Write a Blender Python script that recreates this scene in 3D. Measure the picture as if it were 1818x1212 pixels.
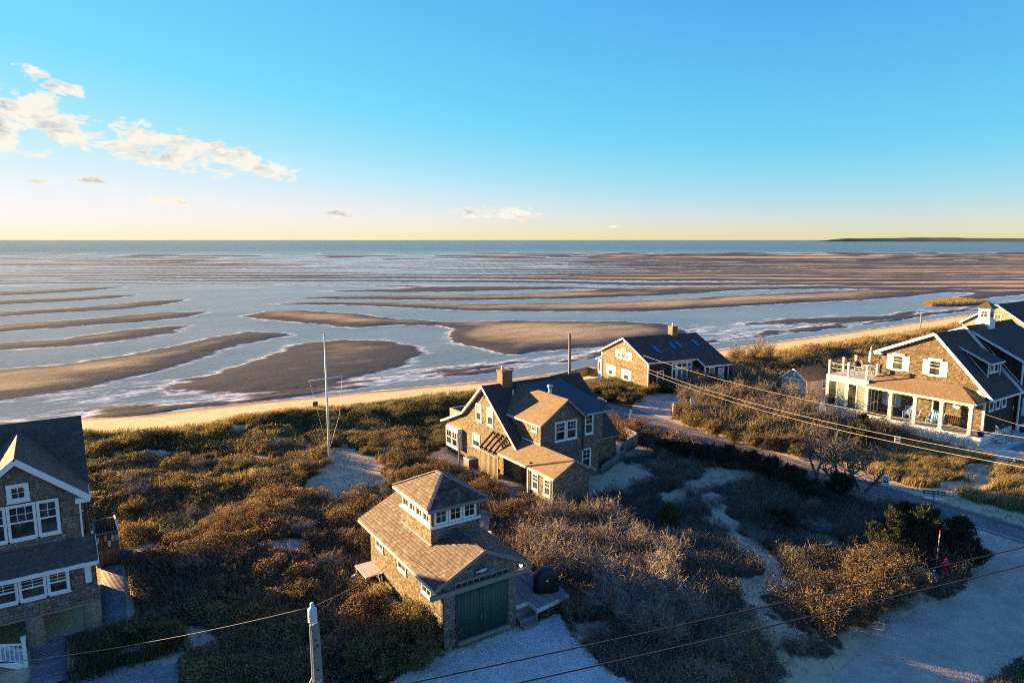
import bpy, bmesh, math, random
import numpy as np
from mathutils import Vector, Matrix

scene = bpy.context.scene
for ob in list(bpy.data.objects):
    bpy.data.objects.remove(ob, do_unlink=True)
COL = scene.collection
R = math.radians
rng = np.random.default_rng(7)
random.seed(7)

# ------------------------------------------------------------------ camera
# world axes: X runs along the shore, Y towards the sea, z = 0 at the ground by the boathouse
CAM_H, CAM_YAW, CAM_PITCH = 17.5, 34.0, 8.45
cam = bpy.data.objects.new('camera', bpy.data.cameras.new('camera'))
COL.objects.link(cam)
cam.location = (0, 0, CAM_H)
cam.rotation_euler = (R(90 - CAM_PITCH), 0, R(-CAM_YAW))
cam.data.lens, cam.data.sensor_width = 24.0, 36.0
cam.data.clip_start, cam.data.clip_end = 0.5, 90000
scene.camera = cam

# ------------------------------------------------------------------ sky and sun
SUN_AZ, SUN_EL = -30.0, 8.0           # degrees from +Y towards +X, and above the horizon
world = bpy.data.worlds.new('World')
scene.world = world
world.use_nodes = True
wn, wl = world.node_tree.nodes, world.node_tree.links
wn.clear()

def N(nodes, t, **kw):
    n = nodes.new(t)
    for k, v in kw.items():
        if k.startswith('i_'):
            n.inputs[int(k[2:])].default_value = v
        else:
            setattr(n, k, v)
    return n

sky = N(wn, 'ShaderNodeTexSky', sky_type='NISHITA', sun_disc=False)
sky.sun_elevation, sky.sun_rotation = R(SUN_EL), R(SUN_AZ)
sky.air_density, sky.dust_density, sky.ozone_density = 1.0, 0.0, 3.0
def M(op, a, b=None, c=None, clamp=False):
    n = N(wn, 'ShaderNodeMath', operation=op); n.use_clamp = clamp
    for i, v in enumerate((a, b, c)):
        if v is None: continue
        if isinstance(v, (int, float)): n.inputs[i].default_value = v
        else: wl.new(v, n.inputs[i])
    return n.outputs[0]
# film-like shoulder and colour of the photograph's processing, the same over the whole sky
SKY_GAIN = 1.66
ssep = N(wn, 'ShaderNodeSeparateColor'); wl.new(sky.outputs[0], ssep.inputs[0])
r_, g_, b_ = ssep.outputs[0], ssep.outputs[1], ssep.outputs[2]
def shoulder(x, k): return M('MULTIPLY', M('SUBTRACT', 1.0, M('EXPONENT', M('MULTIPLY', M('MAXIMUM', x, 0.0), -1.3*k))), SKY_GAIN*.785)
scol = N(wn, 'ShaderNodeCombineColor')
wl.new(shoulder(M('MAXIMUM', M('MULTIPLY', M('POWER', r_, 2.2), .072), M('MULTIPLY', r_, .12)), 1.0), scol.inputs[0])
wl.new(shoulder(M('SUBTRACT', g_, .30), .36), scol.inputs[1])
wl.new(shoulder(M('SUBTRACT', M('MULTIPLY', b_, 1.4), M('MULTIPLY', r_, .35)), .47), scol.inputs[2])

# clouds: broken cumulus far off over the sea, given by direction (azimuth and elevation)
tc = N(wn, 'ShaderNodeTexCoord')
sep = N(wn, 'ShaderNodeSeparateXYZ'); wl.new(tc.outputs['Generated'], sep.inputs[0])
az = M('ARCTAN2', sep.outputs[0], sep.outputs[1])          # radians from +Y towards +X
el = M('ARCSINE', sep.outputs[2])
def dirpx(px, py):
    x, y = (px - 909) / 1212, -(py - 606) / 1212
    th, yw = R(CAM_PITCH), R(CAM_YAW)
    f, u = math.cos(th) + y * math.sin(th), -math.sin(th) + y * math.cos(th)
    v = Vector((x * math.cos(yw) + f * math.sin(yw), -x * math.sin(yw) + f * math.cos(yw), u)).normalized()
    return math.atan2(v.x, v.y), math.asin(v.z)
comb = N(wn, 'ShaderNodeCombineXYZ')
wl.new(az, comb.inputs[0]); wl.new(M('MULTIPLY', el, 2.0), comb.inputs[1])
def noise(scale, detail, rough, off=(0, 0, 0), dist=0.0):
    m = N(wn, 'ShaderNodeVectorMath', operation='ADD'); wl.new(comb.outputs[0], m.inputs[0]); m.inputs[1].default_value = off
    n = N(wn, 'ShaderNodeTexNoise'); wl.new(m.outputs[0], n.inputs['Vector'])
    n.inputs['Scale'].default_value, n.inputs['Detail'].default_value = scale, detail
    n.inputs['Roughness'].default_value, n.inputs['Distortion'].default_value = rough, dist
    return n.outputs[0]
# each cloud bank: centre, half-length, half-height, tilt (its far end sinks to the horizon)
banks = [((60, 205), .085, .030, -.38, 1.0), ((8, 232), .050, .028, -.2, 1.0), ((330, 268), .13, .026, -.20, 1.0),
         ((455, 298), .065, .017, -.22, .95), ((185, 248), .075, .018, -.36, .85), ((100, 148), .040, .011, -.30, .9), ((155, 318), .035, .006, -.03, .75),
         ((90, 322), .055, .0065, 0, .62), ((320, 358), .045, .008, -.06, .75), ((595, 380), .026, .0065, -.02, 1.0), ((890, 378), .080, .010, -.08, .85),
         ((935, 386), .030, .005, 0, .9), ((505, 376), .022, .004, 0, .5), ((250, 386), .020, .003, 0, .5), ((1105, 402), .03, .003, 0, .45)]
tot = None
def ell(cx, cy, a, b, tilt):
    dx, dy = M('SUBTRACT', az, cx), M('SUBTRACT', el, cy)
    dy = M('SUBTRACT', dy, M('MULTIPLY', dx, tilt))
    q = M('ADD', M('POWER', M('ABSOLUTE', M('DIVIDE', dx, a)), 2.0), M('POWER', M('ABSOLUTE', M('DIVIDE', dy, b)), 2.0))
    return M('SUBTRACT', 1.0, q)
low = None
for (p, a, b, t, w) in banks:
    cx, cy = dirpx(*p)
    e = M('MULTIPLY', M('MAXIMUM', ell(cx, cy, a, b, t), -4.0), 1.0)
    e = M('ADD', e, w - 1.0)
    tot = e if tot is None else M('MAXIMUM', tot, e)
n1 = noise(24, 6, .66, dist=.4)
n2 = noise(24, 4, .66, off=(.010, -.020, 0), dist=.4)      # the same puffs, a step away from the sun
dens = M('ADD', M('MULTIPLY', tot, .70), M('MULTIPLY', M('SUBTRACT', n1, .54), 4.6))
alpha = M('MULTIPLY', M('ADD', dens, .05), 2.4, clamp=True)
n3 = noise(15, 4, .5, off=(3.1, 1.7, 0))
shade = M('MULTIPLY', M('ADD', M('MULTIPLY', M('SUBTRACT', n2, n1), 5.0), M('MULTIPLY', M('SUBTRACT', n3, .44), 5.5)), 1.0, clamp=True)
shade = M('MULTIPLY', shade, M('MULTIPLY', M('SUBTRACT', dens, .12), 1.5, clamp=True))
cmix = N(wn, 'ShaderNodeMix', data_type='RGBA'); wl.new(shade, cmix.inputs[0])
CLOUD_LIT, CLOUD_DARK = 1.30, 0.66
cmix.inputs[6].default_value = (CLOUD_LIT, CLOUD_LIT * .93, CLOUD_LIT * .80, 1)
cmix.inputs[7].default_value = (CLOUD_DARK * .95, CLOUD_DARK, CLOUD_DARK * 1.08, 1)
smix = N(wn, 'ShaderNodeMix', data_type='RGBA')
wl.new(M('MULTIPLY', alpha, .93), smix.inputs[0]); wl.new(scol.outputs[0], smix.inputs[6]); wl.new(cmix.outputs[2], smix.inputs[7])
bg = N(wn, 'ShaderNodeBackground'); bg.inputs['Strength'].default_value = 0.10
wl.new(smix.outputs[2], bg.inputs['Color'])
world.cycles.sampling_method = 'MANUAL'; world.cycles.sample_map_resolution = 512
wo = N(wn, 'ShaderNodeOutputWorld'); wl.new(bg.outputs[0], wo.inputs[0])

sun = bpy.data.objects.new('sun', bpy.data.lights.new('sun', 'SUN'))
COL.objects.link(sun)
sun.data.energy, sun.data.angle, sun.data.color = 3.75, R(0.5), (1.0, .63, .26)
sd = Vector((math.sin(R(SUN_AZ)) * math.cos(R(SUN_EL)), math.cos(R(SUN_AZ)) * math.cos(R(SUN_EL)), math.sin(R(SUN_EL))))
sun.rotation_euler = sd.to_track_quat('Z', 'Y').to_euler()
sun.location = (-60, 100, 60)

scene.view_settings.view_transform = 'Standard'
scene.view_settings.look = 'None'
scene.view_settings.gamma = 1.0
scene.view_settings.exposure = 2.95
scene.view_settings.use_curve_mapping = False
scene.render.engine = 'CYCLES'
scene.cycles.max_bounces = 5
scene.cycles.transparent_max_bounces = 6
scene.cycles.use_denoising = False
scene.cycles.filter_width = 1.0

# ------------------------------------------------------------------ helpers
def link(o):
    COL.objects.link(o); return o
def tag(o, label=None, cat=None, group=None, kind=None):
    if label: o['label'] = label
    if cat: o['category'] = cat
    if group: o['group'] = group
    if kind: o['kind'] = kind
    return o
def empty(name, loc, rz=0.0):
    o = bpy.data.objects.new(name, None); link(o)
    o.location = loc; o.rotation_euler = (0, 0, rz); o.empty_display_size = .3
    return o
def meshobj(name, verts, faces, mat, parent=None, smooth=False):
    me = bpy.data.meshes.new(name)
    me.from_pydata([tuple(v) for v in verts], [], faces)
    me.update()
    if mat is not None: me.materials.append(mat)
    if smooth: me.polygons.foreach_set('use_smooth', [True] * len(me.polygons))
    o = bpy.data.objects.new(name, me); link(o)
    if parent is not None: o.parent = parent
    return o
def npmesh(name, V, F, mat, parent=None, smooth=False, attrs=None):
    """V (n,3) float, F (m,k) int: fast mesh from arrays; attrs: name -> per-face float"""
    V = np.asarray(V, dtype=np.float32); F = np.asarray(F, dtype=np.int32)
    me = bpy.data.meshes.new(name)
    k = F.shape[1]
    me.vertices.add(len(V)); me.vertices.foreach_set('co', V.ravel())
    me.loops.add(F.size); me.loops.foreach_set('vertex_index', F.ravel())
    me.polygons.add(len(F))
    me.polygons.foreach_set('loop_start', np.arange(0, F.size, k, dtype=np.int32))
    me.polygons.foreach_set('loop_total', np.full(len(F), k, dtype=np.int32))
    if smooth: me.polygons.foreach_set('use_smooth', np.ones(len(F), dtype=bool))
    for nm, a in (attrs or {}).items():
        at = me.attributes.new(nm, 'FLOAT', 'FACE'); at.data.foreach_set('value', np.asarray(a, dtype=np.float32))
    me.update(calc_edges=True)
    if mat is not None: me.materials.append(mat)
    o = bpy.data.objects.new(name, me); link(o)
    if parent is not None: o.parent = parent
    return o

class MB:
    """collects boxes, prisms, tubes; build() links them as one mesh object"""
    def __init__(s): s.v, s.f = [], []
    def add(s, verts, faces):
        b = len(s.v); s.v += [tuple(v) for v in verts]; s.f += [tuple(b + i for i in f) for f in faces]; return s
    def box(s, x0, x1, y0, y1, z0, z1):
        return s.add([(x0,y0,z0),(x1,y0,z0),(x1,y1,z0),(x0,y1,z0),(x0,y0,z1),(x1,y0,z1),(x1,y1,z1),(x0,y1,z1)],
                     [(0,3,2,1),(4,5,6,7),(0,1,5,4),(1,2,6,5),(2,3,7,6),(3,0,4,7)])
    def hexa(s, bot, top):
        n = len(bot); s.add(list(bot) + list(top), [tuple(range(n))[::-1], tuple(range(n, 2*n))] + [(i, (i+1) % n, n + (i+1) % n, n + i) for i in range(n)]); return s
    def slab(s, poly, nrm, t):
        """polygon of 3D points thickened by t against nrm"""
        n = Vector(nrm).normalized()
        top = [Vector(p) for p in poly]; bot = [p - n * t for p in top]
        k = len(top)
        return s.add(top + bot, [tuple(range(k)), tuple(range(k, 2*k))[::-1]] + [(i, k + i, k + (i+1) % k, (i+1) % k) for i in range(k)])
    def bar(s, a, b, w, h=None, up=(0, 0, 1)):
        h = h or w; a, b = Vector(a), Vector(b); d = (b - a).normalized(); u = Vector(up)
        if abs(d.dot(u)) > .98: u = Vector((1, 0, 0))
        r = d.cross(u).normalized(); u = r.cross(d).normalized()
        q = [(-1,-1),(1,-1),(1,1),(-1,1)]
        A = [a + r*(x*w/2) + u*(y*h/2) for x, y in q]; B = [b + r*(x*w/2) + u*(y*h/2) for x, y in q]
        return s.hexa(A, B)
    def tube(s, pts, rad, seg=8, cap=True):
        pts = [Vector(p) for p in pts]; n = len(pts); rad = rad if isinstance(rad, (list, tuple)) else [rad]*n
        rings = []
        ref = None
        for i, p in enumerate(pts):
            d = (pts[min(i+1, n-1)] - pts[max(i-1, 0)]).normalized()
            if ref is None: ref = d.orthogonal().normalized()
            ref = (ref - d * ref.dot(d)).normalized() if (ref - d*ref.dot(d)).length > 1e-4 else d.orthogonal().normalized()
            bn = d.cross(ref)
            rings.append([p + (ref*math.cos(2*math.pi*k/seg) + bn*math.sin(2*math.pi*k/seg))*rad[i] for k in range(seg)])
        v = [q for r_ in rings for q in r_]; f = []
        for i in range(n-1):
            for k in range(seg): f.append((i*seg+k, i*seg+(k+1)%seg, (i+1)*seg+(k+1)%seg, (i+1)*seg+k))
        if cap: f += [tuple(range(seg))[::-1], tuple(range((n-1)*seg, n*seg))]
        return s.add(v, f)
    def lathe(s, prof, c=(0,0,0), seg=14):
        v, f = [], []
        for r_, z in prof: v += [(c[0]+r_*math.cos(2*math.pi*k/seg), c[1]+r_*math.sin(2*math.pi*k/seg), c[2]+z) for k in range(seg)]
        n = len(prof)
        for i in range(n-1):
            for k in range(seg): f.append((i*seg+k, i*seg+(k+1)%seg, (i+1)*seg+(k+1)%seg, (i+1)*seg+k))
        f += [tuple(range(seg))[::-1], tuple(range((n-1)*seg, n*seg))]
        return s.add(v, f)
    def build(s, name, mat, parent=None, smooth=False, bevel=0):
        o = meshobj(name, s.v, s.f, mat, parent, smooth)
        if bevel:
            m = o.modifiers.new('bevel', 'BEVEL'); m.width = bevel; m.segments = 1; m.limit_method = 'ANGLE'
        return o

# value noise for geometry
_H = rng.random((256, 256)).astype(np.float32)
def vnoise(x, y):
    xi, yi = np.floor(x).astype(int), np.floor(y).astype(int); fx, fy = x - xi, y - yi
    fx, fy = fx*fx*(3-2*fx), fy*fy*(3-2*fy)
    g = lambda a, b: _H[a & 255, b & 255]
    return (g(xi,yi)*(1-fx)+g(xi+1,yi)*fx)*(1-fy) + (g(xi,yi+1)*(1-fx)+g(xi+1,yi+1)*fx)*fy
def fbm(x, y, o=4, gain=.5):
    s, a, t = 0, 1.0, 0
    for i in range(o):
        s = s + a * vnoise(x * 2**i + 17.3*i, y * 2**i + 5.9*i); t += a; a *= gain
    return s / t
def sstep(a, b, x):
    t = np.clip((x - a) / (b - a), 0, 1); return t*t*(3-2*t)

# ------------------------------------------------------------------ materials
MATS = {}
def newmat(name):
    m = bpy.data.materials.new(name); m.use_nodes = True; m.node_tree.nodes.clear()
    n = m.node_tree.nodes; o = N(n, 'ShaderNodeOutputMaterial'); b = N(n, 'ShaderNodeBsdfPrincipled')
    m.node_tree.links.new(b.outputs[0], o.inputs[0]); MATS[name] = m
    return m, n, m.node_tree.links, b
def ramp(nodes, stops):
    r = N(nodes, 'ShaderNodeValToRGB'); e = r.color_ramp.elements
    while len(e) < len(stops): e.new(.5)
    for k, (p, c) in enumerate(stops): e[k].position = p; e[k].color = (*c, 1)
    return r
def simple(name, col, rough=.6, var=.12, scale=6.0, metal=0.0, bump=0.0, spec=None, stretch=(1, 1, 1)):
    """plain colour with fine procedural mottling in object space"""
    m, n, l, b = newmat(name)
    t = N(n, 'ShaderNodeTexCoord'); mp = N(n, 'ShaderNodeMapping'); mp.inputs['Scale'].default_value = stretch
    l.new(t.outputs['Object'], mp.inputs[0])
    nz = N(n, 'ShaderNodeTexNoise'); nz.inputs['Scale'].default_value = scale; nz.inputs['Detail'].default_value = 5
    l.new(mp.outputs[0], nz.inputs['Vector'])
    r = ramp(n, [(.3, tuple(c*(1-var) for c in col)), (.7, tuple(min(1, c*(1+var)) for c in col))])
    l.new(nz.outputs[0], r.inputs[0]); l.new(r.outputs[0], b.inputs['Base Color'])
    b.inputs['Roughness'].default_value = rough; b.inputs['Metallic'].default_value = metal
    if spec is not None: b.inputs['Specular IOR Level'].default_value = spec
    if bump:
        bp = N(n, 'ShaderNodeBump'); bp.inputs['Strength'].default_value = bump; bp.inputs['Distance'].default_value = .02
        l.new(nz.outputs[0], bp.inputs['Height']); l.new(bp.outputs[0], b.inputs['Normal'])
    return m
def toned(name, cols, rough=.85, nscale=9.0, namt=.25, bump=0.0, translucent=0.0, attr='tone', spec=None):
    """colour picked per piece from a ramp by the face attribute 'tone', plus fine noise"""
    m, n, l, b = newmat(name)
    a = N(n, 'ShaderNodeAttribute', attribute_name=attr)
    r = ramp(n, [(i / (len(cols)-1), c) for i, c in enumerate(cols)])
    l.new(a.outputs['Fac'], r.inputs[0])
    t = N(n, 'ShaderNodeTexCoord'); nz = N(n, 'ShaderNodeTexNoise'); nz.inputs['Scale'].default_value = nscale; nz.inputs['Detail'].default_value = 4
    l.new(t.outputs['Object'], nz.inputs['Vector'])
    mr = N(n, 'ShaderNodeMapRange'); mr.inputs[1].default_value, mr.inputs[2].default_value = .3, .7
    mr.inputs[3].default_value, mr.inputs[4].default_value = 1-namt, 1+namt
    l.new(nz.outputs[0], mr.inputs[0])
    mx = N(n, 'ShaderNodeVectorMath', operation='SCALE'); l.new(r.outputs[0], mx.inputs[0]); l.new(mr.outputs[0], mx.inputs['Scale'])
    l.new(mx.outputs[0], b.inputs['Base Color']); b.inputs['Roughness'].default_value = rough
    if spec is not None: b.inputs['Specular IOR Level'].default_value = spec
    if translucent:
        tr = N(n, 'ShaderNodeBsdfTranslucent'); l.new(mx.outputs[0], tr.inputs[0])
        ms = N(n, 'ShaderNodeMixShader'); ms.inputs[0].default_value = translucent
        l.new(b.outputs[0], ms.inputs[1]); l.new(tr.outputs[0], ms.inputs[2])
        o = [x for x in n if x.type == 'OUTPUT_MATERIAL'][0]; l.new(ms.outputs[0], o.inputs[0])
    return m
# ------------------------------------------------------------------ ground
FLAT = [(11.0, 17.8, 20.0, 33.5), (24.0, 38.5, 33.0, 50.5), (54.0, 72.0, 51.0, 67.0), (61.0, 100.0, 20.0, 42.0), (-22.0, 2.6, 29.0, 48.0),
        (45.0, 50.0, -40.0, 56.0), (20.0, 60.0, -12.0, 14.2), (66.0, 74.0, 42.0, 48.0), (48.0, 55.0, 46.0, 55.0), (135.0, 170.0, 40.0, 58.0)]
EDGE_X = [-400, 1.6, 8, 18, 24, 30, 36, 45, 53, 66, 82, 138, 188, 600]
EDGE_Y = [74, 71.3, 69.0, 68.8, 67.5, 66.5, 65.8, 64.0, 62.5, 63.0, 63.7, 63.6, 65.0, 76]
def edge(x): return np.interp(x, EDGE_X, EDGE_Y)
def ground(x, y):
    x, y = np.asarray(x, dtype=float), np.asarray(y, dtype=float)
    m = np.ones_like(x + y)
    for (a, b, c, d) in FLAT:
        dd = np.maximum(np.maximum(a - x, x - b), np.maximum(c - y, y - d))
        m = np.minimum(m, sstep(0.0, 3.0, dd))
    e = edge(x)
    bumps = (fbm(x/8.0 + 3, y/8.0 + 9, 3) - .45) * 1.3 + (fbm(x/2.2, y/2.2 + 4, 2) - .5) * .35
    bumps = bumps * (1 - sstep(-2.0, 1.5, y - e)) + .55 * np.exp(-((y - e + 4.5) / 3.2) ** 2)
    beach = -1.75 * np.clip((y - e) / 19.0, 0, 1.6) - .25 * sstep(0, 3, y - e)
    ripple = .04 * (fbm(x/3.0, y/1.2, 2) - .5) * sstep(0, 2, y - e)
    return bumps * m + beach + ripple
def gz(x, y): return float(ground(x, y))

def inpoly(x, y, poly):
    x, y = np.asarray(x), np.asarray(y); c = np.zeros(np.broadcast(x, y).shape, bool); n = len(poly)
    for i in range(n):
        x0, y0 = poly[i]; x1, y1 = poly[(i+1) % n]
        if y0 == y1: continue
        t = ((y0 > y) != (y1 > y)) & (x < (x1-x0)*(y-y0)/(y1-y0) + x0)
        c ^= t
    return c
def dseg(x, y, a, b):
    ax, ay = a; bx, by = b; dx, dy = bx-ax, by-ay; t = np.clip(((x-ax)*dx+(y-ay)*dy)/(dx*dx+dy*dy+1e-9), 0, 1)
    return np.hypot(x-ax-t*dx, y-ay-t*dy)
def dpoly(x, y, poly, closed=True):
    d = np.full(np.broadcast(x, y).shape, 1e9); n = len(poly)
    for i in range(n if closed else n-1): d = np.minimum(d, dseg(x, y, poly[i], poly[(i+1) % n]))
    return d
def sdf(x, y, poly): return np.where(inpoly(x, y, poly), 1, -1) * dpoly(x, y, poly)

DRIVE = [(9.0, 23.4), (12.2, 23.9), (18.5, 23.6), (18.0, 22.0), (17.6, 19.0), (18.5, 14.0), (9.5, 14.0), (8.0, 19.0)]
GRAVEL = [(-6, 30.6), (-.2, 30.6), (1.6, 30.5), (3.0, 29.7), (2.8, 27.5), (4.0, 14.0), (-8, 14.0)]
SANDROAD = [(5, 13.6), (20, 13.4), (24.4, 13.6), (27.3, 14.1), (31.6, 14.4), (36, 13.9), (38.6, 14.3), (41.0, 15.2), (43.0, 16.6), (45.9, 20.0), (45.9, 2.0), (41, 7.0), (36.5, 9.0), (32.5, 10.2), (29, 10.3), (5, 9.5)]
H3DRIVE = [(48.4, 50.4), (50.0, 51.2), (53.6, 54.4), (56.4, 54.6), (58.5, 53.2), (57.0, 50.0), (53.5, 47.8), (50.4, 46.0), (48.5, 45.2)]
RHYARD = [(62.6, 21.0), (62.8, 27.0), (63.2, 33.5), (61.4, 37.5), (64.2, 41.5), (68.5, 42.8), (72.5, 44.0), (74.0, 40.0), (92, 40), (92, 20.0)]
PATIO_BRICK = [(24.9, 49.2), (26.7, 49.2), (26.7, 42.8), (25.6, 42.6), (24.4, 44.6), (23.9, 47.0)]
ROAD = [(45.75, -40), (45.75, 50.5), (46.1, 54.5), (48.8, 55.5), (49.6, 50.0), (48.9, 45.0), (48.6, 38.0), (48.6, -40)]
LHUNDER = [(-14, 31.4), (1.9, 31.6), (2.0, 41.0), (-14, 46.0)]
SANDS = [([(13.6, 46.0), (15.0, 43.2), (18.6, 44.2), (20.7, 47.5), (19.8, 53.4), (17.4, 53.6), (16.2, 50.0)], 1.0),
         ([(40.0, 33.2), (43.4, 31.0), (42.6, 29.6), (40.0, 30.6), (38.6, 31.8)], 1.0), ([(52.5, 24.0), (55.5, 21.0), (54.0, 15.0), (50.0, 16.0), (50.0, 22.0)], .6)]
PATHS = [([(40.5, 31.6), (37.2, 31.6), (34.6, 31.0)], .9), ([(36.6, 30.0), (34.8, 27.6), (33.3, 25.3), (32.4, 22.8), (31.0, 20.6)], .75), ([(30.2, 19.4), (28.6, 20.4), (27.4, 19.6), (25.6, 17.4), (24.6, 16.2), (24.2, 14.5)], .7),
         ([(5.6, 62.0), (8.0, 60.4), (10.5, 57.2), (13.0, 55.0)], .8), ([(48.9, 45), (49.3, 38), (49.3, 30), (49.6, 16), (50, 0)], .9), ([(45.3, 36), (45.3, 20)], .3), ([(34.5, 14.6), (31.6, 14.7), (28, 14.4), (24, 14.0)], .7), ([(50, 21), (54, 20.5), (58, 21.5), (62, 21.5)], .9)]
HOUSES = [(12.3, 16.6, 23.4, 31.8), (26.2, 36.5, 34.3, 50.0), (-20, 1.0, 33.5, 47.0), (64.2, 90, 24.0, 39.4), (66.5, 73, 42.5, 47.0), (37.0, 41.8, 39.0, 45.0), (16.4, 19.6, 24.2, 33.0), (139, 165, 44, 56)]
def veg(x, y):
    """how thickly the ground is overgrown, 0 bare sand .. 1 thicket"""
    x, y = np.asarray(x, float), np.asarray(y, float)
    n = fbm(x/3.1 + 31, y/3.1 + 7, 4); n2 = fbm(x/.9 + 11, y/.9, 3)
    v = sstep(.20, .42, n + .25*(n2-.5))
    v = v * (1 - sstep(-.6, .5, y - edge(x) + 1.2*(n2-.5)))
    for poly, k in SANDS: v = v * (1 - k*sstep(-.9, .5, sdf(x, y, poly) + 2.6*(n2-.5)))
    for pts, w in PATHS: v = v * (1 - sstep(.45, -.35, dpoly(x, y, pts, False) - w + 2.2*(n2-.5)))
    for poly in (DRIVE, GRAVEL, SANDROAD, H3DRIVE, RHYARD, PATIO_BRICK, ROAD, LHUNDER): v = v * (1 - sstep(-.35, .15, sdf(x, y, poly) + .5*(n2-.5)))
    for (a, b, c, d) in HOUSES:
        dd = np.maximum(np.maximum(a - x, x - b), np.maximum(c - y, y - d)); v = v * sstep(-.1, .25, dd)
    return np.clip(v, 0, 1)

def grid_coords(segs):
    out = []
    for a, b, st in segs: out += list(np.arange(a, b - 1e-6, st))
    return np.array(out + [segs[-1][1]])
def sheet(name, xs, ys, zf, mat, attrs=None, keep=None, smooth=True):
    X, Y = np.meshgrid(xs, ys); Z = zf(X, Y)
    V = np.stack([X, Y, Z], -1).reshape(-1, 3); nx, ny = len(xs), len(ys)
    i = np.arange(nx*ny).reshape(ny, nx)
    F = np.stack([i[:-1,:-1], i[:-1,1:], i[1:,1:], i[1:,:-1]], -1).reshape(-1, 4)
    if keep is not None:
        cx, cy = V[F].mean(1)[:, 0], V[F].mean(1)[:, 1]; F = F[keep(cx, cy)]
        u, inv = np.unique(F, return_inverse=True); V = V[u]; F = inv.reshape(-1, 4)
    o = npmesh(name, V, F, mat, smooth=smooth)
    for nm, fn in (attrs or {}).items():
        at = o.data.attributes.new(nm, 'FLOAT', 'POINT'); at.data.foreach_set('value', fn(V[:, 0], V[:, 1]).astype(np.float32))
    return o

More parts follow.
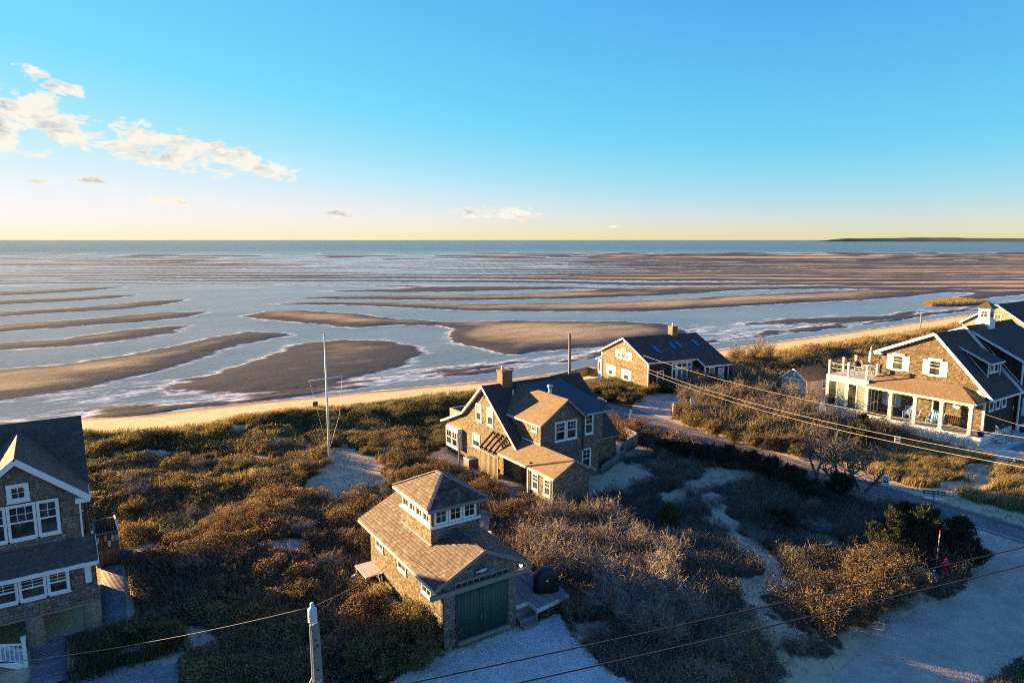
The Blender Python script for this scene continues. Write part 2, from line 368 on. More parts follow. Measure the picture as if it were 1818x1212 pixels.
# --- materials of the ground
def sand_mat(name, dry, damp, litter=None, wetline=None, foam=False, ripple_scale=(1, 1, 1), bumpd=.05):
    m, n, l, b = newmat(name)
    g = N(n, 'ShaderNodeNewGeometry')
    mp = N(n, 'ShaderNodeMapping'); mp.inputs['Scale'].default_value = ripple_scale; l.new(g.outputs['Position'], mp.inputs[0])
    a = N(n, 'ShaderNodeTexNoise'); a.inputs['Scale'].default_value = .8; a.inputs['Detail'].default_value = 8; a.inputs['Roughness'].default_value = .6
    l.new(mp.outputs[0], a.inputs['Vector'])
    c = ramp(n, [(.32, tuple(.70*v for v in dry)), (.5, dry), (.72, tuple(min(1, 1.10*v) for v in dry))]); l.new(a.outputs[0], c.inputs[0])
    col = c.outputs[0]; rough = None
    if wetline is not None:
        sp = N(n, 'ShaderNodeSeparateXYZ'); l.new(g.outputs['Position'], sp.inputs[0])
        nz = N(n, 'ShaderNodeTexNoise'); nz.inputs['Scale'].default_value = .09; nz.inputs['Detail'].default_value = 6; l.new(mp.outputs[0], nz.inputs['Vector'])
        ad = N(n, 'ShaderNodeMath', operation='MULTIPLY_ADD'); ad.inputs[1].default_value = wetline[2]; l.new(nz.outputs[0], ad.inputs[0]); l.new(sp.outputs[2], ad.inputs[2])
        mr = N(n, 'ShaderNodeMapRange'); mr.inputs[1].default_value = wetline[0] + .5*wetline[2]; mr.inputs[2].default_value = wetline[1] + .5*wetline[2]
        l.new(ad.outputs[0], mr.inputs[0])
        mx = N(n, 'ShaderNodeMix', data_type='RGBA'); l.new(mr.outputs[0], mx.inputs[0])
        c2 = ramp(n, [(.3, tuple(.75*v for v in damp)), (.7, tuple(1.2*v for v in damp))]); l.new(a.outputs[0], c2.inputs[0])
        l.new(c2.outputs[0], mx.inputs[6]); l.new(col, mx.inputs[7]); col = mx.outputs[2]
        rr = N(n, 'ShaderNodeMapRange'); rr.inputs[3].default_value, rr.inputs[4].default_value = .55, .95; l.new(mr.outputs[0], rr.inputs[0]); rough = rr.outputs[0]
    if litter is not None:
        at = N(n, 'ShaderNodeAttribute', attribute_name='veg')
        nz2 = N(n, 'ShaderNodeTexNoise'); nz2.inputs['Scale'].default_value = 5.0; nz2.inputs['Detail'].default_value = 5; l.new(g.outputs['Position'], nz2.inputs['Vector'])
        s = N(n, 'ShaderNodeMath', operation='MULTIPLY_ADD'); s.inputs[1].default_value = .9; l.new(nz2.outputs[0], s.inputs[0]); l.new(at.outputs['Fac'], s.inputs[2])
        mr = N(n, 'ShaderNodeMapRange'); mr.inputs[1].default_value, mr.inputs[2].default_value = .62, 1.0; l.new(s.outputs[0], mr.inputs[0])
        lr = ramp(n, [(.3, tuple(.6*v for v in litter)), (.55, litter), (.75, tuple(1.6*v for v in litter))]); l.new(nz2.outputs[0], lr.inputs[0])
        mx = N(n, 'ShaderNodeMix', data_type='RGBA'); l.new(mr.outputs[0], mx.inputs[0]); l.new(col, mx.inputs[6]); l.new(lr.outputs[0], mx.inputs[7]); col = mx.outputs[2]
    if foam:
        fz = N(n, 'ShaderNodeTexNoise'); fz.inputs['Scale'].default_value = .35; fz.inputs['Detail'].default_value = 7; fz.inputs['Roughness'].default_value = .7; l.new(mp.outputs[0], fz.inputs['Vector'])
        f1 = N(n, 'ShaderNodeMapRange'); f1.inputs[1].default_value, f1.inputs[2].default_value = foam, foam + .06; f1.inputs[3].default_value, f1.inputs[4].default_value = 1, 0; l.new(sp.outputs[2], f1.inputs[0])
        f2 = N(n, 'ShaderNodeMapRange'); f2.inputs[1].default_value, f2.inputs[2].default_value = .42, .54; l.new(fz.outputs[0], f2.inputs[0])
        f3 = N(n, 'ShaderNodeMath', operation='MULTIPLY'); l.new(f1.outputs[0], f3.inputs[0]); l.new(f2.outputs[0], f3.inputs[1])
        mx = N(n, 'ShaderNodeMix', data_type='RGBA'); l.new(f3.outputs[0], mx.inputs[0]); l.new(col, mx.inputs[6]); mx.inputs[7].default_value = (.72, .74, .76, 1); col = mx.outputs[2]
    l.new(col, b.inputs['Base Color'])
    if rough is not None: l.new(rough, b.inputs['Roughness'])
    else: b.inputs['Roughness'].default_value = .95
    b.inputs['Specular IOR Level'].default_value = .14
    bz = N(n, 'ShaderNodeTexNoise'); bz.inputs['Scale'].default_value = 2.4; bz.inputs['Detail'].default_value = 6; bz.inputs['Roughness'].default_value = .65; l.new(mp.outputs[0], bz.inputs['Vector'])
    bp = N(n, 'ShaderNodeBump'); bp.inputs['Strength'].default_value = .6; bp.inputs['Distance'].default_value = bumpd; l.new(bz.outputs[0], bp.inputs['Height']); l.new(bp.outputs[0], b.inputs['Normal'])
    return m
WATER_Z = -1.62
M_dune = sand_mat('dune_sand', (.60, .445, .255), (.22, .165, .11), litter=(.075, .058, .038), wetline=(WATER_Z + .10, WATER_Z + .34, .25), foam=WATER_Z + .02)
xs = grid_coords([(-400, -40, 20), (-40, -12, 2), (-12, 56, .4), (56, 100, .7), (100, 200, 2), (200, 800, 12)])
ys = grid_coords([(-300, -20, 20), (-20, 8, 2), (8, 56, .4), (56, 92, .6), (92, 104, 2)])
dune = tag(sheet('dune_ground', xs, ys, ground, M_dune, {'veg': veg}), kind='structure')

def patch(name, poly, mat, dz, step=.25, jag=.25, jscale=.7):
    p = np.array(poly); x0, y0 = p.min(0) - .8; x1, y1 = p.max(0) + .8
    x0, y0 = max(x0, -30), max(y0, -20)
    sd = lambda x, y: sdf(x, y, poly) + jag*2*(fbm(x/jscale, y/jscale, 3)-.5)
    return tag(sheet(name, np.arange(x0, x1, step), np.arange(y0, y1, step), lambda x, y: ground(x, y) + dz, mat, {'sd': sd}, keep=lambda cx, cy: sd(cx, cy) > -.6), kind='structure')

def gravel_mat(name, cols, scale, bump, rough=.9, big=(.8, 1.15)):
    m, n, l, b = newmat(name)
    g = N(n, 'ShaderNodeNewGeometry')
    v = N(n, 'ShaderNodeTexVoronoi'); v.inputs['Scale'].default_value = scale; l.new(g.outputs['Position'], v.inputs['Vector'])
    sp = N(n, 'ShaderNodeSeparateColor'); l.new(v.outputs['Color'], sp.inputs[0])
    r = ramp(n, [(i/(len(cols)-1), c) for i, c in enumerate(cols)]); l.new(sp.outputs[0], r.inputs[0])
    nz = N(n, 'ShaderNodeTexNoise'); nz.inputs['Scale'].default_value = .7; nz.inputs['Detail'].default_value = 7; nz.inputs['Roughness'].default_value = .65; l.new(g.outputs['Position'], nz.inputs['Vector'])
    mr = N(n, 'ShaderNodeMapRange'); mr.inputs[1].default_value, mr.inputs[2].default_value, mr.inputs[3].default_value, mr.inputs[4].default_value = .3, .7, *big
    l.new(nz.outputs[0], mr.inputs[0])
    sc = N(n, 'ShaderNodeVectorMath', operation='SCALE'); l.new(r.outputs[0], sc.inputs[0]); l.new(mr.outputs[0], sc.inputs['Scale']); l.new(sc.outputs[0], b.inputs['Base Color'])
    b.inputs['Roughness'].default_value = rough
    bp = N(n, 'ShaderNodeBump'); bp.inputs['Strength'].default_value = 1.0; bp.inputs['Distance'].default_value = bump; l.new(v.outputs['Distance'], bp.inputs['Height']); l.new(bp.outputs[0], b.inputs['Normal'])
    # worn, thinning edge: the layer runs out where its depth 'sd' falls below zero
    at = N(n, 'ShaderNodeAttribute', attribute_name='sd'); en = N(n, 'ShaderNodeTexNoise'); en.inputs['Scale'].default_value = 6; en.inputs['Detail'].default_value = 4; l.new(g.outputs['Position'], en.inputs['Vector'])
    e1 = N(n, 'ShaderNodeMath', operation='MULTIPLY_ADD'); e1.inputs[1].default_value = .9; l.new(en.outputs[0], e1.inputs[0]); l.new(at.outputs['Fac'], e1.inputs[2])
    e2 = N(n, 'ShaderNodeMath', operation='GREATER_THAN'); e2.inputs[1].default_value = .45; l.new(e1.outputs[0], e2.inputs[0])
    tr = N(n, 'ShaderNodeBsdfTransparent'); ms = N(n, 'ShaderNodeMixShader'); l.new(e2.outputs[0], ms.inputs[0]); l.new(tr.outputs[0], ms.inputs[1]); l.new(b.outputs[0], ms.inputs[2])
    l.new(ms.outputs[0], [q for q in n if q.type == 'OUTPUT_MATERIAL'][0].inputs[0])
    return m
M_shell = gravel_mat('crushed_shell', [(.40, .34, .27), (.66, .58, .48), (.80, .72, .60), (.86, .79, .67)], 26, .03)
M_grav = gravel_mat('gravel', [(.18, .155, .13), (.30, .26, .22), (.43, .37, .31)], 24, .03)
M_sroad = gravel_mat('packed_sand', [(.44, .335, .235), (.53, .41, .29), (.60, .465, .335)], 24, .012, big=(.66, 1.12))
M_asph = gravel_mat('asphalt', [(.12, .105, .095), (.16, .14, .125), (.21, .185, .165)], 30, .006, big=(.75, 1.3))
patch('sand_road', SANDROAD, M_sroad, .012, .22)
patch('road', ROAD, M_asph, .022, .3, .12)
patch('driveway', DRIVE, M_shell, .02, .13, .3)
patch('gravel_drive', GRAVEL, M_grav, .02, .2, .3)
patch('sand_drive', H3DRIVE, M_sroad, .016, .25)
patch('shell_yard', RHYARD, M_shell, .018, .3, .35)
M_edge = simple('road_seam', (.04, .04, .042), .8)
for x_ in (48.05,):
    ys_ = np.arange(-20, 50, .5); V = []
    for y_ in ys_:
        w = .05 + .03*math.sin(y_*1.3); dx = .06*math.sin(y_*.4) + .02*math.sin(y_*2.1)
        V += [(x_ + dx - w, y_, gz(x_, y_) + .03), (x_ + dx + w, y_, gz(x_, y_) + .03)]
    tag(meshobj('road_seam', V, [(2*i, 2*i+1, 2*i+3, 2*i+2) for i in range(len(ys_)-1)], M_edge), kind='structure')
M_line = simple('worn_road_paint', (.42, .40, .36), .8, var=.3, scale=20)
ys_ = np.arange(8, 30, .6)
V = []
for y_ in ys_:
    V += [(46.02 + .02*math.sin(y_*3), y_, .028), (46.14 + .02*math.sin(y_*2.2), y_, .028)]
tag(meshobj('road_edge_line', V, [(2*i, 2*i+1, 2*i+3, 2*i+2) for i in range(len(ys_)-1)], M_line), kind='structure')

# ------------------------------------------------------------------ tidal flats and sea
def pxz(px, py, z=WATER_Z):
    x, y = (px - 909)/1212, -(py - 606)/1212
    th, yw = R(CAM_PITCH), R(CAM_YAW)
    f, u = math.cos(th) + y*math.sin(th), -math.sin(th) + y*math.cos(th); t = (z - CAM_H)/u
    return ((x*math.cos(yw) + f*math.sin(yw))*t, (-x*math.sin(yw) + f*math.cos(yw))*t)
BANKS = [  # outlines of the sand bars in a survey of the flats; (outline, height, lean)
  ([(-260,690),(0,655),(100,648),(250,625),(380,598),(440,588),(500,590),(522,595),(480,603),(430,612),(350,640),(280,660),(180,683),(100,698),(0,712),(-260,740)], .42),
  ([(-260,630),(0,608),(100,602),(200,588),(300,578),(340,578),(310,590),(250,600),(130,615),(0,623),(-260,640)], .36),
  ([(-260,590),(0,577),(150,566),(280,555),(372,553),(335,563),(250,572),(100,582),(0,590),(-260,602)], .36),
  ([(-260,563),(0,553),(150,545),(250,535),(335,531),(300,540),(200,550),(80,557),(0,562),(-260,571)], .36),
  ([(-260,543),(0,533),(120,528),(200,524),(248,523),(200,530),(100,536),(0,541),(-260,550)], .34),
  ([(-260,526),(0,518),(150,511),(240,508),(150,517),(0,525),(-260,532)], .34),
  ([(-260,507),(0,502),(120,499),(215,499),(130,506),(0,509),(-260,513)], .32),
  ([(420,562),(470,553),(540,551),(620,556),(700,565),(800,572),(900,569),(1000,570),(1100,571),(1190,575),(1215,590),(1180,600),(1100,615),(1000,622),(920,630),(890,628),(850,618),(800,608),(790,598),(805,583),(770,577),(700,577),(640,582),(600,580),(560,575),(500,570)], .46),
  ([(290,690),(350,672),(450,640),(520,612),(600,602),(680,604),(740,615),(752,628),(720,642),(700,655),(640,670),(590,685),(500,697),(430,700)], .34),
  ([(470,540),(600,541),(720,546),(831,552),(946,553),(1139,553),(1240,548),(1387,540),(1541,532),(1618,526),(1669,519),(1695,508),(1772,490),(1700,489),(1618,497),(1561,508),(1503,516),(1387,521),(1300,525),(1177,532),(1023,538),(831,540),(700,537),(560,536)], .46),
  ([(520,529),(600,531),(831,533),(1023,530),(1177,524),(1300,517),(1450,508),(1560,499),(1640,490),(1560,489),(1480,495),(1300,499),(1216,508),(1062,515),(908,522),(773,524),(620,525)], .44),
  ([(560,517),(700,519),(830,518),(980,513),(1150,505),(1290,494),(1420,484),(1400,480),(1260,487),(1100,496),(980,503),(860,508),(700,512)], .40),
  ([(1320,580),(1390,566),(1480,563),(1560,560),(1640,548),(1610,566),(1540,572),(1460,574),(1400,575)], .26),
  ([(1640,545),(1700,540),(1760,528),(1840,520),(1900,498),(1800,497),(1750,506),(1730,520),(1690,530)], .4),
]
BANKS = [([pxz(*p) for p in pl], h) for pl, h in BANKS]
yw_ = R(CAM_YAW)
def flat_z(x, y):
    a = x*math.cos(yw_) - y*math.sin(yw_); b = x*math.sin(yw_) + y*math.cos(yw_)     # along / across the far bars
    wob = 4.5*(fbm(x/11., y/7., 3) - .5) + 3.2*(fbm(x/3.6, y/1.8, 3) - .5)*sstep(260, 140, b)
    z = np.full(x.shape, -.30)
    for pl, h in BANKS:
        p = np.array(pl); c = (x > p[:,0].min()-12) & (x < p[:,0].max()+12) & (y > p[:,1].min()-12) & (y < p[:,1].max()+12)
        if not c.any(): continue
        d = sdf(x[c], y[c], pl) + wob[c]*.55
        prof = np.where(d > 0, h*(1 - np.exp(-d/4.5)), np.maximum(d*.10, -.3))
        z[c] = np.maximum(z[c], prof)
    # far bars
    far = sstep(235, 300, b + .10*a)
    wl_ = 26 + 14*fbm(a/400 + 3, b/400, 2)
    ph = b/26 + 2.6*fbm(a/170 + 1, b/120 + 8, 3) + .0016*a
    rid = np.sin(2*math.pi*ph)
    lev = (fbm(a/110 + 20, b/60 + 3, 3) - .5)*1.5
    right = sstep(-150, 250, a)
    zf = .20*rid + .34*lev + .10 + .20*right - .10*(1-right)
    z = np.where(far > 0, z*(1-far) + np.clip(zf, -.4, .5)*far, z)
    z = z - .9*sstep(900, 1250, b) + .04*(fbm(x/1.6, y/1.6, 2) - .5)
    # pools and patchy wet sand by the beach
    near = sstep(97, 86, y)
    z = np.where(near > 0, np.maximum(z, near*(.06 + .42*(fbm(x/6.0, y/2.2, 4) - .5)) + (1-near)*-.3), z)
    pz = np.exp(-(((x-20)/26)**2 + ((y-98)/8)**2)); z = np.where(pz > .05, np.maximum(z, pz*(.10 + .55*(fbm(x/4.0, y/2.0, 4) - .5)) - .3*(1-pz)), z)
    pz = np.exp(-(((x-135)/38)**2 + ((y-96)/9)**2)); z = np.where(pz > .05, np.maximum(z, pz*(.05 + .55*(fbm(x/7.0, y/2.4, 4) - .5)) - .3*(1-pz)), z)
    z = z - .5*sstep(84.5, 80, y)
    return z + WATER_Z
M_flat = sand_mat('tidal_sand', (.46, .36, .22), (.070, .052, .037), wetline=(WATER_Z + .26, WATER_Z + .50, .42), foam=WATER_Z + .012, ripple_scale=(.55, 1.6, 1), bumpd=.10)
dist = 1.0/np.linspace(1/62., 1/1500., 390)
phis = np.radians(np.linspace(-56, 56, 520))
D_, PH_ = np.meshgrid(dist, phis, indexing='ij')
FX, FY = D_*np.tan(PH_)*math.cos(yw_) + D_*math.sin(yw_), -D_*np.tan(PH_)*math.sin(yw_) + D_*math.cos(yw_)
FZ = flat_z(FX, FY)
V = np.stack([FX, FY, FZ], -1).reshape(-1, 3); nr, nc = FX.shape
ii = np.arange(nr*nc).reshape(nr, nc)
F = np.stack([ii[:-1,:-1], ii[:-1,1:], ii[1:,1:], ii[1:,:-1]], -1).reshape(-1, 4)
ok = (V[F][:, :, 1].min(1) > 76) & (V[F][:, :, 2].max(1) > WATER_Z - .28)
F = F[ok]; u_, inv_ = np.unique(F, return_inverse=True)
tag(npmesh('tidal_flat', V[u_], inv_.reshape(-1, 4), M_flat, smooth=True), kind='structure')

m, n, l, b = newmat('sea_water')
g = N(n, 'ShaderNodeNewGeometry')
mp = N(n, 'ShaderNodeMapping'); mp.inputs['Rotation'].default_value = (0, 0, R(20)); mp.inputs['Scale'].default_value = (.5, 1.3, 1); l.new(g.outputs['Position'], mp.inputs[0])
w1 = N(n, 'ShaderNodeTexNoise'); w1.inputs['Scale'].default_value = .9; w1.inputs['Detail'].default_value = 6; w1.inputs['Roughness'].default_value = .6; l.new(mp.outputs[0], w1.inputs['Vector'])
w2 = N(n, 'ShaderNodeTexNoise'); w2.inputs['Scale'].default_value = .035; w2.inputs['Detail'].default_value = 6; w2.inputs['Roughness'].default_value = .6; l.new(mp.outputs[0], w2.inputs['Vector'])
ln = N(n, 'ShaderNodeVectorMath', operation='LENGTH'); l.new(g.outputs['Position'], ln.inputs[0])
dp = N(n, 'ShaderNodeMapRange'); dp.inputs[1].default_value, dp.inputs[2].default_value = 800, 1500; dp.inputs[3].default_value, dp.inputs[4].default_value = .22, 1.0; l.new(ln.outputs['Value'], dp.inputs[0])   # open water beyond the bars is rougher
bp = N(n, 'ShaderNodeBump'); bp.inputs['Distance'].default_value = .35; l.new(dp.outputs[0], bp.inputs['Strength']); l.new(w1.outputs[0], bp.inputs['Height'])
l.new(bp.outputs[0], b.inputs['Normal'])
cr = ramp(n, [(.35, (.11, .098, .092)), (.65, (.20, .175, .16))]); l.new(w2.outputs[0], cr.inputs[0]); l.new(cr.outputs[0], b.inputs['Base Color'])
b.inputs['Roughness'].default_value = .22; b.inputs['IOR'].default_value = 1.33
sl_ = N(n, 'ShaderNodeMapRange'); sl_.inputs[1].default_value, sl_.inputs[2].default_value = 600, 1500; sl_.inputs[3].default_value, sl_.inputs[4].default_value = .38, .10; l.new(ln.outputs['Value'], sl_.inputs[0]); l.new(sl_.outputs[0], b.inputs['Specular IOR Level'])
M_sea = m
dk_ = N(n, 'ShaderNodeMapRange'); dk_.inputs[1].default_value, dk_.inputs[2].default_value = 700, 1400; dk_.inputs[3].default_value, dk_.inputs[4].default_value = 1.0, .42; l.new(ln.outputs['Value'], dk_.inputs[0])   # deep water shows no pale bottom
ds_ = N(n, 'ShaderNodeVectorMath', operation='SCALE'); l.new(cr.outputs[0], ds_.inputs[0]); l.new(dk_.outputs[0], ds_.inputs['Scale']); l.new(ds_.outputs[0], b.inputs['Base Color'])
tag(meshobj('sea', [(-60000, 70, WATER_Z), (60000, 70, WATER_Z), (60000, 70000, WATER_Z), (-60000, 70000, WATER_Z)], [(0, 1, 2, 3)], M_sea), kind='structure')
# shallow water of the channels: foam and broken ripples where it runs thin over the sand
M_shal = M_sea.copy(); M_shal.name = 'shallow_water'
n, l = M_shal.node_tree.nodes, M_shal.node_tree.links
b = [q for q in n if q.type == 'BSDF_PRINCIPLED'][0]; g = [q for q in n if q.type == 'NEW_GEOMETRY'][0]
at = N(n, 'ShaderNodeAttribute', attribute_name='depth')
mp2 = N(n, 'ShaderNodeMapping'); mp2.inputs['Rotation'].default_value = (0, 0, R(12)); mp2.inputs['Scale'].default_value = (.30, 1.0, 1); l.new(g.outputs['Position'], mp2.inputs[0])
f1 = N(n, 'ShaderNodeTexNoise'); f1.inputs['Scale'].default_value = .75; f1.inputs['Detail'].default_value = 7; f1.inputs['Roughness'].default_value = .68; f1.inputs['Distortion'].default_value = .6; l.new(mp2.outputs[0], f1.inputs['Vector'])
dm = N(n, 'ShaderNodeMapRange'); dm.inputs[1].default_value, dm.inputs[2].default_value = .02, .30; dm.inputs[3].default_value, dm.inputs[4].default_value = .17, -.12; l.new(at.outputs['Fac'], dm.inputs[0])
sm = N(n, 'ShaderNodeMath', operation='ADD'); l.new(f1.outputs[0], sm.inputs[0]); l.new(dm.outputs[0], sm.inputs[1])
fm = N(n, 'ShaderNodeMapRange'); fm.inputs[1].default_value, fm.inputs[2].default_value = .60, .74; l.new(sm.outputs[0], fm.inputs[0])
mx = N(n, 'ShaderNodeMix', data_type='RGBA'); l.new(fm.outputs[0], mx.inputs[0]); src_ = b.inputs['Base Color'].links[0].from_socket; l.new(src_, mx.inputs[6]); mx.inputs[7].default_value = (.62, .62, .62, 1); l.new(mx.outputs[2], b.inputs['Base Color'])
kw = (FY > 76) & (D_ < 1100)
kq = kw[:-1,:-1] & kw[1:,1:] & ((WATER_Z - np.minimum(np.minimum(FZ[:-1,:-1], FZ[1:,1:]), np.minimum(FZ[:-1,1:], FZ[1:,:-1]))) > 0)
F = np.stack([ii[:-1,:-1], ii[:-1,1:], ii[1:,1:], ii[1:,:-1]], -1)[kq]; u_, inv_ = np.unique(F, return_inverse=True)
Vw = np.stack([FX, FY, np.full_like(FX, WATER_Z + .004)], -1).reshape(-1, 3)[u_]
sw0 = tag(npmesh('channel_water', Vw, inv_.reshape(-1, 4), M_shal, smooth=True), kind='structure')
at_ = sw0.data.attributes.new('depth', 'FLOAT', 'POINT'); at_.data.foreach_set('value', (WATER_Z - FZ.reshape(-1)[u_]).astype(np.float32))
# low headland across the bay
hv, hf = [], []
p0, p1 = dirpx(1440, 424)[0], dirpx(2300, 424)[0]
nh = 120
for i in range(nh):
    t = i/(nh-1); a_ = p0 + (p1-p0)*t; d_ = 9000
    hh = (26 + 30*float(fbm(np.array(t*9.), np.array(3.), 3)))*float(sstep(0, .10, np.array(t)))
    hv += [(math.sin(a_)*d_, math.cos(a_)*d_, WATER_Z - 1), (math.sin(a_)*d_, math.cos(a_)*d_, hh*.8), (math.sin(a_)*(d_+400), math.cos(a_)*(d_+400), hh), (math.sin(a_)*(d_+1200), math.cos(a_)*(d_+1200), WATER_Z - 1)]
for i in range(nh-1):
    for k in range(3): hf.append((4*i+k, 4*i+4+k, 4*i+5+k, 4*i+1+k))
tag(meshobj('headland_hills', hv, hf, simple('headland', (.06, .075, .085), .95, scale=.003), smooth=True), kind='structure')
# ------------------------------------------------------------------ building kit
CEDAR = [(.070, .050, .034), (.135, .10, .068), (.21, .16, .11), (.31, .245, .175)]
M_cedar = toned('weathered_cedar', CEDAR, .85, 14, .30)
M_cedar_grey = toned('grey_cedar', [(.115, .098, .092), (.165, .142, .132), (.215, .187, .172), (.30, .268, .248)], .85, 12, .28)
M_cedar_dark = toned('dark_shingle', [(.030, .022, .020), (.045, .033, .030), (.06, .045, .040)], .8, 12, .25)  # darker shingle tones, used on front and right-hand walls
M_cedar_tan = toned('tan_shingle', [(.085, .062, .040), (.155, .117, .076), (.23, .178, .12), (.31, .25, .175)], .85, 14, .25)
M_wallcore = simple('wall_sheathing', (.07, .055, .045), .9)
M_roof_wood = toned('wood_roof_shingle', [(.040, .026, .022), (.068, .046, .038), (.10, .070, .057), (.165, .125, .105)], .85, 16, .3)
M_roof_brown = toned('brown_asphalt_shingle', [(.125, .085, .052), (.155, .108, .068), (.185, .13, .084)], .9, 26, .22)
M_roof_dark = toned('dark_asphalt_shingle', [(.038, .037, .040), (.050, .048, .050), (.064, .060, .062)], .9, 26, .2)
M_roof_lh = toned('grey_brown_shingle', [(.060, .050, .042), (.082, .069, .057), (.105, .089, .074)], .9, 22, .2)
M_rooffelt = simple('roof_felt', (.03, .026, .024), .9)
M_roof_black = simple('black_membrane', (.022, .025, .030), .55, var=.15, scale=2)
M_white = simple('white_trim', (.74, .735, .72), .5, var=.05, scale=5)
M_cream = simple('cream_trim', (.62, .56, .47), .6, var=.08, scale=5)
M_woodgrey = simple('weathered_wood', (.215, .185, .160), .85, var=.28, scale=5, bump=.3, stretch=(1, 1, 6))
M_deckwood = toned('deck_boards', [(.135, .128, .125), (.18, .172, .168), (.225, .215, .21)], .8, 9, .25)
M_brownwood = toned('brown_boards', [(.085, .058, .036), (.125, .088, .056), (.165, .12, .078)], .8, 8, .3)
M_green = toned('green_boards', [(.012, .050, .038), (.016, .060, .047), (.020, .072, .056)], .55, 6, .25)
M_darkin = simple('dark_interior', (.018, .016, .015), .9)
M_blind = simple('window_blind', (.34, .34, .28), .8, var=.1)
M_blue = simple('blue_paint', (.22, .40, .62), .55, var=.08)
M_metal = simple('galvanised_metal', (.42, .44, .45), .45, metal=.6)
M_black = simple('black_cloth', (.012, .012, .014), .55, var=.4, scale=3, bump=.5)
M_brick = None
m, n, l, b = newmat('glass_pane')
b.inputs['Base Color'].default_value = (.030, .036, .036, 1); b.inputs['Roughness'].default_value = .06; b.inputs['Specular IOR Level'].default_value = .6
tcd = N(n, 'ShaderNodeTexCoord'); nzz = N(n, 'ShaderNodeTexNoise'); nzz.inputs['Scale'].default_value = 1.1; l.new(tcd.outputs['Object'], nzz.inputs['Vector'])
rz_ = ramp(n, [(.4, (.018, .020, .020)), (.62, (.075, .078, .066))]); l.new(nzz.outputs[0], rz_.inputs[0]); l.new(rz_.outputs[0], b.inputs['Base Color'])
M_glass = m
m, n, l, b = newmat('blue_skylight_glass'); b.inputs['Base Color'].default_value = (.02, .10, .19, 1); b.inputs['Roughness'].default_value = .08; M_skyglass = m
m, n, l, b = newmat('chimney_brick')
tcd = N(n, 'ShaderNodeTexCoord'); bk = N(n, 'ShaderNodeTexBrick'); mpb = N(n, 'ShaderNodeMapping'); mpb.inputs['Rotation'].default_value = (R(90), 0, R(20))
l.new(tcd.outputs['Object'], mpb.inputs[0]); l.new(mpb.outputs[0], bk.inputs['Vector'])
bk.inputs['Color1'].default_value = (.25, .10, .055, 1); bk.inputs['Color2'].default_value = (.16, .065, .04, 1); bk.inputs['Mortar'].default_value = (.30, .26, .22, 1)
bk.inputs['Scale'].default_value = 4.2; bk.inputs['Mortar Size'].default_value = .02
l.new(bk.outputs['Color'], b.inputs['Base Color']); b.inputs['Roughness'].default_value = .9
bpn = N(n, 'ShaderNodeBump'); bpn.inputs['Strength'].default_value = .5; bpn.inputs['Distance'].default_value = .02; bpn.invert = True; l.new(bk.outputs['Fac'], bpn.inputs['Height']); l.new(bpn.outputs[0], b.inputs['Normal'])
M_brick = m

class Plane:
    def __init__(s, O, U, V, Nn=None):
        s.O, s.U, s.V = Vector(O), Vector(U).normalized(), Vector(V).normalized()
        s.N = Vector(Nn).normalized() if Nn is not None else s.U.cross(s.V).normalized()
    def p(s, u, v, n=0.0): return s.O + s.U*u + s.V*v + s.N*n
def box_on(mb, pl, u0, u1, v0, v1, n0, n1):
    mb.hexa([pl.p(u0, v0, n0), pl.p(u1, v0, n0), pl.p(u1, v0, n1), pl.p(u0, v0, n1)], [pl.p(u0, v1, n0), pl.p(u1, v1, n0), pl.p(u1, v1, n1), pl.p(u0, v1, n1)])
    return mb
def spans(poly, v):
    xs_ = []
    for i in range(len(poly)):
        (x0, y0), (x1, y1) = poly[i], poly[(i+1) % len(poly)]
        if (y0 <= v) != (y1 <= v): xs_.append(x0 + (x1-x0)*(v-y0)/(y1-y0))
    xs_.sort()
    return [(xs_[i], xs_[i+1]) for i in range(0, len(xs_)-1, 2)]
def shingles(pl, poly, mat, parent, course=.135, wr=(.10, .20), thick=.030, n0=.004, holes=(), name='shingles', jit=.010):
    vs = [p[1] for p in poly]; v, vmax = min(vs), max(vs)
    V, F, T = [], [], []
    row = 0
    while v < vmax - .02:
        h = min(course, vmax - v); base = random.uniform(-.10, .10)
        e = 1e-3
        lo, hi = spans(poly, v + e), spans(poly, v + h - e)
        if len(lo) != len(hi):
            mid = spans(poly, v + h/2); lo = hi = mid
        for (a0, a1), (b0, b1) in zip(lo, hi):
            u = min(a0, b0) - random.uniform(0, wr[0])
            end = max(a1, b1)
            while u < end:
                w = random.uniform(*wr); u1 = u + w - .013
                cu, cv = (u + u1)/2, v + h/2
                if not any(x0 < cu < x1 and y0 < cv < y1 for x0, x1, y0, y1 in holes):
                    q0, q1 = max(u, a0), min(u1, a1); t0, t1 = max(u, b0), min(u1, b1)
                    if q1 - q0 > .01 or t1 - t0 > .01:
                        if q1 < q0: q0 = q1 = (q0+q1)/2
                        if t1 < t0: t0 = t1 = (t0+t1)/2
                        d = random.uniform(-jit, jit); tk = thick*random.uniform(.7, 1.4)
                        k = len(V)
                        V += [pl.p(q0, v+d, n0+tk), pl.p(q1, v+d, n0+tk), pl.p(t1, v+h*1.12, n0), pl.p(t0, v+h*1.12, n0), pl.p(q0, v+d, n0-.002), pl.p(q1, v+d, n0-.002)]
                        F += [(k, k+1, k+2, k+3), (k+4, k+5, k+1, k)]
                        t = min(1, max(0, random.gauss(.45, .22) + base)); T += [t, t]
                u += w
        v += h; row += 1
    if not V: return None
    o = npmesh(name, np.array(V), np.array(F), mat, parent, attrs={'tone': T})
    o['kind'] = 'stuff'
    return o
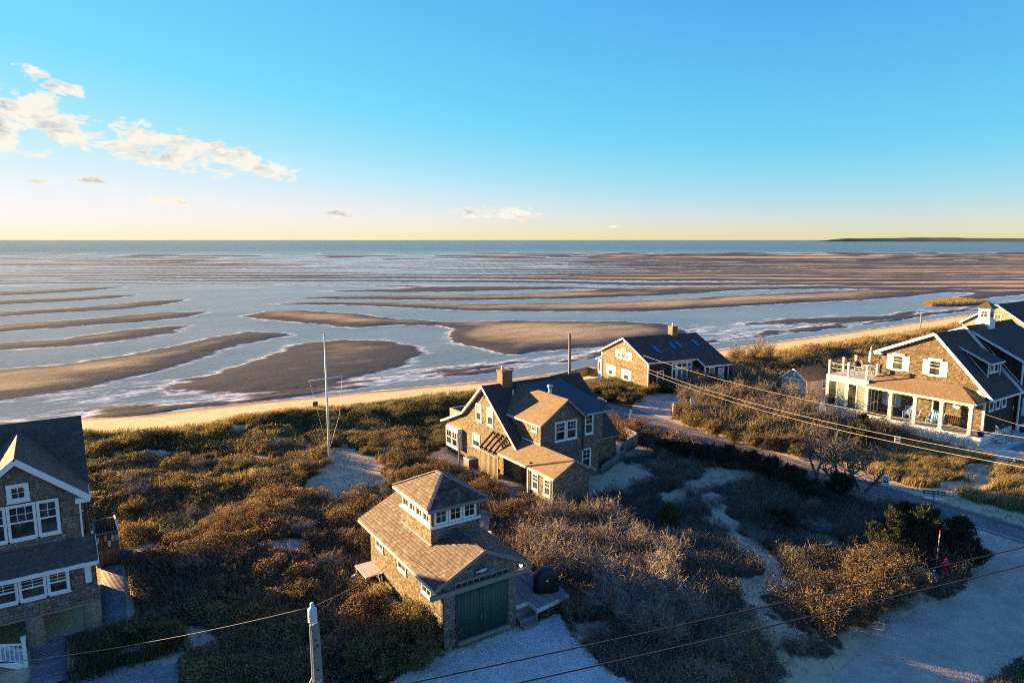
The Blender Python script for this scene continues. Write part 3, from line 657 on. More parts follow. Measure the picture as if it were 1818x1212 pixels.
def wall(parent, pl, poly, mat, holes=(), thick=.14, course=.135, wr=(.10, .20), core=None):
    """a wall slab behind the plane and its courses of shingles in front"""
    mb = MB(); mb.slab([pl.p(u, v) for u, v in poly], pl.N, thick)
    w = mb.build('wall', core or M_wallcore, parent)
    shingles(pl, poly, mat, w, course, wr, holes=holes)
    return w
def roof(parent, pts, mat, thick=.10, course=.16, wr=(.14, .30), edge=None, st=.012, name='roof'):
    """pts: planar 3D outline, first edge = eave; slab + courses"""
    P3 = [Vector(p) for p in pts]
    U = (P3[1]-P3[0]).normalized(); nn = None
    for i in range(2, len(P3)):
        c = U.cross(P3[i]-P3[0])
        if c.length > .05: nn = c.normalized(); break
    if nn.z < 0: nn = -nn
    Vv = nn.cross(U).normalized()
    if Vv.z < 0: Vv = -Vv
    pl = Plane(P3[0], U, Vv, nn)
    mb = MB(); mb.slab(P3, nn, thick)
    r = mb.build(name, edge or M_cream, parent)
    if course: r.data.materials.append(M_rooffelt); r.data.polygons[0].material_index = 1
    poly = [((p-P3[0]).dot(U), (p-P3[0]).dot(Vv)) for p in P3]
    vmin = min(q[1] for q in poly)
    if course: shingles(pl, poly, mat, r, course, wr, st, .006, name='roof_shingles', jit=.006)
    return r, pl
def window(parent, pl, u0, u1, v0, v1, grid=(2, 2), double=True, case=.09, blind=False, sill=True, mat=None, proud=.045, name='window', nbase=.02):
    mat = mat or M_white
    f = MB(); n0, n1 = nbase - .02, nbase + proud
    box_on(f, pl, u0, u0+case, v0, v1, n0, n1); box_on(f, pl, u1-case, u1, v0, v1, n0, n1)
    box_on(f, pl, u0+case, u1-case, v1-case, v1, n0, n1); box_on(f, pl, u0+case, u1-case, v0, v0+case*.8, n0, n1)
    w = f.build(name, mat, parent)
    a0, a1, b0, b1 = u0+case, u1-case, v0+case*.8, v1-case
    mid = (b0+b1)/2
    sashes = [(mid, b1, grid, .012), (b0, mid, (1, 1), .0)] if double else [(b0, b1, grid, .008)]
    s = MB(); k = min(.04, (a1-a0)*.12)
    for (c0, c1, g, off) in sashes:
        zz0, zz1 = nbase - .005 + off, nbase + .015 + off
        box_on(s, pl, a0, a0+k, c0, c1, zz0, zz1); box_on(s, pl, a1-k, a1, c0, c1, zz0, zz1)
        box_on(s, pl, a0+k, a1-k, c0, c0+k, zz0, zz1); box_on(s, pl, a0+k, a1-k, c1-k, c1, zz0, zz1)
        for i in range(1, g[0]):
            x = a0 + (a1-a0)*i/g[0]; box_on(s, pl, x-.012, x+.012, c0+k, c1-k, zz0, zz1-.004)
        for j in range(1, g[1]):
            y = c0 + (c1-c0)*j/g[1]; box_on(s, pl, a0+k, a1-k, y-.012, y+.012, zz0, zz1-.006)
        pm = MB(); pm.add([pl.p(a0, c0, zz0+.004), pl.p(a1, c0, zz0+.004), pl.p(a1, c1, zz0+.004), pl.p(a0, c1, zz0+.004)], [(0, 1, 2, 3)])
        pm.build('pane', M_blind if (blind and c1 == b1) else M_glass, w)
    s.build('sash', mat, w)
    if sill:
        m_ = MB(); box_on(m_, pl, u0-.04, u1+.04, v0-.05, v0-.003, n0, n1+.03); m_.build('sill', mat, w)
    return w
def shutter(parent, pl, u0, u1, v0, v1, mat):
    f = MB(); box_on(f, pl, u0, u1, v0, v1, .02, .045)
    for (a, b_) in ((v0+.06, (v0+v1)/2-.03), ((v0+v1)/2+.03, v1-.06)): box_on(f, pl, u0+.05, u1-.05, a, b_, .0452, .055)
    return f.build('shutter', mat, parent)
def boards(parent, pl, u0, u1, v0, v1, w, mat, name='board', vertical=True, t=.03, n0=0.0, gap=.008, joined=True):
    """a row of boards; joined into one part when each is only a few pixels wide"""
    V, F, T = [], [], []
    u = u0 if vertical else v0; end = u1 if vertical else v1
    while u < end - .01:
        e = min(u + w - gap, end); j = random.uniform(-.004, .004)
        mb = MB()
        if vertical: box_on(mb, pl, u, e, v0, v1, n0, n0+t+j)
        else: box_on(mb, pl, u0, u1, u, e, n0, n0+t+j)
        k = len(V); V += [tuple(x) for x in mb.v]; F += [tuple(k+i for i in f) for f in mb.f]; T += [random.random()]*len(mb.f)
        u += w
    o = npmesh(name, np.array(V), np.array(F), mat, parent, attrs={'tone': T})
    if joined: o['kind'] = 'stuff'
    return o
def trim(parent, segs, mat, w=.12, d=.04, name='trim', up=(0, 0, 1)):
    for i, (a, b_) in enumerate(segs):
        o = Vector((-.003*i, -.003*i, .002*i))      # lapped, never flush
        MB().bar(Vector(a) + o, Vector(b_) + o, d, w, up).build(name, mat, parent)
X_, Y_, Z_ = (1, 0, 0), (0, 1, 0), (0, 0, 1)
def PXneg(x): return Plane((x, 0, 0), Y_, Z_, (-1, 0, 0))      # u = y
def PXpos(x): return Plane((x, 0, 0), Y_, Z_, (1, 0, 0))
def PYneg(y): return Plane((0, y, 0), X_, Z_, (0, -1, 0))      # u = x
def PYpos(y): return Plane((0, y, 0), X_, Z_, (0, 1, 0))

# ------------------------------------------------------------------ boathouse with lookout tower
bh = tag(empty('boathouse', (12.65, 23.95, 0), R(-1)), 'small shingled boathouse with green double doors and windowed lookout tower on its roof', 'boathouse')
W, L, Z0 = 3.65, 8.2, .25
EX0, EX1, EZ, RX, RZ = -.55, 4.25, 3.17, 1.85, 4.34
def rz_at(x): return EZ + (RZ-EZ)*(x-EX0)/(RX-EX0) if x < RX else EZ + (RZ-EZ)*(EX1-x)/(EX1-RX)
front = PYneg(0); lw = PXneg(0)
wins = [(7.4, 6.45), (4.65, 3.7), (2.0, 1.05)]
dholes = [(.56, 3.22, .25, 2.95)]
wall(bh, front, [(0, Z0), (W, Z0), (W, rz_at(W)-.12), (RX, RZ-.12), (0, rz_at(0)-.12)], M_cedar_grey, dholes)
wall(bh, lw, [(0.01, Z0), (L, Z0), (L, 3.25), (0.01, 3.25)], M_cedar, [(b_, a, 1.98, 2.66) for a, b_ in wins])
wall(bh, PXpos(W), [(0.01, Z0), (L, Z0), (L, 3.2), (0.01, 3.2)], M_cedar)
wall(bh, PYpos(L), [(0.02, Z0), (W-.02, Z0), (W-.02, rz_at(W)-.12), (RX, RZ-.12), (0.02, rz_at(0)-.12)], M_cedar)
for a, b_ in wins: window(bh, lw, b_, a, 1.98, 2.66, (2, 2), double=False, case=.07)
Y0r, Y1r = -.32, 8.5
roof(bh, [(EX0, Y0r, EZ), (EX0, Y1r, EZ), (RX, Y1r, RZ), (RX, Y0r, RZ)], M_roof_wood, .09, .165, (.12, .28), M_woodgrey, .022)
roof(bh, [(EX1, Y0r, EZ), (EX1, Y1r, EZ), (RX, Y1r, RZ), (RX, Y0r, RZ)], M_roof_wood, .09, .165, (.12, .28), M_woodgrey, .022)
trim(bh, [((EX0-.02, Y0r-.03, EZ-.05), (RX, Y0r-.03, RZ-.05)), ((RX, Y0r-.03, RZ-.05), (EX1+.02, Y0r-.03, EZ-.05))], M_woodgrey, .14, .05, 'rake_board')
trim(bh, [((EX0-.01, Y0r, EZ-.09), (EX0-.01, Y1r, EZ-.09))], M_cream, .13, .04, 'fascia')
trim(bh, [((.02, .02, 3.17), (.02, L, 3.17))], M_cream, .10, .06, 'frieze_board')
# tower
tx0, tx1, ty0, ty1, tz0, tsill, ttop = .68, 3.18, 2.42, 5.72, 3.2, 4.60, 5.50
tw = M_cedar
for pl, u0, u1, holes in ((PYneg(ty0), tx0, tx1, ()), (PXneg(tx0), ty0, ty1, ()), (PXpos(tx1), ty0, ty1, ()), (PYpos(ty1), tx0, tx1, ())):
    flare = .0
    wall(bh, pl, [(u0, tz0), (u1, tz0), (u1, tsill), (u0, tsill)], M_cedar_grey if pl.N.y < -.5 else tw, thick=.1)
    for u in (u0 + .07, u1 - .07): box_on(MB(), pl, u-.07, u+.07, tsill, ttop, -.1, .0).build('corner_post', M_woodgrey, bh)
    ms = MB(); box_on(ms, pl, u0-.04, u1+.04, tsill-.05, tsill+.06, .02, .08); ms.build('sill_band', M_white, bh)
    k = 3 if (u1-u0) < 3 else 4
    step = (u1-u0-.28)/k
    for i in range(k): window(bh, pl, u0+.14+i*step+.015, u0+.14+(i+1)*step-.015, tsill+.07, ttop-.02, (2, 2), double=False, case=.075, sill=False, nbase=-.03)
mi = MB(); mi.box(tx0+.25, tx1-.25, ty0+.25, ty1-.25, tz0+.2, ttop); mi.build('tower_room', M_darkin, bh)
te, tz, ta = .30, 5.60, 6.52
A_, B_, C_, D_ = (tx0-te, ty0-te, tz), (tx1+te, ty0-te, tz), (tx1+te, ty1+te, tz), (tx0-te, ty1+te, tz)
r1, r2 = ((tx0+tx1)/2+.02, 3.75, ta), ((tx0+tx1)/2+.02, 4.35, ta)
for pts in ([A_, B_, r1], [B_, C_, r2, r1], [C_, D_, r2], [D_, A_, r1, r2]): roof(bh, pts, M_roof_wood, .07, .17, (.12, .26), M_woodgrey, .02)
trim(bh, [(A_, r1), (B_, r1), (C_, r2), (D_, r2), (r1, r2)], M_woodgrey, .05, .16, 'hip_cap')
zc = tz - .10
mf = MB(); q = [Vector(p) for p in (A_, B_, C_, D_)]
trim(bh, [((A_[0], A_[1], zc), (D_[0], D_[1], zc))], M_cream, .15, .04, 'fascia')
trim(bh, [((A_[0], A_[1]-.02, zc), (B_[0], B_[1]-.02, zc)), ((B_[0]+.02, B_[1], zc), (C_[0]+.02, C_[1], zc)), ((D_[0], D_[1]+.02, zc), (C_[0], C_[1]+.02, zc))], M_woodgrey, .15, .04, 'fascia')
msf = MB(); msf.slab([(A_[0]+.03, A_[1]+.03, tz-.09), (B_[0]-.03, B_[1]+.03, tz-.09), (C_[0]-.03, C_[1]-.03, tz-.09), (D_[0]+.03, D_[1]-.03, tz-.09)], Z_, .03); msf.build('soffit', M_cream, bh)
trim(bh, [((tx0-.03, ty0-.05, rz_at(tx0)+.03), (tx0-.03, ty1, rz_at(tx0)+.03))], M_cream, .03, .14, 'flashing')
# front: doors, track beam, transom, hoist arm, fish board, lamp
for (d0, d1) in ((.66, 1.90), (1.915, 3.15)):
    d = MB(); box_on(d, front, d0, d1, .40, 2.62, .012, .04); dd = d.build('door', M_wallcore, bh)
    bd = boards(dd, front, d0, d1, .40, 2.62, .155, M_green, 'board', True, .02, .0405, .006)
    hx = 1.80 if d0 < 1 else 2.02
    h = MB(); h.tube([front.p(hx, 1.02, .075), front.p(hx, 1.05, .11), front.p(hx, 1.20, .11), front.p(hx, 1.23, .075)], .014, 6); h.build('handle', M_metal, dd)
M_dtrim = simple('dark_trim', (.05, .04, .035), .8)
for a, b_ in ((.56, .655), (3.155, 3.24)): box_on(MB(), front, a, b_, .27, 2.62, .012, .05).build('door_jamb', M_dtrim, bh)
ms = MB(); box_on(ms, front, .62, 3.2, .22, .38, .02, .16); ms.build('door_sill', M_woodgrey, bh)
mb = MB(); box_on(mb, front, -.66, 4.38, 2.64, 2.86, .06, .20); mb.build('track_beam', M_woodgrey, bh, bevel=.01)
mb = MB(); box_on(mb, front, .56, 3.22, 2.865, 3.02, .015, .03); tr = mb.build('transom', M_darkin, bh)
mb = MB()
for i in range(10):
    u = .56 + i*(2.66/9); box_on(mb, front, u-.02, u+.02, 2.865, 3.02, .0302, .06)
box_on(mb, front, .50, 3.28, 3.02, 3.13, .025, .09)
mb.build('muntin', M_woodgrey, tr)
mb = MB(); mb.bar((1.92, -.0, 3.62), (1.92, -1.0, 3.60), .10, .12); mb.build('hoist_arm', M_woodgrey, bh)
for x in (.3, 3.35):
    for y in (.12, 2.8, 5.5, 8.0):
        mb = MB(); mb.tube([(x, y, -.4), (x, y, .27)], .13, 10); mb.build('piling', M_woodgrey, bh, True)
me = MB(); box_on(me, front, 1.50, 2.24, 3.17, 3.42, .03, .05)
fb = tag(me.build('fish_sign', simple('navy_board', (.012, .03, .07), .5)), 'small blue board with a white fish on the boathouse gable', 'sign')
fb.location = (12.65, 23.95, 0); fb.rotation_euler = (0, 0, R(-1))
mw = MB()
out = [(1.56, 3.38), (1.62, 3.30), (1.72, 3.33), (1.90, 3.37), (2.06, 3.36), (2.16, 3.30), (2.06, 3.24), (1.90, 3.22), (1.72, 3.26), (1.62, 3.285), (1.56, 3.20), (1.59, 3.29)]
mw.slab([front.p(u, v, .058) for u, v in out], (0, -1, 0), .0055); mw.build('white_fish', M_white, fb)
mk = MB()
for u in (1.80, 1.90, 2.0): mk.slab([front.p(u, 3.25, .060), front.p(u+.03, 3.25, .060), front.p(u+.06, 3.34, .060), front.p(u+.03, 3.34, .060)], (0, -1, 0), .0015)
mk.build('fish_marking', MATS['navy_board'], fb)
m, n, l, b = newmat('lamp_glow'); b.inputs['Base Color'].default_value = (1, .9, .7, 1); b.inputs['Emission Color'].default_value = (1, .75, .45, 1); b.inputs['Emission Strength'].default_value = 1.0
lp = MB(); lp.lathe([(.0, -.07), (.06, -.05), (.075, 0), (.06, .05), (.0, .07)], (3.86, -.12, 3.02), 10); lo = lp.build('lamp_globe', m, bh, True)
lp = MB(); lp.bar((3.66, .0, 3.12), (3.86, -.12, 3.10), .03); lp.lathe([(.05, 0), (.06, .05), (.02, .08)], (3.86, -.12, 3.06), 8); lp.build('lamp_bracket', M_metal, bh)

# deck beside the boathouse, its steps, walkway, grill, landing
def world_of(frame_xy, rot, p):
    c, s = math.cos(R(rot)), math.sin(R(rot)); return Vector((frame_xy[0] + p[0]*c - p[1]*s, frame_xy[1] + p[0]*s + p[1]*c, p[2] if len(p) > 2 else 0))
BHF = (12.65, 23.95)
dk = tag(empty('side_deck', (*BHF, 0), R(-1)), 'raised grey plank deck with three steps beside the boathouse', 'deck')
dpoly_ = [(3.80, .55), (4.72, .55), (4.72, -.22), (6.72, 0.02), (6.85, 2.3), (6.2, 3.4), (6.9, 6.2), (7.4, 8.3), (3.80, 8.3)]
V, F, T = [], [], []
x = 3.80
while x < 7.4:
    e = min(x + .135, 7.4); mid = (x+e)/2
    ysp = []
    for i in range(len(dpoly_)):
        (x0, y0), (x1, y1) = dpoly_[i], dpoly_[(i+1) % len(dpoly_)]
        if (x0 <= mid) != (x1 <= mid): ysp.append(y0 + (y1-y0)*(mid-x0)/(x1-x0))
    ysp.sort()
    for a, b_ in zip(ysp[::2], ysp[1::2]):
        mb = MB(); mb.box(x, e-.012, a, b_, .66, .70 + random.uniform(-.003, .003)); k = len(V); V += mb.v; F += [tuple(k+i for i in f) for f in mb.f]; T += [random.random()]*6
    x += .135
tag(npmesh('deck_boards', np.array(V), np.array(F), M_deckwood, dk, attrs={'tone': T}), kind='stuff')
rim = MB(); pr = dpoly_[:6]
for a, b_ in zip(pr, pr[1:]): rim.bar((a[0], a[1], .60), (b_[0], b_[1], .60), .05, .20)
rim.build('rim_joist', M_cream, dk)
for (x, y) in ((4.72, -.16), (6.66, .06), (6.75, 2.2), (6.85, 6.0)):
    mb = MB(); mb.box(x-.06, x+.06, y-.02, y+.10, -.3, .58); mb.build('post', M_woodgrey, dk)
for i in range(3):
    mb = MB(); mb.box(3.82, 4.66, -.45+.32*i, -.13+.32*i, .12+.17*i, .17+.17*i); mb.build('step', M_woodgrey, dk)
    mb = MB(); mb.box(3.82, 4.66, -.43+.32*i, -.40+.32*i, -.02+.17*i, .118+.17*i); mb.build('riser', M_woodgrey, dk)
def walkway(name, pts, z, width, label, cat='walkway', bw=.15):
    """planked walk along a polyline: each plank crosswise"""
    o = tag(empty(name, (pts[0][0], pts[0][1], 0)), label, cat)
    V, F, T = [], [], []
    for a, b_ in zip(pts, pts[1:]):
        A, B2 = Vector((*a, 0)), Vector((*b_, 0)); d = (B2-A); Ls = d.length; d.normalize(); s = Vector((-d.y, d.x, 0))
        k = 0
        while k*bw < Ls:
            c = A + d*(k*bw + bw/2) - Vector((pts[0][0], pts[0][1], 0))
            za = z if not callable(z) else z((A + d*(k*bw))[:2])
            mb = MB(); mb.bar(c - s*width/2 + Vector((0, 0, za + random.uniform(-.004, .004))), c + s*width/2 + Vector((0, 0, za)), bw-.012, .04); n_ = len(V)
            V += mb.v; F += [tuple(n_+i for i in f) for f in mb.f]; T += [random.random()]*len(mb.f); k += 1
    tag(npmesh('planks', np.array(V), np.array(F), M_deckwood, o, attrs={'tone': T}), kind='stuff')
    mj = MB()
    for a, b_ in zip(pts, pts[1:]):
        A, B2 = Vector((*a, 0)), Vector((*b_, 0)); d = (B2-A).normalized(); s = Vector((-d.y, d.x, 0))
        for k in (-1, 1):
            za = z if not callable(z) else z(a); zb = z if not callable(z) else z(b_)
            o0 = Vector((pts[0][0], pts[0][1], 0)); mj.bar(A - o0 + s*k*(width/2-.1) + Vector((0, 0, za-.09)), B2 - o0 + s*k*(width/2-.1) + Vector((0, 0, zb-.09)), .05, .13)
    mj.build('joist', M_woodgrey, o)
    return o
wp = [tuple(world_of(BHF, -1, p)[:2]) for p in ((6.6, 8.4), (7.6, 10.4), (10.3, 12.4))]
walkway('plank_walkway', wp, .50, 1.35, 'grey plank walkway stepping down from the side deck towards the open porch')
wp2 = [tuple(world_of(BHF, -1, p)[:2]) for p in ((10.5, 12.6), (12.6, 13.6), (13.4, 16.6))]
walkway('porch_walkway', wp2, .36, 1.9, 'wide pale plank walk in front of the open porch of the two storey house')
ld = tag(empty('landing_shelf', (*BHF, 0), R(-1)), 'small plank landing sticking out from the back of the boathouse wall', 'landing')
mb = MB(); mb.box(-.95, -.03, 6.6, 8.15, .80, .86); mb.build('planks', M_cream, ld)
for x, y in ((-.92, 6.65), (-.92, 8.0), (-.2, 6.65), (-.2, 8.0)): MB().box(x, x+.09, y, y+.09, -.4, .798).build('post', M_woodgrey, ld)

gc = world_of(BHF, -1, (6.05, .95, .70))
gr = tag(empty('covered_grill', gc, R(-20)), 'barbecue grill under a black fitted cover on the side deck', 'grill')
mb = MB()
prof = [(0.0, .62, .34), (.35, .60, .33), (.72, .60, .33), (.92, .50, .31), (1.12, .36, .26), (1.18, .24, .18)]
rings = []
for z, hx, hy in prof:
    ring = []
    for k in range(20):
        a = 2*math.pi*k/20; c_, s_ = math.cos(a), math.sin(a); f_ = (abs(c_)**4 + abs(s_)**4)**(-.25)
        w_ = 1 + .05*math.sin(k*2.5 + z*7); ring.append((hx*c_*f_*w_, hy*s_*f_*w_, z))
    rings.append(ring)
mb.v = [p for r_ in rings for p in r_]
for i in range(len(rings)-1):
    for k in range(20): mb.f.append((i*20+k, i*20+(k+1) % 20, (i+1)*20+(k+1) % 20, (i+1)*20+k))
mb.f += [tuple(range(20))[::-1], tuple(range(100, 120))]
mb.build('cover', M_black, gr, True)
mb = MB(); mb.slab([(-.10, -.345, .62), (.02, -.345, .62), (.02, -.345, .68), (-.10, -.345, .68)], (0, -1, 0), .004); mb.build('cover_badge', M_white, gr)
# ------------------------------------------------------------------ main two storey house
mh = tag(empty('cottage', (26.7, 34.5, 0)), 'two storey shingled house with brick chimney, black shed dormer and a low porch wing', 'house')
gx = PXneg(0)
prof = [(3.9, -.1), (14.8, -.1), (14.8, 2.45), (11.92, 3.70), (8.84, 6.38), (3.9, 2.42)]
gh = [(9.25, 10.05, 3.62, 4.98), (7.55, 8.4, 3.62, 5.0), (9.5, 10.6, 1.45, 2.5), (12.3, 14.2, .80, 2.3)]
wall(mh, gx, prof, M_cedar_tan, gh)
window(mh, gx, 9.22, 10.08, 3.60, 5.0, (3, 2), case=.11, blind=True)
window(mh, gx, 7.53, 8.42, 3.60, 5.02, (3, 2), case=.11, blind=True)
window(mh, gx, 9.48, 10.62, 1.42, 2.5, (3, 2), case=.11, blind=True)
by = box_on(MB(), gx, 12.25, 14.25, 2.10, 2.36, .0, .45).build('bay_window', M_white, mh)
box_on(MB(), gx, 12.25, 14.25, .62, .80, .0, .45).build('bay_sill', M_white, by)
bpl = Plane((-.45, 0, 0), Y_, Z_, (-1, 0, 0))
mb = MB(); mb.box(-.42, -.01, 12.3, 14.2, .80, 2.10); mb.build('bay_box', M_white, by)
for (a, b_) in ((12.3, 13.2), (13.25, 14.2)): window(mh, Plane((-.42, 0, 0), Y_, Z_, (-1, 0, 0)), a, b_, .80, 2.10, (2, 1), case=.07, sill=False)
mb = MB(); box_on(mb, gx, 8.74, 8.90, 5.55, 6.0, .01, .05); mb.build('gable_vent', M_darkin, mh)
# main roof: front slope, rear slope, lower rear kick
RYm, RZm = 8.84, 6.55
roof(mh, [(-.25, 3.7, 2.42), (9.3, 3.7, 2.42), (9.3, RYm, RZm), (-.25, RYm, RZm)], M_roof_dark, .12, .15, (.2, .34), M_cream)
roof(mh, [(-.25, 11.92, 3.86), (9.3, 11.92, 3.86), (9.3, RYm, RZm), (-.25, RYm, RZm)], M_roof_dark, .12, .15, (.2, .34), M_cream)
roof(mh, [(-.25, 15.45, 2.42), (9.3, 15.45, 2.42), (9.3, 11.92, 3.86), (-.25, 11.92, 3.86)], M_roof_dark, .12, .15, (.2, .34), M_cream)
trim(mh, [((-.28, 15.5, 2.37), (-.28, 11.92, 3.80)), ((-.28, 11.92, 3.80), (-.28, RYm, RZm-.06)), ((-.28, RYm, RZm-.06), (-.28, 3.7, 2.36))], M_cream, .17, .05, 'rake_board', up=(0, 0, 1))
wall(mh, PXpos(9.0), [(3.9, -.1), (14.8, -.1), (14.8, 2.45), (11.92, 3.70), (8.84, 6.38), (3.9, 2.42)], M_cedar)
wall(mh, PYneg(3.95), [(0.05, -.1), (8.95, -.1), (8.95, 2.45), (0.05, 2.45)], M_cedar)
wall(mh, PYpos(14.8), [(0.05, -.1), (8.95, -.1), (8.95, 2.45), (0.05, 2.45)], M_cedar)
# rear roof deck parapet seen beyond the gable
mb = MB(); mb.box(.4, 3.6, 14.9, 15.1, 2.4, 3.5); mb.box(.4, .55, 12.4, 14.9, 2.6, 3.5); mb.build('roof_deck_wall', M_woodgrey, mh)
# cross gable
cy = 2.6; cf = PYneg(cy)
wall(mh, cf, [(.75, 2.45), (4.42, 2.45), (4.42, 4.85), (2.9, 6.22), (.75, 4.72)], M_cedar_grey, [(1.85, 3.95, 3.35, 4.75)])
for a, b_ in ((1.95, 2.93), (2.98, 3.96)): window(mh, cf, a, b_, 3.35, 4.78, (3, 2), case=.085)
clw = PXneg(.75)
wall(mh, clw, [(2.61, 2.6), (8.0, 2.6), (8.0, 4.8), (2.61, 4.8)], M_cedar_tan, [(3.05, 3.62, 4.15, 4.75)])
window(mh, clw, 3.02, 3.65, 4.12, 4.76, (2, 2), double=False, case=.07)
mb = MB(); mb.box(.8, 4.4, 2.62, 8.0, 2.45, 2.55); mb.build('soffit', M_woodgrey, mh)
cr0 = (2.9, 2.28, 6.40); cr1 = (2.9, 8.70, 6.40)
roof(mh, [(.50, 2.28, 4.80), (.50, 8.70, 4.80), cr1, cr0], M_roof_brown, .10, .15, (.2, .34), M_cream)
roof(mh, [(4.62, 2.28, 4.86), (4.62, 8.70, 4.86), cr1, cr0], M_roof_brown, .10, .15, (.2, .34), M_woodgrey)
trim(mh, [((.48, 2.25, 4.73), (2.9, 2.25, 6.33)), ((2.9, 2.25, 6.33), (4.64, 2.25, 4.79))], M_woodgrey, .15, .05, 'rake_board')
trim(mh, [((.48, 2.3, 4.72), (.48, 8.2, 4.72))], M_cream, .11, .05, 'gutter')
# shed dormer with the black roof
wall(mh, PYneg(cy+.005), [(4.42, 2.52), (6.42, 2.52), (6.42, 5.02), (4.42, 5.02)], M_cedar_grey, [(4.72, 5.5, 3.45, 4.95)])
window(mh, PYneg(cy+.005), 4.70, 5.5, 3.45, 4.95, (2, 2), case=.085)
wall(mh, PXpos(6.42), [(2.62, 2.52), (7.6, 2.52), (7.6, 6.1), (2.62, 5.0)], M_cedar)
roof(mh, [(4.35, 2.25, 5.12), (7.05, 2.25, 5.12), (6.75, 8.15, 6.47), (2.85, 8.15, 6.47)], M_roof_black, .12, 0, name='black_roof', edge=M_roof_black)
trim(mh, [((4.55, 2.22, 5.03), (7.07, 2.22, 5.03))], simple('gutter_grey', (.34, .37, .38), .5), .13, .07, 'gutter')
mb = MB(); mb.tube([(4.50, 2.50, 4.95), (4.50, 2.50, 2.3)], .045, 8); mb.build('downpipe', simple('bronze_pipe', (.05, .04, .035), .5), mh)
mb = MB(); mb.tube([(.72, 2.5, 4.75), (.72, 2.5, 3.2)], .045, 8); mb.build('downpipe', MATS['bronze_pipe'], mh)
# ground floor front
wall(mh, PYneg(2.95), [(2.2, -.1), (6.42, -.1), (6.42, 2.52), (2.2, 2.52)], M_cedar_grey, [(4.78, 5.62, .75, 2.2)])
window(mh, PYneg(2.95), 4.75, 5.62, .72, 2.25, (2, 2), case=.085)
wall(mh, PXpos(6.42), [(2.96, -.1), (3.9, -.1), (3.9, 2.52), (2.96, 2.52)], M_cedar)
# porch wing
wx0, wx1, wy0, wy1 = -.85, 2.15, -.95, 5.3
wallw = PXneg(wx0)
wall(mh, wallw, [(wy0+.01, -.2), (1.75, -.2), (1.75, 2.36), (wy0+.01, 2.36)], M_cedar_tan, [(.62, 1.4, .95, 2.08), (-.72, .05, .95, 2.08)])
window(mh, wallw, .64, 1.36, .92, 2.1, (2, 2), case=.09)
window(mh, wallw, -.70, .02, .92, 2.1, (2, 2), case=.09)
wall(mh, PYneg(wy0), [(wx0, -.2), (wx1, -.2), (wx1, 2.38), (.76, 3.12), (wx0, 2.38)], M_cedar_grey)
wall(mh, PXpos(wx1), [(wy0+.01, -.2), (2.9, -.2), (2.9, 2.36), (wy0+.01, 2.36)], M_cedar_grey)
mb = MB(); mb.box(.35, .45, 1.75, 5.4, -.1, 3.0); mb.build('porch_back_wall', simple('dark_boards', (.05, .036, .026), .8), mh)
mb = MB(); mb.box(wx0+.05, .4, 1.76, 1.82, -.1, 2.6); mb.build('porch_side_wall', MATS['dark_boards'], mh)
mb = MB(); mb.box(wx0-.02, wx0+.09, 1.86, 1.98, .2, 2.36); mb.build('porch_post', M_white, mh)
mb = MB(); mb.box(wx0, .4, 1.8, 7.9, .2, .30); mb.build('porch_floor', M_woodgrey, mh)
for s_, ex in ((-1, -1.02), (1, 2.54)):
    roof(mh, [(ex, -1.2, 2.36), (ex, 5.5 if s_ < 0 else 4.2, 2.36), (.76, 5.5 if s_ < 0 else 4.2, 3.30), (.76, -1.2, 3.30)], M_roof_brown, .10, .15, (.2, .34), M_cream if s_ < 0 else M_woodgrey)
trim(mh, [((-1.04, -1.23, 2.29), (.76, -1.23, 3.23)), ((.76, -1.23, 3.23), (2.56, -1.23, 2.29))], M_woodgrey, .14, .05, 'rake_board')
trim(mh, [((-1.04, -1.2, 2.27), (-1.04, 5.5, 2.27))], M_cream, .12, .05, 'gutter')
for y in (5.75, 6.35, 6.95, 7.55):
    mb = MB(); mb.bar((.0, y, 3.30), (-1.25, y, 2.24), .11, .17); mb.build('pergola_beam', simple('pergola_brown', (.075, .05, .034), .8) if y < 6 else MATS['pergola_brown'], mh)
mb = MB(); mb.bar((-1.05, 5.5, 2.26), (-1.05, 7.9, 2.22), .09, .14); mb.build('pergola_plate', MATS['pergola_brown'], mh)
fp = MB(); box_on(fp, PXneg(-.98), 5.35, 7.9, 1.92, 2.02, -.02, .07); fpn = fp.build('screen_fence', M_woodgrey, mh)
boards(fpn, PXneg(-1.0), 5.35, 7.9, -.1, 1.92, .17, M_brownwood, 'board', True, .025, .0, .01)
mb = MB(); mb.box(.72, .95, 2.7, 5.9, 3.28, 3.42); mb.build('flashing', M_white, mh)
# chimney
ch = MB(); ch.box(1.38, 2.30, 8.45, 9.2, 5.9, 7.55); chm = ch.build('chimney', M_brick, mh)
ch = MB(); ch.box(1.32, 2.36, 8.39, 9.26, 7.46, 7.60); ch.build('chimney_cap', M_brick, chm)
ch = MB(); ch.tube([(1.62, 8.8, 7.6), (1.62, 8.8, 7.92)], .11, 10); ch.build('flue', M_cream, chm)
mb = MB(); mb.tube([(2.0, 7.9, 5.5), (2.0, 7.9, 6.15)], .05, 8); mb.lathe([(.16, 0), (.06, .12)], (2.0, 7.9, 5.70), 10); mb.build('vent_pipe', M_white, mh)
mb = MB(); mb.tube([(3.35, 5.0, 5.6), (3.35, 5.0, 6.72)], .13, 12); mb.lathe([(.15, 0), (.22, .02), (.22, .18), (.1, .24)], (3.35, 5.0, 6.68), 12); mb.build('flue_pipe', M_metal, mh, True)

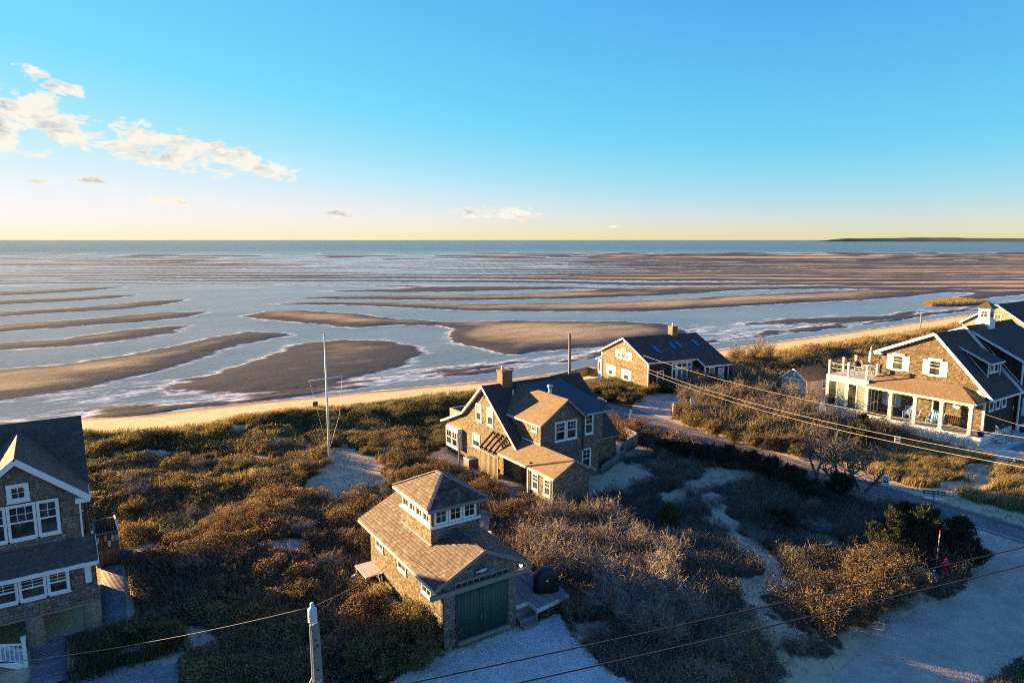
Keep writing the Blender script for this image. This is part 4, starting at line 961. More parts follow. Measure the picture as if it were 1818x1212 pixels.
ac = tag(empty('air_conditioner', (26.7-.95, 34.5+9.35, 0)), 'grey boxy outdoor air conditioner by the gable wall', 'air conditioner')
mb = MB(); mb.box(-.42, .42, -.42, .42, .06, .86); mb.build('cabinet', simple('ac_grey', (.16, .16, .16), .5), ac, bevel=.03)
mb = MB()
for k in range(9): mb.box(-.44, .44, -.44, .44, .12+k*.075, .14+k*.075)
mb.build('louvre', simple('ac_dark', (.10, .10, .10), .5), ac)
mb = MB(); mb.box(-.45, .45, -.45, .45, .862, .93); mb.build('top_cover', simple('ac_top', (.45, .44, .43), .5), ac, bevel=.03)
mb = MB(); mb.lathe([(.0, 0), (.32, .0), (.34, .02), (.0, .03)], (0, 0, .932), 18); mb.build('fan_grille', MATS['ac_dark'], ac)
mb = MB(); mb.box(-.6, .6, -.6, .6, -.02, .058); mb.build('pad', M_cream, ac)
cp = tag(empty('clothesline_post', (25.33, 44.93, 0)), 'short grey wooden post with a line to the house wall', 'post')
mb = MB(); mb.tube([(0, 0, -.2), (0, 0, 1.85)], .07, 8); mb.build('post', M_woodgrey, cp)
mb = MB(); mb.tube([(0, 0, 1.72), (.7, -1.0, 1.62), (1.3, -2.1, 1.75)], .012, 5); mb.build('line', M_cream, cp)
# weathered board fence at the east side of the house
fe = tag(empty('board_fence', (33.2, 37.2, 0)), 'low weathered grey board fence enclosing a sandy yard behind the house', 'fence')
pts = [(0, 0), (4.3, 2.0), (4.35, 2.5), (7.7, 4.0), (8.2, 7.0)]
for i, (a, b_) in enumerate(zip(pts, pts[1:])):
    d = Vector((b_[0]-a[0], b_[1]-a[1], 0)); Ls = d.length; pl = Plane((*a, 0), d, Z_)
    h = (.7, .75, 1.0, 1.0)[i]
    boards(fe, pl, 0, Ls, -.1, h, .16, toned('grey_fence', [(.085, .082, .08), (.12, .115, .11), (.16, .15, .145)], .85) if i == 0 else MATS['grey_fence'], 'boards', True, .025, 0, .008)
    mb = MB(); box_on(mb, pl, 0, Ls, h+.002, h+.05, -.03, .06); mb.build('cap_rail', M_woodgrey, fe)
    mb = MB(); box_on(mb, pl, Ls-.06, Ls+.05, -.2, h+.1, -.08, -.01); mb.build('post', M_woodgrey, fe)

# ------------------------------------------------------------------ house with skylights by the beach
h3 = tag(empty('beach_house', (56.52, 55.61, 0), R(-9)), 'gabled beach house with dark roof, four blue skylights and tan shingled gable', 'house')
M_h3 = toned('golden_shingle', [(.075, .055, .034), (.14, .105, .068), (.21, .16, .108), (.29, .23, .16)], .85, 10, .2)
G0 = PXneg(0)
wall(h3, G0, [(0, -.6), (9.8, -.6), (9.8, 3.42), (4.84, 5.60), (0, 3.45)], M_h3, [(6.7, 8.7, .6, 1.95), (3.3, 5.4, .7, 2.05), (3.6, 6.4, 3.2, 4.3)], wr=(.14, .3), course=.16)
for (a, b_) in ((7.15, 8.2), (3.75, 4.85)):
    window(h3, G0, a, b_, .62, 1.95, (2, 2), case=.10, blind=True)
    shutter(h3, G0, a-.5, a-.04, .65, 1.93, M_cream); shutter(h3, G0, b_+.04, b_+.5, .65, 1.93, M_cream)
window(h3, G0, 4.55, 5.45, 3.15, 4.45, (2, 2), case=.09)
window(h3, G0, 3.75, 4.53, 3.12, 4.15, (2, 2), case=.08); window(h3, G0, 5.47, 6.25, 3.15, 4.2, (2, 2), case=.08)
shutter(h3, G0, 6.28, 6.75, 3.15, 4.2, M_cream); shutter(h3, G0, 3.25, 3.72, 3.12, 4.15, M_cream)
mb = MB(); box_on(mb, G0, 4.75, 4.95, 4.85, 5.2, .01, .06); mb.build('gable_vent', M_white, h3)
F0 = PYneg(0)
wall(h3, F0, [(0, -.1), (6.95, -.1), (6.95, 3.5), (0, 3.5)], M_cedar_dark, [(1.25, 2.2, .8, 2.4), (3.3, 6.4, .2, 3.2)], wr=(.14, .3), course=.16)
window(h3, F0, 1.22, 2.22, .8, 2.42, (2, 2), case=.10)
ent = MB()
for u in (3.4, 4.02, 5.62, 6.28): box_on(ent, F0, u-.06, u+.06, .2, 3.2, .02, .08)
box_on(ent, F0, 3.34, 6.34, 3.1, 3.24, .02, .10); box_on(ent, F0, 3.34, 6.34, 2.42, 2.56, .02, .10); box_on(ent, F0, 3.34, 4.0, .75, .9, .02, .08); box_on(ent, F0, 5.66, 6.34, .75, .9, .02, .08)
eo = ent.build('entrance_frame', M_white, h3)
for (a, b_, c, d) in ((3.46, 3.96, 2.56, 3.1), (4.08, 4.80, 2.56, 3.1), (4.86, 5.56, 2.56, 3.1), (5.68, 6.22, 2.56, 3.1), (3.46, 3.96, .9, 2.42), (5.68, 6.22, .9, 2.42)):
    window(h3, F0, a, b_, c, d, (1, 1), False, .035, sill=False, nbase=.04)
M_tealglass = simple('curtained_glass', (.07, .15, .16), .15)
for (a, b_) in ((4.10, 4.82), (4.84, 5.56)):
    mb = MB(); box_on(mb, F0, a, b_, .2, 2.42, .03, .07); dr = mb.build('glazed_door', M_white, h3)
    mb = MB(); box_on(mb, F0, a+.11, b_-.11, .4, 2.3, .0702, .076); mb.build('pane', M_tealglass, dr)
mb = MB(); mb.box(3.3, 7.0, -1.5, -.03, -.2, .16); mb.build('porch_slab', M_woodgrey, h3)
# projecting right bay
FB = PYneg(-1.5)
wall(h3, FB, [(7.05, -.1), (10.6, -.1), (10.6, 2.85), (7.05, 2.85)], M_cedar_dark, [(7.6, 8.5, 1.35, 2.5), (9.05, 9.95, .3, 2.4)], wr=(.14, .3), course=.16)
window(h3, FB, 7.62, 8.5, 1.35, 2.55, (2, 2), case=.10)
mb = MB(); box_on(mb, FB, 9.05, 10.0, .25, 2.42, .02, .06); d3 = mb.build('white_door', M_white, h3)
mb = MB(); box_on(mb, FB, 9.15, 9.9, 1.25, 2.3, .0602, .066); box_on(mb, FB, 9.15, 9.9, .4, 1.1, .0602, .066); mb.build('door_panel', simple('door_blue_white', (.55, .6, .66), .5), d3)
wall(h3, PXneg(7.05), [(-1.49, -.1), (-.01, -.1), (-.01, 3.5), (-1.49, 2.9)], M_cedar_dark, wr=(.14, .3), course=.16)
wall(h3, PXpos(10.6), [(-1.49, -.1), (9.8, -.1), (9.8, 3.42), (4.84, 5.60), (-1.49, 2.85)], M_cedar_dark, wr=(.14, .3), course=.16)
wall(h3, PYpos(9.8), [(.02, -.6), (10.58, -.6), (10.58, 3.42), (.02, 3.42)], M_h3, wr=(.14, .3), course=.16)
trim(h3, [((.0, -.04, -.1), (.0, -.04, 3.45)), ((7.05, -1.54, -.1), (7.05, -1.54, 2.8)), ((10.58, -1.54, -.1), (10.58, -1.54, 2.8))], M_white, .16, .16, 'corner_board')
trim(h3, [((-.03, 9.75, -.6), (-.03, 9.75, 3.4))], M_white, .14, .14, 'corner_board')
s3 = (5.78-3.52)/(4.84+.3)
def z3(y): return 5.78 - s3*(4.84-y)
roof(h3, [(-.3, -.3, z3(-.3)), (6.85, -.3, z3(-.3)), (6.85, -1.85, z3(-1.85)), (10.9, -1.85, z3(-1.85)), (10.9, 4.84, 5.78), (-.3, 4.84, 5.78)], M_roof_dark, .12, .17, (.25, .4), M_white)
roof(h3, [(-.3, 10.3, z3(-.3)-.1), (10.9, 10.3, z3(-.3)-.1), (10.9, 4.84, 5.78), (-.3, 4.84, 5.78)], M_roof_dark, .12, .17, (.25, .4), M_white)
trim(h3, [((-.33, -.33, z3(-.3)-.08), (-.33, 4.84, 5.70)), ((-.33, 4.84, 5.70), (-.33, 10.3, z3(-.3)-.18))], M_white, .18, .05, 'rake_board')
trim(h3, [((-.3, -.34, z3(-.3)-.09), (6.85, -.34, z3(-.3)-.09)), ((6.82, -.34, z3(-.3)-.07), (6.82, -1.88, z3(-1.85)-.07)), ((6.85, -1.89, z3(-1.85)-.09), (10.9, -1.89, z3(-1.85)-.09))], M_white, .17, .05, 'fascia')
sl = Vector((0, 1, s3)).normalized(); sn = Vector((0, -s3, 1)).normalized()
for (x, y, w_) in ((2.6, 2.0, .62), (5.35, 2.5, .62), (6.35, 2.6, .62), (9.0, 2.7, .66)):
    pl = Plane((x, y, z3(y)), X_, sl, sn); mb = MB(); box_on(mb, pl, -w_/2-.06, w_/2+.06, -.75, .75, .0, .07); sk = mb.build('skylight', M_roof_black, h3)
    mb = MB(); box_on(mb, pl, -w_/2, w_/2, -.68, .68, .071, .08); mb.build('pane', M_skyglass, sk)
ch = MB(); ch.box(6.7, 7.5, 4.3, 5.2, 5.2, 6.75); c3 = ch.build('chimney', M_brick, h3)
ch = MB(); ch.box(6.66, 7.54, 4.26, 5.24, 6.75, 6.85); ch.build('chimney_cap', M_brick, c3)
ch = MB(); ch.tube([(7.1, 4.75, 6.85), (7.1, 4.75, 7.2)], .12, 10); ch.build('flue', M_cream, c3)
# little sun porch on the beach side
mb = MB(); mb.box(.35, 3.2, 9.85, 11.3, -.5, 2.2); sp_ = mb.build('sun_porch', M_white, h3)
for (a, b_) in ((9.95, 10.6), (10.65, 11.25)): window(h3, PXneg(.35), a, b_, .5, 2.0, (1, 1), False, .06, sill=False)
roof(h3, [(.1, 11.6, 2.15), (3.4, 11.6, 2.15), (3.4, 9.85, 2.85), (.1, 9.85, 2.85)], M_roof_dark, .10, .17, (.25, .4), M_white)
bn = tag(empty('garden_bench', tuple(world_of((56.52, 55.61), -9, (6.2, -.55, .16))), R(-9)), 'dark slatted bench on the porch slab of the skylight house', 'bench')
for k in range(4): mb = MB(); mb.box(-.6, .6, -.22+k*.12, -.13+k*.12, .42, .45); mb.build('seat_slat', MATS['pergola_brown'], bn)
for k in range(3): mb = MB(); mb.box(-.6, .6, .26, .29, .58+k*.13, .67+k*.13); mb.build('back_slat', MATS['pergola_brown'], bn)
for sx_ in (-.55, .55):
    for sy_ in (-.2, .24): mb = MB(); mb.box(sx_-.03, sx_+.03, sy_-.03, sy_+.03, 0, .42 if sy_ < 0 else .95); mb.build('leg', MATS['pergola_brown'], bn)

# ------------------------------------------------------------------ white-trimmed house on the right
rh = tag(empty('porch_house', (64.74, 25.21, 0)), 'large shingled house with white trim, long posted porch, roof deck and cupola', 'house')
M_rh = toned('rh_shingle', [(.07, .052, .032), (.12, .09, .056), (.175, .135, .088), (.24, .19, .13)], .85, 12, .25)
gp = PXneg(2.0)
wall(rh, gp, [(-.02, .5), (9.2, .5), (9.2, 6.75), (4.35, 8.95), (-.42, 4.15), (-.02, 4.15)], M_rh, [(6.6, 8.5, 5.1, 6.6), (3.2, 5.2, 5.1, 6.6), (2.9, 4.4, .8, 3.0)], course=.16, wr=(.14, .28))
for (a, b_) in ((6.98, 8.05), (3.65, 4.75)):
    window(rh, gp, a, b_, 5.15, 6.62, (1, 2), case=.10); shutter(rh, gp, a-.52, a-.03, 5.15, 6.58, M_white); shutter(rh, gp, b_+.03, b_+.52, 5.15, 6.58, M_white)
    mb = MB(); box_on(mb, gp, a-.06, b_+.06, 6.63, 6.75, .02, .13); mb.build('window_head', M_white, rh)
# porch
mb = MB(); mb.box(-.25, 1.98, -.85, 9.05, .62, .82); mb.build('porch_floor', simple('porch_grey', (.30, .28, .26), .7), rh)
mb = MB(); mb.box(-.30, -.24, -.9, 9.05, .52, .84); mb.box(-.25, 2.5, -.92, -.86, .52, .84); mb.build('porch_edge', M_white, rh)
mb = MB(); mb.box(-.18, -.1, -.8, 9.05, -.1, .52); mb.box(-.1, 2.4, -.8, -.72, -.1, .52); mb.build('porch_skirt', M_cream, rh)
for y in (.1, 2.45, 4.7, 6.9):
    mb = MB(); mb.box(-.16, .16, y-.15, y+.15, .82, 3.36); mb.box(-.20, .20, y-.19, y+.19, .825, .98); mb.box(-.20, .20, y-.19, y+.19, 3.22, 3.355); mb.build('porch_post', M_cream, rh)
    mb = MB(); mb.box(-.24, -.19, y-.06, y+.06, -.1, .5); mb.build('pier', M_white, rh)
mb = MB(); mb.box(-.2, .2, -.12, 9.1, 3.362, 3.60); mb.box(.2, 2.0, -.12, .2, 3.362, 3.60); mb.build('porch_beam', M_cream, rh)
mb = MB(); mb.box(.0, 2.0, .2, 9.0, 3.53, 3.59); mb.build('porch_ceiling', M_white, rh)
roof(rh, [(-.38, -.38, 3.64), (-.38, 9.2, 3.64), (2.02, 9.2, 4.62), (2.02, 1.9, 4.62)], M_roof_brown, .09, .15, (.2, .34), M_cream)
roof(rh, [(2.02, -.38, 3.64), (-.38, -.38, 3.64), (2.02, 1.9, 4.62)], M_roof_brown, .09, .15, (.2, .34), M_cream)
window(rh, gp, 7.4, 8.3, 1.6, 2.9, (2, 2), case=.09)
shutter(rh, gp, 8.33, 8.75, 1.6, 2.9, M_blue); shutter(rh, gp, 6.95, 7.37, 1.6, 2.9, M_blue)
mb = MB(); box_on(mb, gp, 3.1, 4.15, .84, 3.0, .02, .06); dd = mb.build('front_door', M_white, rh)
mb = MB(); box_on(mb, gp, 3.2, 4.05, 2.0, 2.9, .0602, .07); mb.build('pane', M_glass, dd)
mb = MB(); box_on(mb, gp, 3.2, 4.05, .95, 1.85, .0602, .075); mb.build('door_panel', M_blue, dd)
mb = MB(); mb.lathe([(.30, -.0), (.38, .02), (.38, .06), (.30, .08)], (0, 0, 0), 20); wo_ = mb.build('oval_window', M_white, rh)
wo_.matrix_local = Matrix.Translation((1.98, 2.05, 2.85)) @ Matrix.Rotation(R(-90), 4, 'Y')
mb = MB(); mb.lathe([(.02, .005), (.30, .006), (.30, .02), (.02, .021)], (0, 0, 0), 20); mb.build('pane', M_glass, wo_)
# glazed porch door at the sun room end
pd = Plane((0, 8.95, 0), X_, Z_, (0, -1, 0))
mb = MB()
for u in (.25, .85, 1.5): box_on(mb, pd, u-.04, u+.04, .84, 3.3, 0, .05)
for v in (.9, 1.9, 3.25): box_on(mb, pd, .25, 1.5, v-.05, v+.05, .0, .048)
scd = mb.build('screen_door', M_cream, rh)
mb = MB(); box_on(mb, pd, .25, 1.5, .9, 3.25, .012, .018); mb.build('pane', M_glass, scd)
# main roofs
roof(rh, [(1.7, -.75, 3.83), (8.0, -.75, 3.83), (8.0, 4.35, 9.1), (1.7, 4.35, 9.1)], M_roof_dark, .14, .16, (.25, .4), M_white)
roof(rh, [(1.7, 9.7, 6.72), (8.0, 9.7, 6.72), (8.0, 4.35, 9.1), (1.7, 4.35, 9.1)], M_roof_dark, .14, .16, (.25, .4), M_white)
trim(rh, [((1.66, -.8, 3.72), (1.66, 4.35, 9.02)), ((1.66, 4.35, 9.02), (1.66, 9.75, 6.62))], M_white, .26, .07, 'rake_board')
trim(rh, [((1.8, -.10, 3.9), (1.8, .45, 4.45))], M_white, .2, .3, 'eave_return')
trim(rh, [((1.7, -.80, 3.76), (8.2, -.80, 3.76))], M_white, .16, .10, 'gutter')
trim(rh, [((1.86, 9.75, 6.55), (1.86, 9.05, 6.55))], M_white, .2, .3, 'eave_return')
sw = PYneg(-.02)
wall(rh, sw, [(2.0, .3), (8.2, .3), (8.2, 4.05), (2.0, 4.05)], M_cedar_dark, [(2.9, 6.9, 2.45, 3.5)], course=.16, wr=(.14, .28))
for a in (3.0, 4.3, 5.6): window(rh, sw, a, a+.95, 2.5, 3.45, (1, 1), False, .11)
mb = MB(); mb.box(1.9, 8.3, -.10, -.03, -.2, .45); mb.build('base_board', M_white, rh)
trim(rh, [((2.06, -.06, .4), (2.06, -.06, 3.75))], M_white, .17, .17, 'corner_board')
wall(rh, PYpos(9.18), [(2.02, .5), (16, .5), (16, 6.7), (2.02, 6.7)], M_rh, course=.2, wr=(.2, .4))
# small shed dormer
dl = PYneg(.75)
wall(rh, dl, [(4.1, 5.2), (6.5, 5.2), (6.5, 6.65), (4.1, 6.65)], M_cedar_dark, [(4.2, 6.4, 5.6, 6.6)], course=.16)
window(rh, dl, 4.45, 5.3, 5.65, 6.55, (1, 1), False, .10); window(rh, dl, 5.32, 6.17, 5.65, 6.55, (1, 1), False, .10)
wall(rh, PXneg(4.1), [(.76, 5.3), (2.6, 7.2), (.76, 6.65)], M_cedar_dark, course=.16)
wall(rh, PXpos(6.5), [(.76, 5.3), (2.6, 7.2), (.76, 6.65)], M_cedar_dark, course=.16)
roof(rh, [(3.85, .45, 6.62), (6.75, .45, 6.62), (6.75, 3.3, 7.95), (3.85, 3.3, 7.95)], M_roof_dark, .10, .16, (.25, .4), M_white)
trim(rh, [((3.82, .42, 6.55), (3.82, 3.3, 7.88)), ((3.85, .41, 6.55), (6.75, .41, 6.55)), ((4.07, .70, 5.3), (4.07, .70, 6.6)), ((4.07, .72, 5.35), (4.07, 2.65, 7.3)), ((6.53, .70, 5.3), (6.53, .70, 6.6))], M_white, .14, .06, 'trim')
# taller east block with its wide dormer
roof(rh, [(7.6, -.85, 3.88), (18.2, -.85, 3.88), (18.2, 4.35, 9.32), (7.6, 4.35, 9.32)], M_roof_dark, .14, .16, (.25, .4), M_white)
roof(rh, [(7.6, 9.7, 6.8), (18.2, 9.7, 6.8), (18.2, 4.35, 9.32), (7.6, 4.35, 9.32)], M_roof_dark, .14, .16, (.25, .4), M_white)
trim(rh, [((7.55, -.9, 3.85), (7.55, 4.35, 9.26)), ((7.55, 4.35, 9.26), (7.55, 9.75, 6.74))], M_white, .24, .08, 'rake_board')
ew = PYneg(-.35)
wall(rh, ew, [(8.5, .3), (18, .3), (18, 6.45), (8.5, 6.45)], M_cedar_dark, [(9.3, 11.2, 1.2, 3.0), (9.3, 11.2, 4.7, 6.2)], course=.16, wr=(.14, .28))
window(rh, ew, 9.8, 10.9, 1.3, 3.0, (2, 2), case=.11); shutter(rh, ew, 9.25, 9.77, 1.3, 3.0, M_blue)
window(rh, ew, 9.8, 10.9, 4.75, 6.15, (2, 2), case=.11); shutter(rh, ew, 9.25, 9.77, 4.75, 6.15, M_blue)
wall(rh, PXneg(8.5), [(-.34, .3), (-.03, .3), (-.03, 4.0), (3.3, 8.0), (-.34, 6.45)], M_cedar_dark, course=.16)
roof(rh, [(8.1, -.8, 6.42), (18.2, -.8, 6.42), (18.2, 3.9, 8.86), (8.1, 3.9, 8.86)], M_roof_dark, .12, .16, (.25, .4), M_white)
trim(rh, [((8.06, -.85, 6.36), (8.06, 3.9, 8.80)), ((8.1, -.86, 6.36), (18.2, -.86, 6.36)), ((8.46, -.40, .3), (8.46, -.40, 6.3)), ((8.45, -.32, 4.4), (8.45, 3.2, 8.0))], M_white, .18, .10, 'trim')
mb = MB(); mb.box(8.4, 18, -.43, -.36, -.2, .45); mb.build('base_board', M_white, rh)
wall(rh, PXpos(18), [(-.3, .3), (9.2, .3), (9.2, 6.7), (4.35, 9.1), (-.3, 4.1)], M_cedar_dark, course=.2)
# cupola
cx, cyy = 12.1, 4.4
mb = MB(); mb.box(cx-.62, cx+.62, cyy-.62, cyy+.62, 8.7, 9.75); cu = mb.build('cupola', M_white, rh)
mb = MB(); mb.box(cx-.5, cx+.5, cyy-.5, cyy+.5, 9.752, 10.75); mb.box(cx-.56, cx+.56, cyy-.56, cyy+.56, 10.752, 10.85); mb.build('cupola_lantern', M_white, cu)
for pl in (PXneg(cx-.5), PYneg(cyy-.5)):
    c0 = cyy if abs(pl.N.x) > .5 else cx
    mb = MB(); mb.slab([pl.p(c0+.26*math.cos(t), 10.25+.30*math.sin(t) if math.sin(t) > 0 else 10.25-.28*(1 if abs(math.cos(t)) < 2 else 0)*min(1, -math.sin(t)*3), .015) for t in np.linspace(0, 2*math.pi, 18)[:-1]], pl.N, .012); mb.build('arched_pane', M_glass, cu)
    mb = MB(); box_on(mb, pl, c0-.015, c0+.015, 9.98, 10.55, .016, .03); box_on(mb, pl, c0-.27, c0+.27, 10.23, 10.26, .016, .028); mb.build('muntin', M_white, cu)
mb = MB(); e_ = .78; mb.add([(cx-e_, cyy-e_, 10.85), (cx+e_, cyy-e_, 10.85), (cx+e_, cyy+e_, 10.85), (cx-e_, cyy+e_, 10.85), (cx, cyy, 11.55)], [(0, 1, 4), (1, 2, 4), (2, 3, 4), (3, 0, 4), (3, 2, 1, 0)]); mb.build('cupola_roof', simple('copper_brown', (.09, .055, .035), .6), cu)
mb = MB(); mb.tube([(cx, cyy, 11.5), (cx, cyy, 12.0)], .02, 6); mb.bar((cx-.3, cyy, 11.85), (cx+.3, cyy, 11.85), .02, .10); mb.bar((cx-.3, cyy, 11.85), (cx-.15, cyy, 12.0), .02, .06); mb.build('weathervane', simple('vane', (.10, .07, .04), .5), cu)
mb = MB(); mb.tube([(15.6, 1.9, 7.8), (15.6, 1.9, 8.5)], .07, 8); mb.build('vent_pipe', M_metal, rh)
# sun room with roof deck
mb = MB(); mb.box(.05, 5.4, 9.1, 13.3, .3, 3.55); mb.build('sun_room', M_white, rh)
sp = PXneg(0)
mb = MB(); box_on(mb, sp, 9.08, 13.42, 3.42, 4.02, .0, .10); box_on(mb, sp, 9.1, 13.4, .62, .82, .0, .12); box_on(mb, sp, 9.1, 13.4, .84, 1.05, .0, .04)
for u in (9.2, 11.25, 13.3): box_on(mb, sp, u-.12, u+.12, .84, 3.42, .0, .06)
mb.build('sun_room_frame', M_cream, rh)
M_paleglass = simple('screened_glass', (.20, .25, .21), .15, var=.15, scale=1.5)
for k, (a, b_) in enumerate(((9.35, 10.2), (10.24, 11.10), (11.4, 12.25), (12.29, 13.15))):
    mb = MB(); box_on(mb, sp, a, b_, 1.06, 3.4, .0, .02); pn = mb.build('slider_pane', M_paleglass if k % 2 == 0 else M_glass, rh)
    mb = MB(); box_on(mb, sp, b_-.04, b_, 1.06, 3.4, .021, .05); box_on(mb, sp, a, a+.03, 1.06, 3.4, .021, .05); mb.build('slider_frame', M_white, pn)
wp_ = PYpos(13.3)
mb = MB(); box_on(mb, wp_, .0, 5.4, 3.42, 4.02, .0, .10); mb.build('sun_room_frame', M_cream, rh)
mb = MB(); mb.box(.04, .08, 11.6, 13.2, -.15, .6); mb.build('lattice_panel', simple('pale_blue_lattice', (.40, .50, .56), .6), rh)
mb = MB(); mb.box(.04, 5.4, 9.15, 13.3, -.2, .3); mb.build('sun_room_base', M_white, rh)
mb = MB(); mb.box(-.02, 5.4, 9.25, 13.35, 4.0, 4.06); mb.build('deck_floor', simple('pale_deck', (.52, .49, .46), .7), rh)
posts = [(.08, 13.25), (2.6, 13.25), (4.9, 13.25), (.08, 11.25), (.08, 9.4), (1.9, 9.4), (1.2, 11.3), (5.2, 11.3)]
for (x, y) in posts[:6]:
    mb = MB(); mb.box(x-.09, x+.09, y-.09, y+.09, 4.06, 5.45); mb.box(x-.13, x+.13, y-.13, y+.13, 5.452, 5.52); mb.build('rail_post', M_cream, rh)
for (a, b_) in ((posts[0], posts[1]), (posts[1], posts[2]), (posts[0], posts[3]), (posts[3], posts[4]), (posts[4], posts[5])):
    mb = MB()
    for z in (4.75, 5.25): mb.tube([(*a, z), ((a[0]+b_[0])/2, (a[1]+b_[1])/2, z-.04), (*b_, z)], .025, 6)
    mb.build('rope_rail', M_cream, rh)
# porch steps with railing on the right, patio
for i in range(3): mb = MB(); mb.box(2.3+.0, 3.6, -1.25-.3*i, -.92-.3*i, .44-.2*i-.06, .50-.2*i); mb.build('step', M_white, rh)
for x in (2.35, 3.55):
    mb = MB(); mb.bar((x, -.95, 1.55), (x, -1.85, .95), .05, .06); mb.bar((x, -1.85, .0), (x, -1.85, .98), .06)
    for k in range(6): y = -1.0-.15*k; mb.bar((x, y, .5-.12*k), (x, y, 1.50-.1*k), .025)
    mb.build('handrail', M_woodgrey, rh)
# porch furniture and patio of the porch house
RHF = (64.74, 25.21)
def at_rh(x, y, z): return (RHF[0]+x, RHF[1]+y, z)
def rocker(loc, rz, mat, label):
    o = tag(empty('rocking_chair', loc, rz), label, 'rocking chair')
    mb = MB()
    for k in range(5): mb.box(-.26+k*.105, -.17+k*.105, -.24, .24, .40, .43)
    mb.build('seat', mat, o)['kind'] = 'stuff'
    for k in range(6): mb = MB(); mb.bar((-.24+k*.096, .24, .44), (-.24+k*.096, .42, 1.10), .06, .02, (0, 1, 0)); mb.build('back_slat', mat, o)
    mb = MB(); mb.bar((-.30, .43, 1.13), (.30, .43, 1.13), .03, .09); mb.build('top_rail', mat, o)
    for s_ in (-.29, .29):
        mb = MB(); mb.tube([(s_, -.42, .10), (s_, -.2, .04), (s_, .1, .03), (s_, .4, .06), (s_, .58, .12)], .02, 6); mb.build('rocker', mat, o)
        mb = MB(); mb.bar((s_, -.24, .05), (s_, -.24, .64), .045); mb.build('leg', mat, o)
        mb = MB(); mb.bar((s_, .24, .05), (s_, .42, 1.10), .045, .045, (1, 0, 0)); mb.build('leg', mat, o)
        mb = MB(); mb.bar((s_, -.30, .66), (s_, .32, .66), .09, .025); mb.build('armrest', mat, o)
    return o
rocker(at_rh(1.35, 6.0, .82), R(-80), M_blue, 'pale blue rocking chair on the porch facing the road')
rocker(at_rh(.95, 5.1, .82), R(-150), M_white, 'white rocking chair turned sideways on the porch')
sw_ = tag(empty('porch_swing', at_rh(1.1, 3.4, .82), R(-90)), 'blue slatted porch bench by the front door', 'bench')
for k in range(9): mb = MB(); mb.bar((-.64+k*.16, .20, .48), (-.64+k*.16, .30, 1.12), .09, .02, (0, 1, 0)); mb.build('back_slat', simple('bright_blue', (.13, .36, .66), .5) if k == 0 else MATS['bright_blue'], sw_)
mb = MB(); mb.box(-.72, .72, -.25, .24, .42, .46); mb.build('seat', MATS['bright_blue'], sw_)
for sx_ in (-.68, .68):
    for sy_ in (-.2, .22): mb = MB(); mb.box(sx_-.03, sx_+.03, sy_-.03, sy_+.03, 0, .42); mb.build('leg', MATS['bright_blue'], sw_)
    mb = MB(); mb.box(sx_-.04, sx_+.04, -.25, .24, .62, .66); mb.build('armrest', MATS['bright_blue'], sw_)
M_leafdk = simple('evergreen_wreath', (.03, .05, .02), .9, bump=.5)
wr_ = tag(empty('door_wreath', at_rh(1.92, 3.6, 2.45), R(-90)), 'dark evergreen wreath hung beside the porch door', 'wreath')
mb = MB(); mb.tube([(.2*math.cos(t), 0, .2*math.sin(t)) for t in np.linspace(0, 2*math.pi, 19)], [.05+.02*(i % 2) for i in range(19)], 7, False); mb.build('ring', M_leafdk, wr_)
M_pot = simple('blue_glaze', (.012, .03, .13), .25)
for (x, y, z, lab) in ((.55, -.55, .84, 'round cobalt blue pot on the porch corner'), (8.3, -.95, .03, 'cobalt blue pot on the patio by the white base board')):
    o = tag(empty('plant_pot', at_rh(x, y, z)), lab, 'plant pot')
    mb = MB(); mb.lathe([(.18, 0), (.26, .15), (.28, .32), (.24, .42), (.27, .46), (.22, .46), (.20, .40)], (0, 0, 0), 16); mb.build('pot', M_pot, o, True)
    mb = MB(); mb.lathe([(.0, .39), (.2, .40)], (0, 0, 0), 12); mb.build('soil', M_darkin, o)
# deck furniture
um = tag(empty('closed_umbrella', at_rh(3.9, 11.2, 4.06)), 'closed pale patio umbrella standing on the roof deck', 'umbrella')
mb = MB(); mb.tube([(0, 0, 0), (0, 0, 2.75)], .03, 8); mb.build('pole', M_white, um)
mb = MB(); mb.lathe([(.04, 1.1), (.17, 1.15), (.19, 1.5), (.15, 2.0), (.10, 2.4), (.03, 2.7)], (0, 0, 0), 9); mb.build('folded_canopy', simple('pale_canvas', (.55, .57, .60), .8), um)
mb = MB(); mb.lathe([(.28, 0), (.28, .06), (.06, .1)], (0, 0, 0), 14); mb.build('base', M_woodgrey, um)
tb = tag(empty('deck_table', at_rh(3.9, 11.2, 4.06)), 'round white table under the closed umbrella on the roof deck', 'table')
mb = MB(); mb.lathe([(.60, .70), (.62, .72), (.62, .75), (.05, .75)], (0, 0, 0), 20); mb.build('table_top', M_white, tb)
for k in range(4): a = k*math.pi/2+.6; mb = MB(); mb.bar((.45*math.cos(a), .45*math.sin(a), 0), (.4*math.cos(a), .4*math.sin(a), .70), .05); mb.build('leg', M_cream, tb)
def deckchair(loc, rz, label, grp):
    o = tag(empty('deck_chair', loc, rz), label, 'chair', grp)
    mb = MB(); mb.box(-.28, .28, -.28, .28, .38, .43); mb.build('seat', M_cream, o)
    for k in range(5): mb = MB(); mb.bar((-.22+k*.11, .27, .45), (-.22+k*.11, .42, 1.0), .08, .02, (0, 1, 0)); mb.build('back_slat', M_cream, o)
    for s_ in (-.28, .28):
        mb = MB(); mb.bar((s_, -.28, 0), (s_, -.28, .62), .05); mb.build('leg', M_cream, o)
        mb = MB(); mb.bar((s_, .28, 0), (s_, .28, .62), .05); mb.build('leg', M_cream, o)
        mb = MB(); mb.box(s_-.05, s_+.05, -.32, .34, .622, .65); mb.build('armrest', M_cream, o)
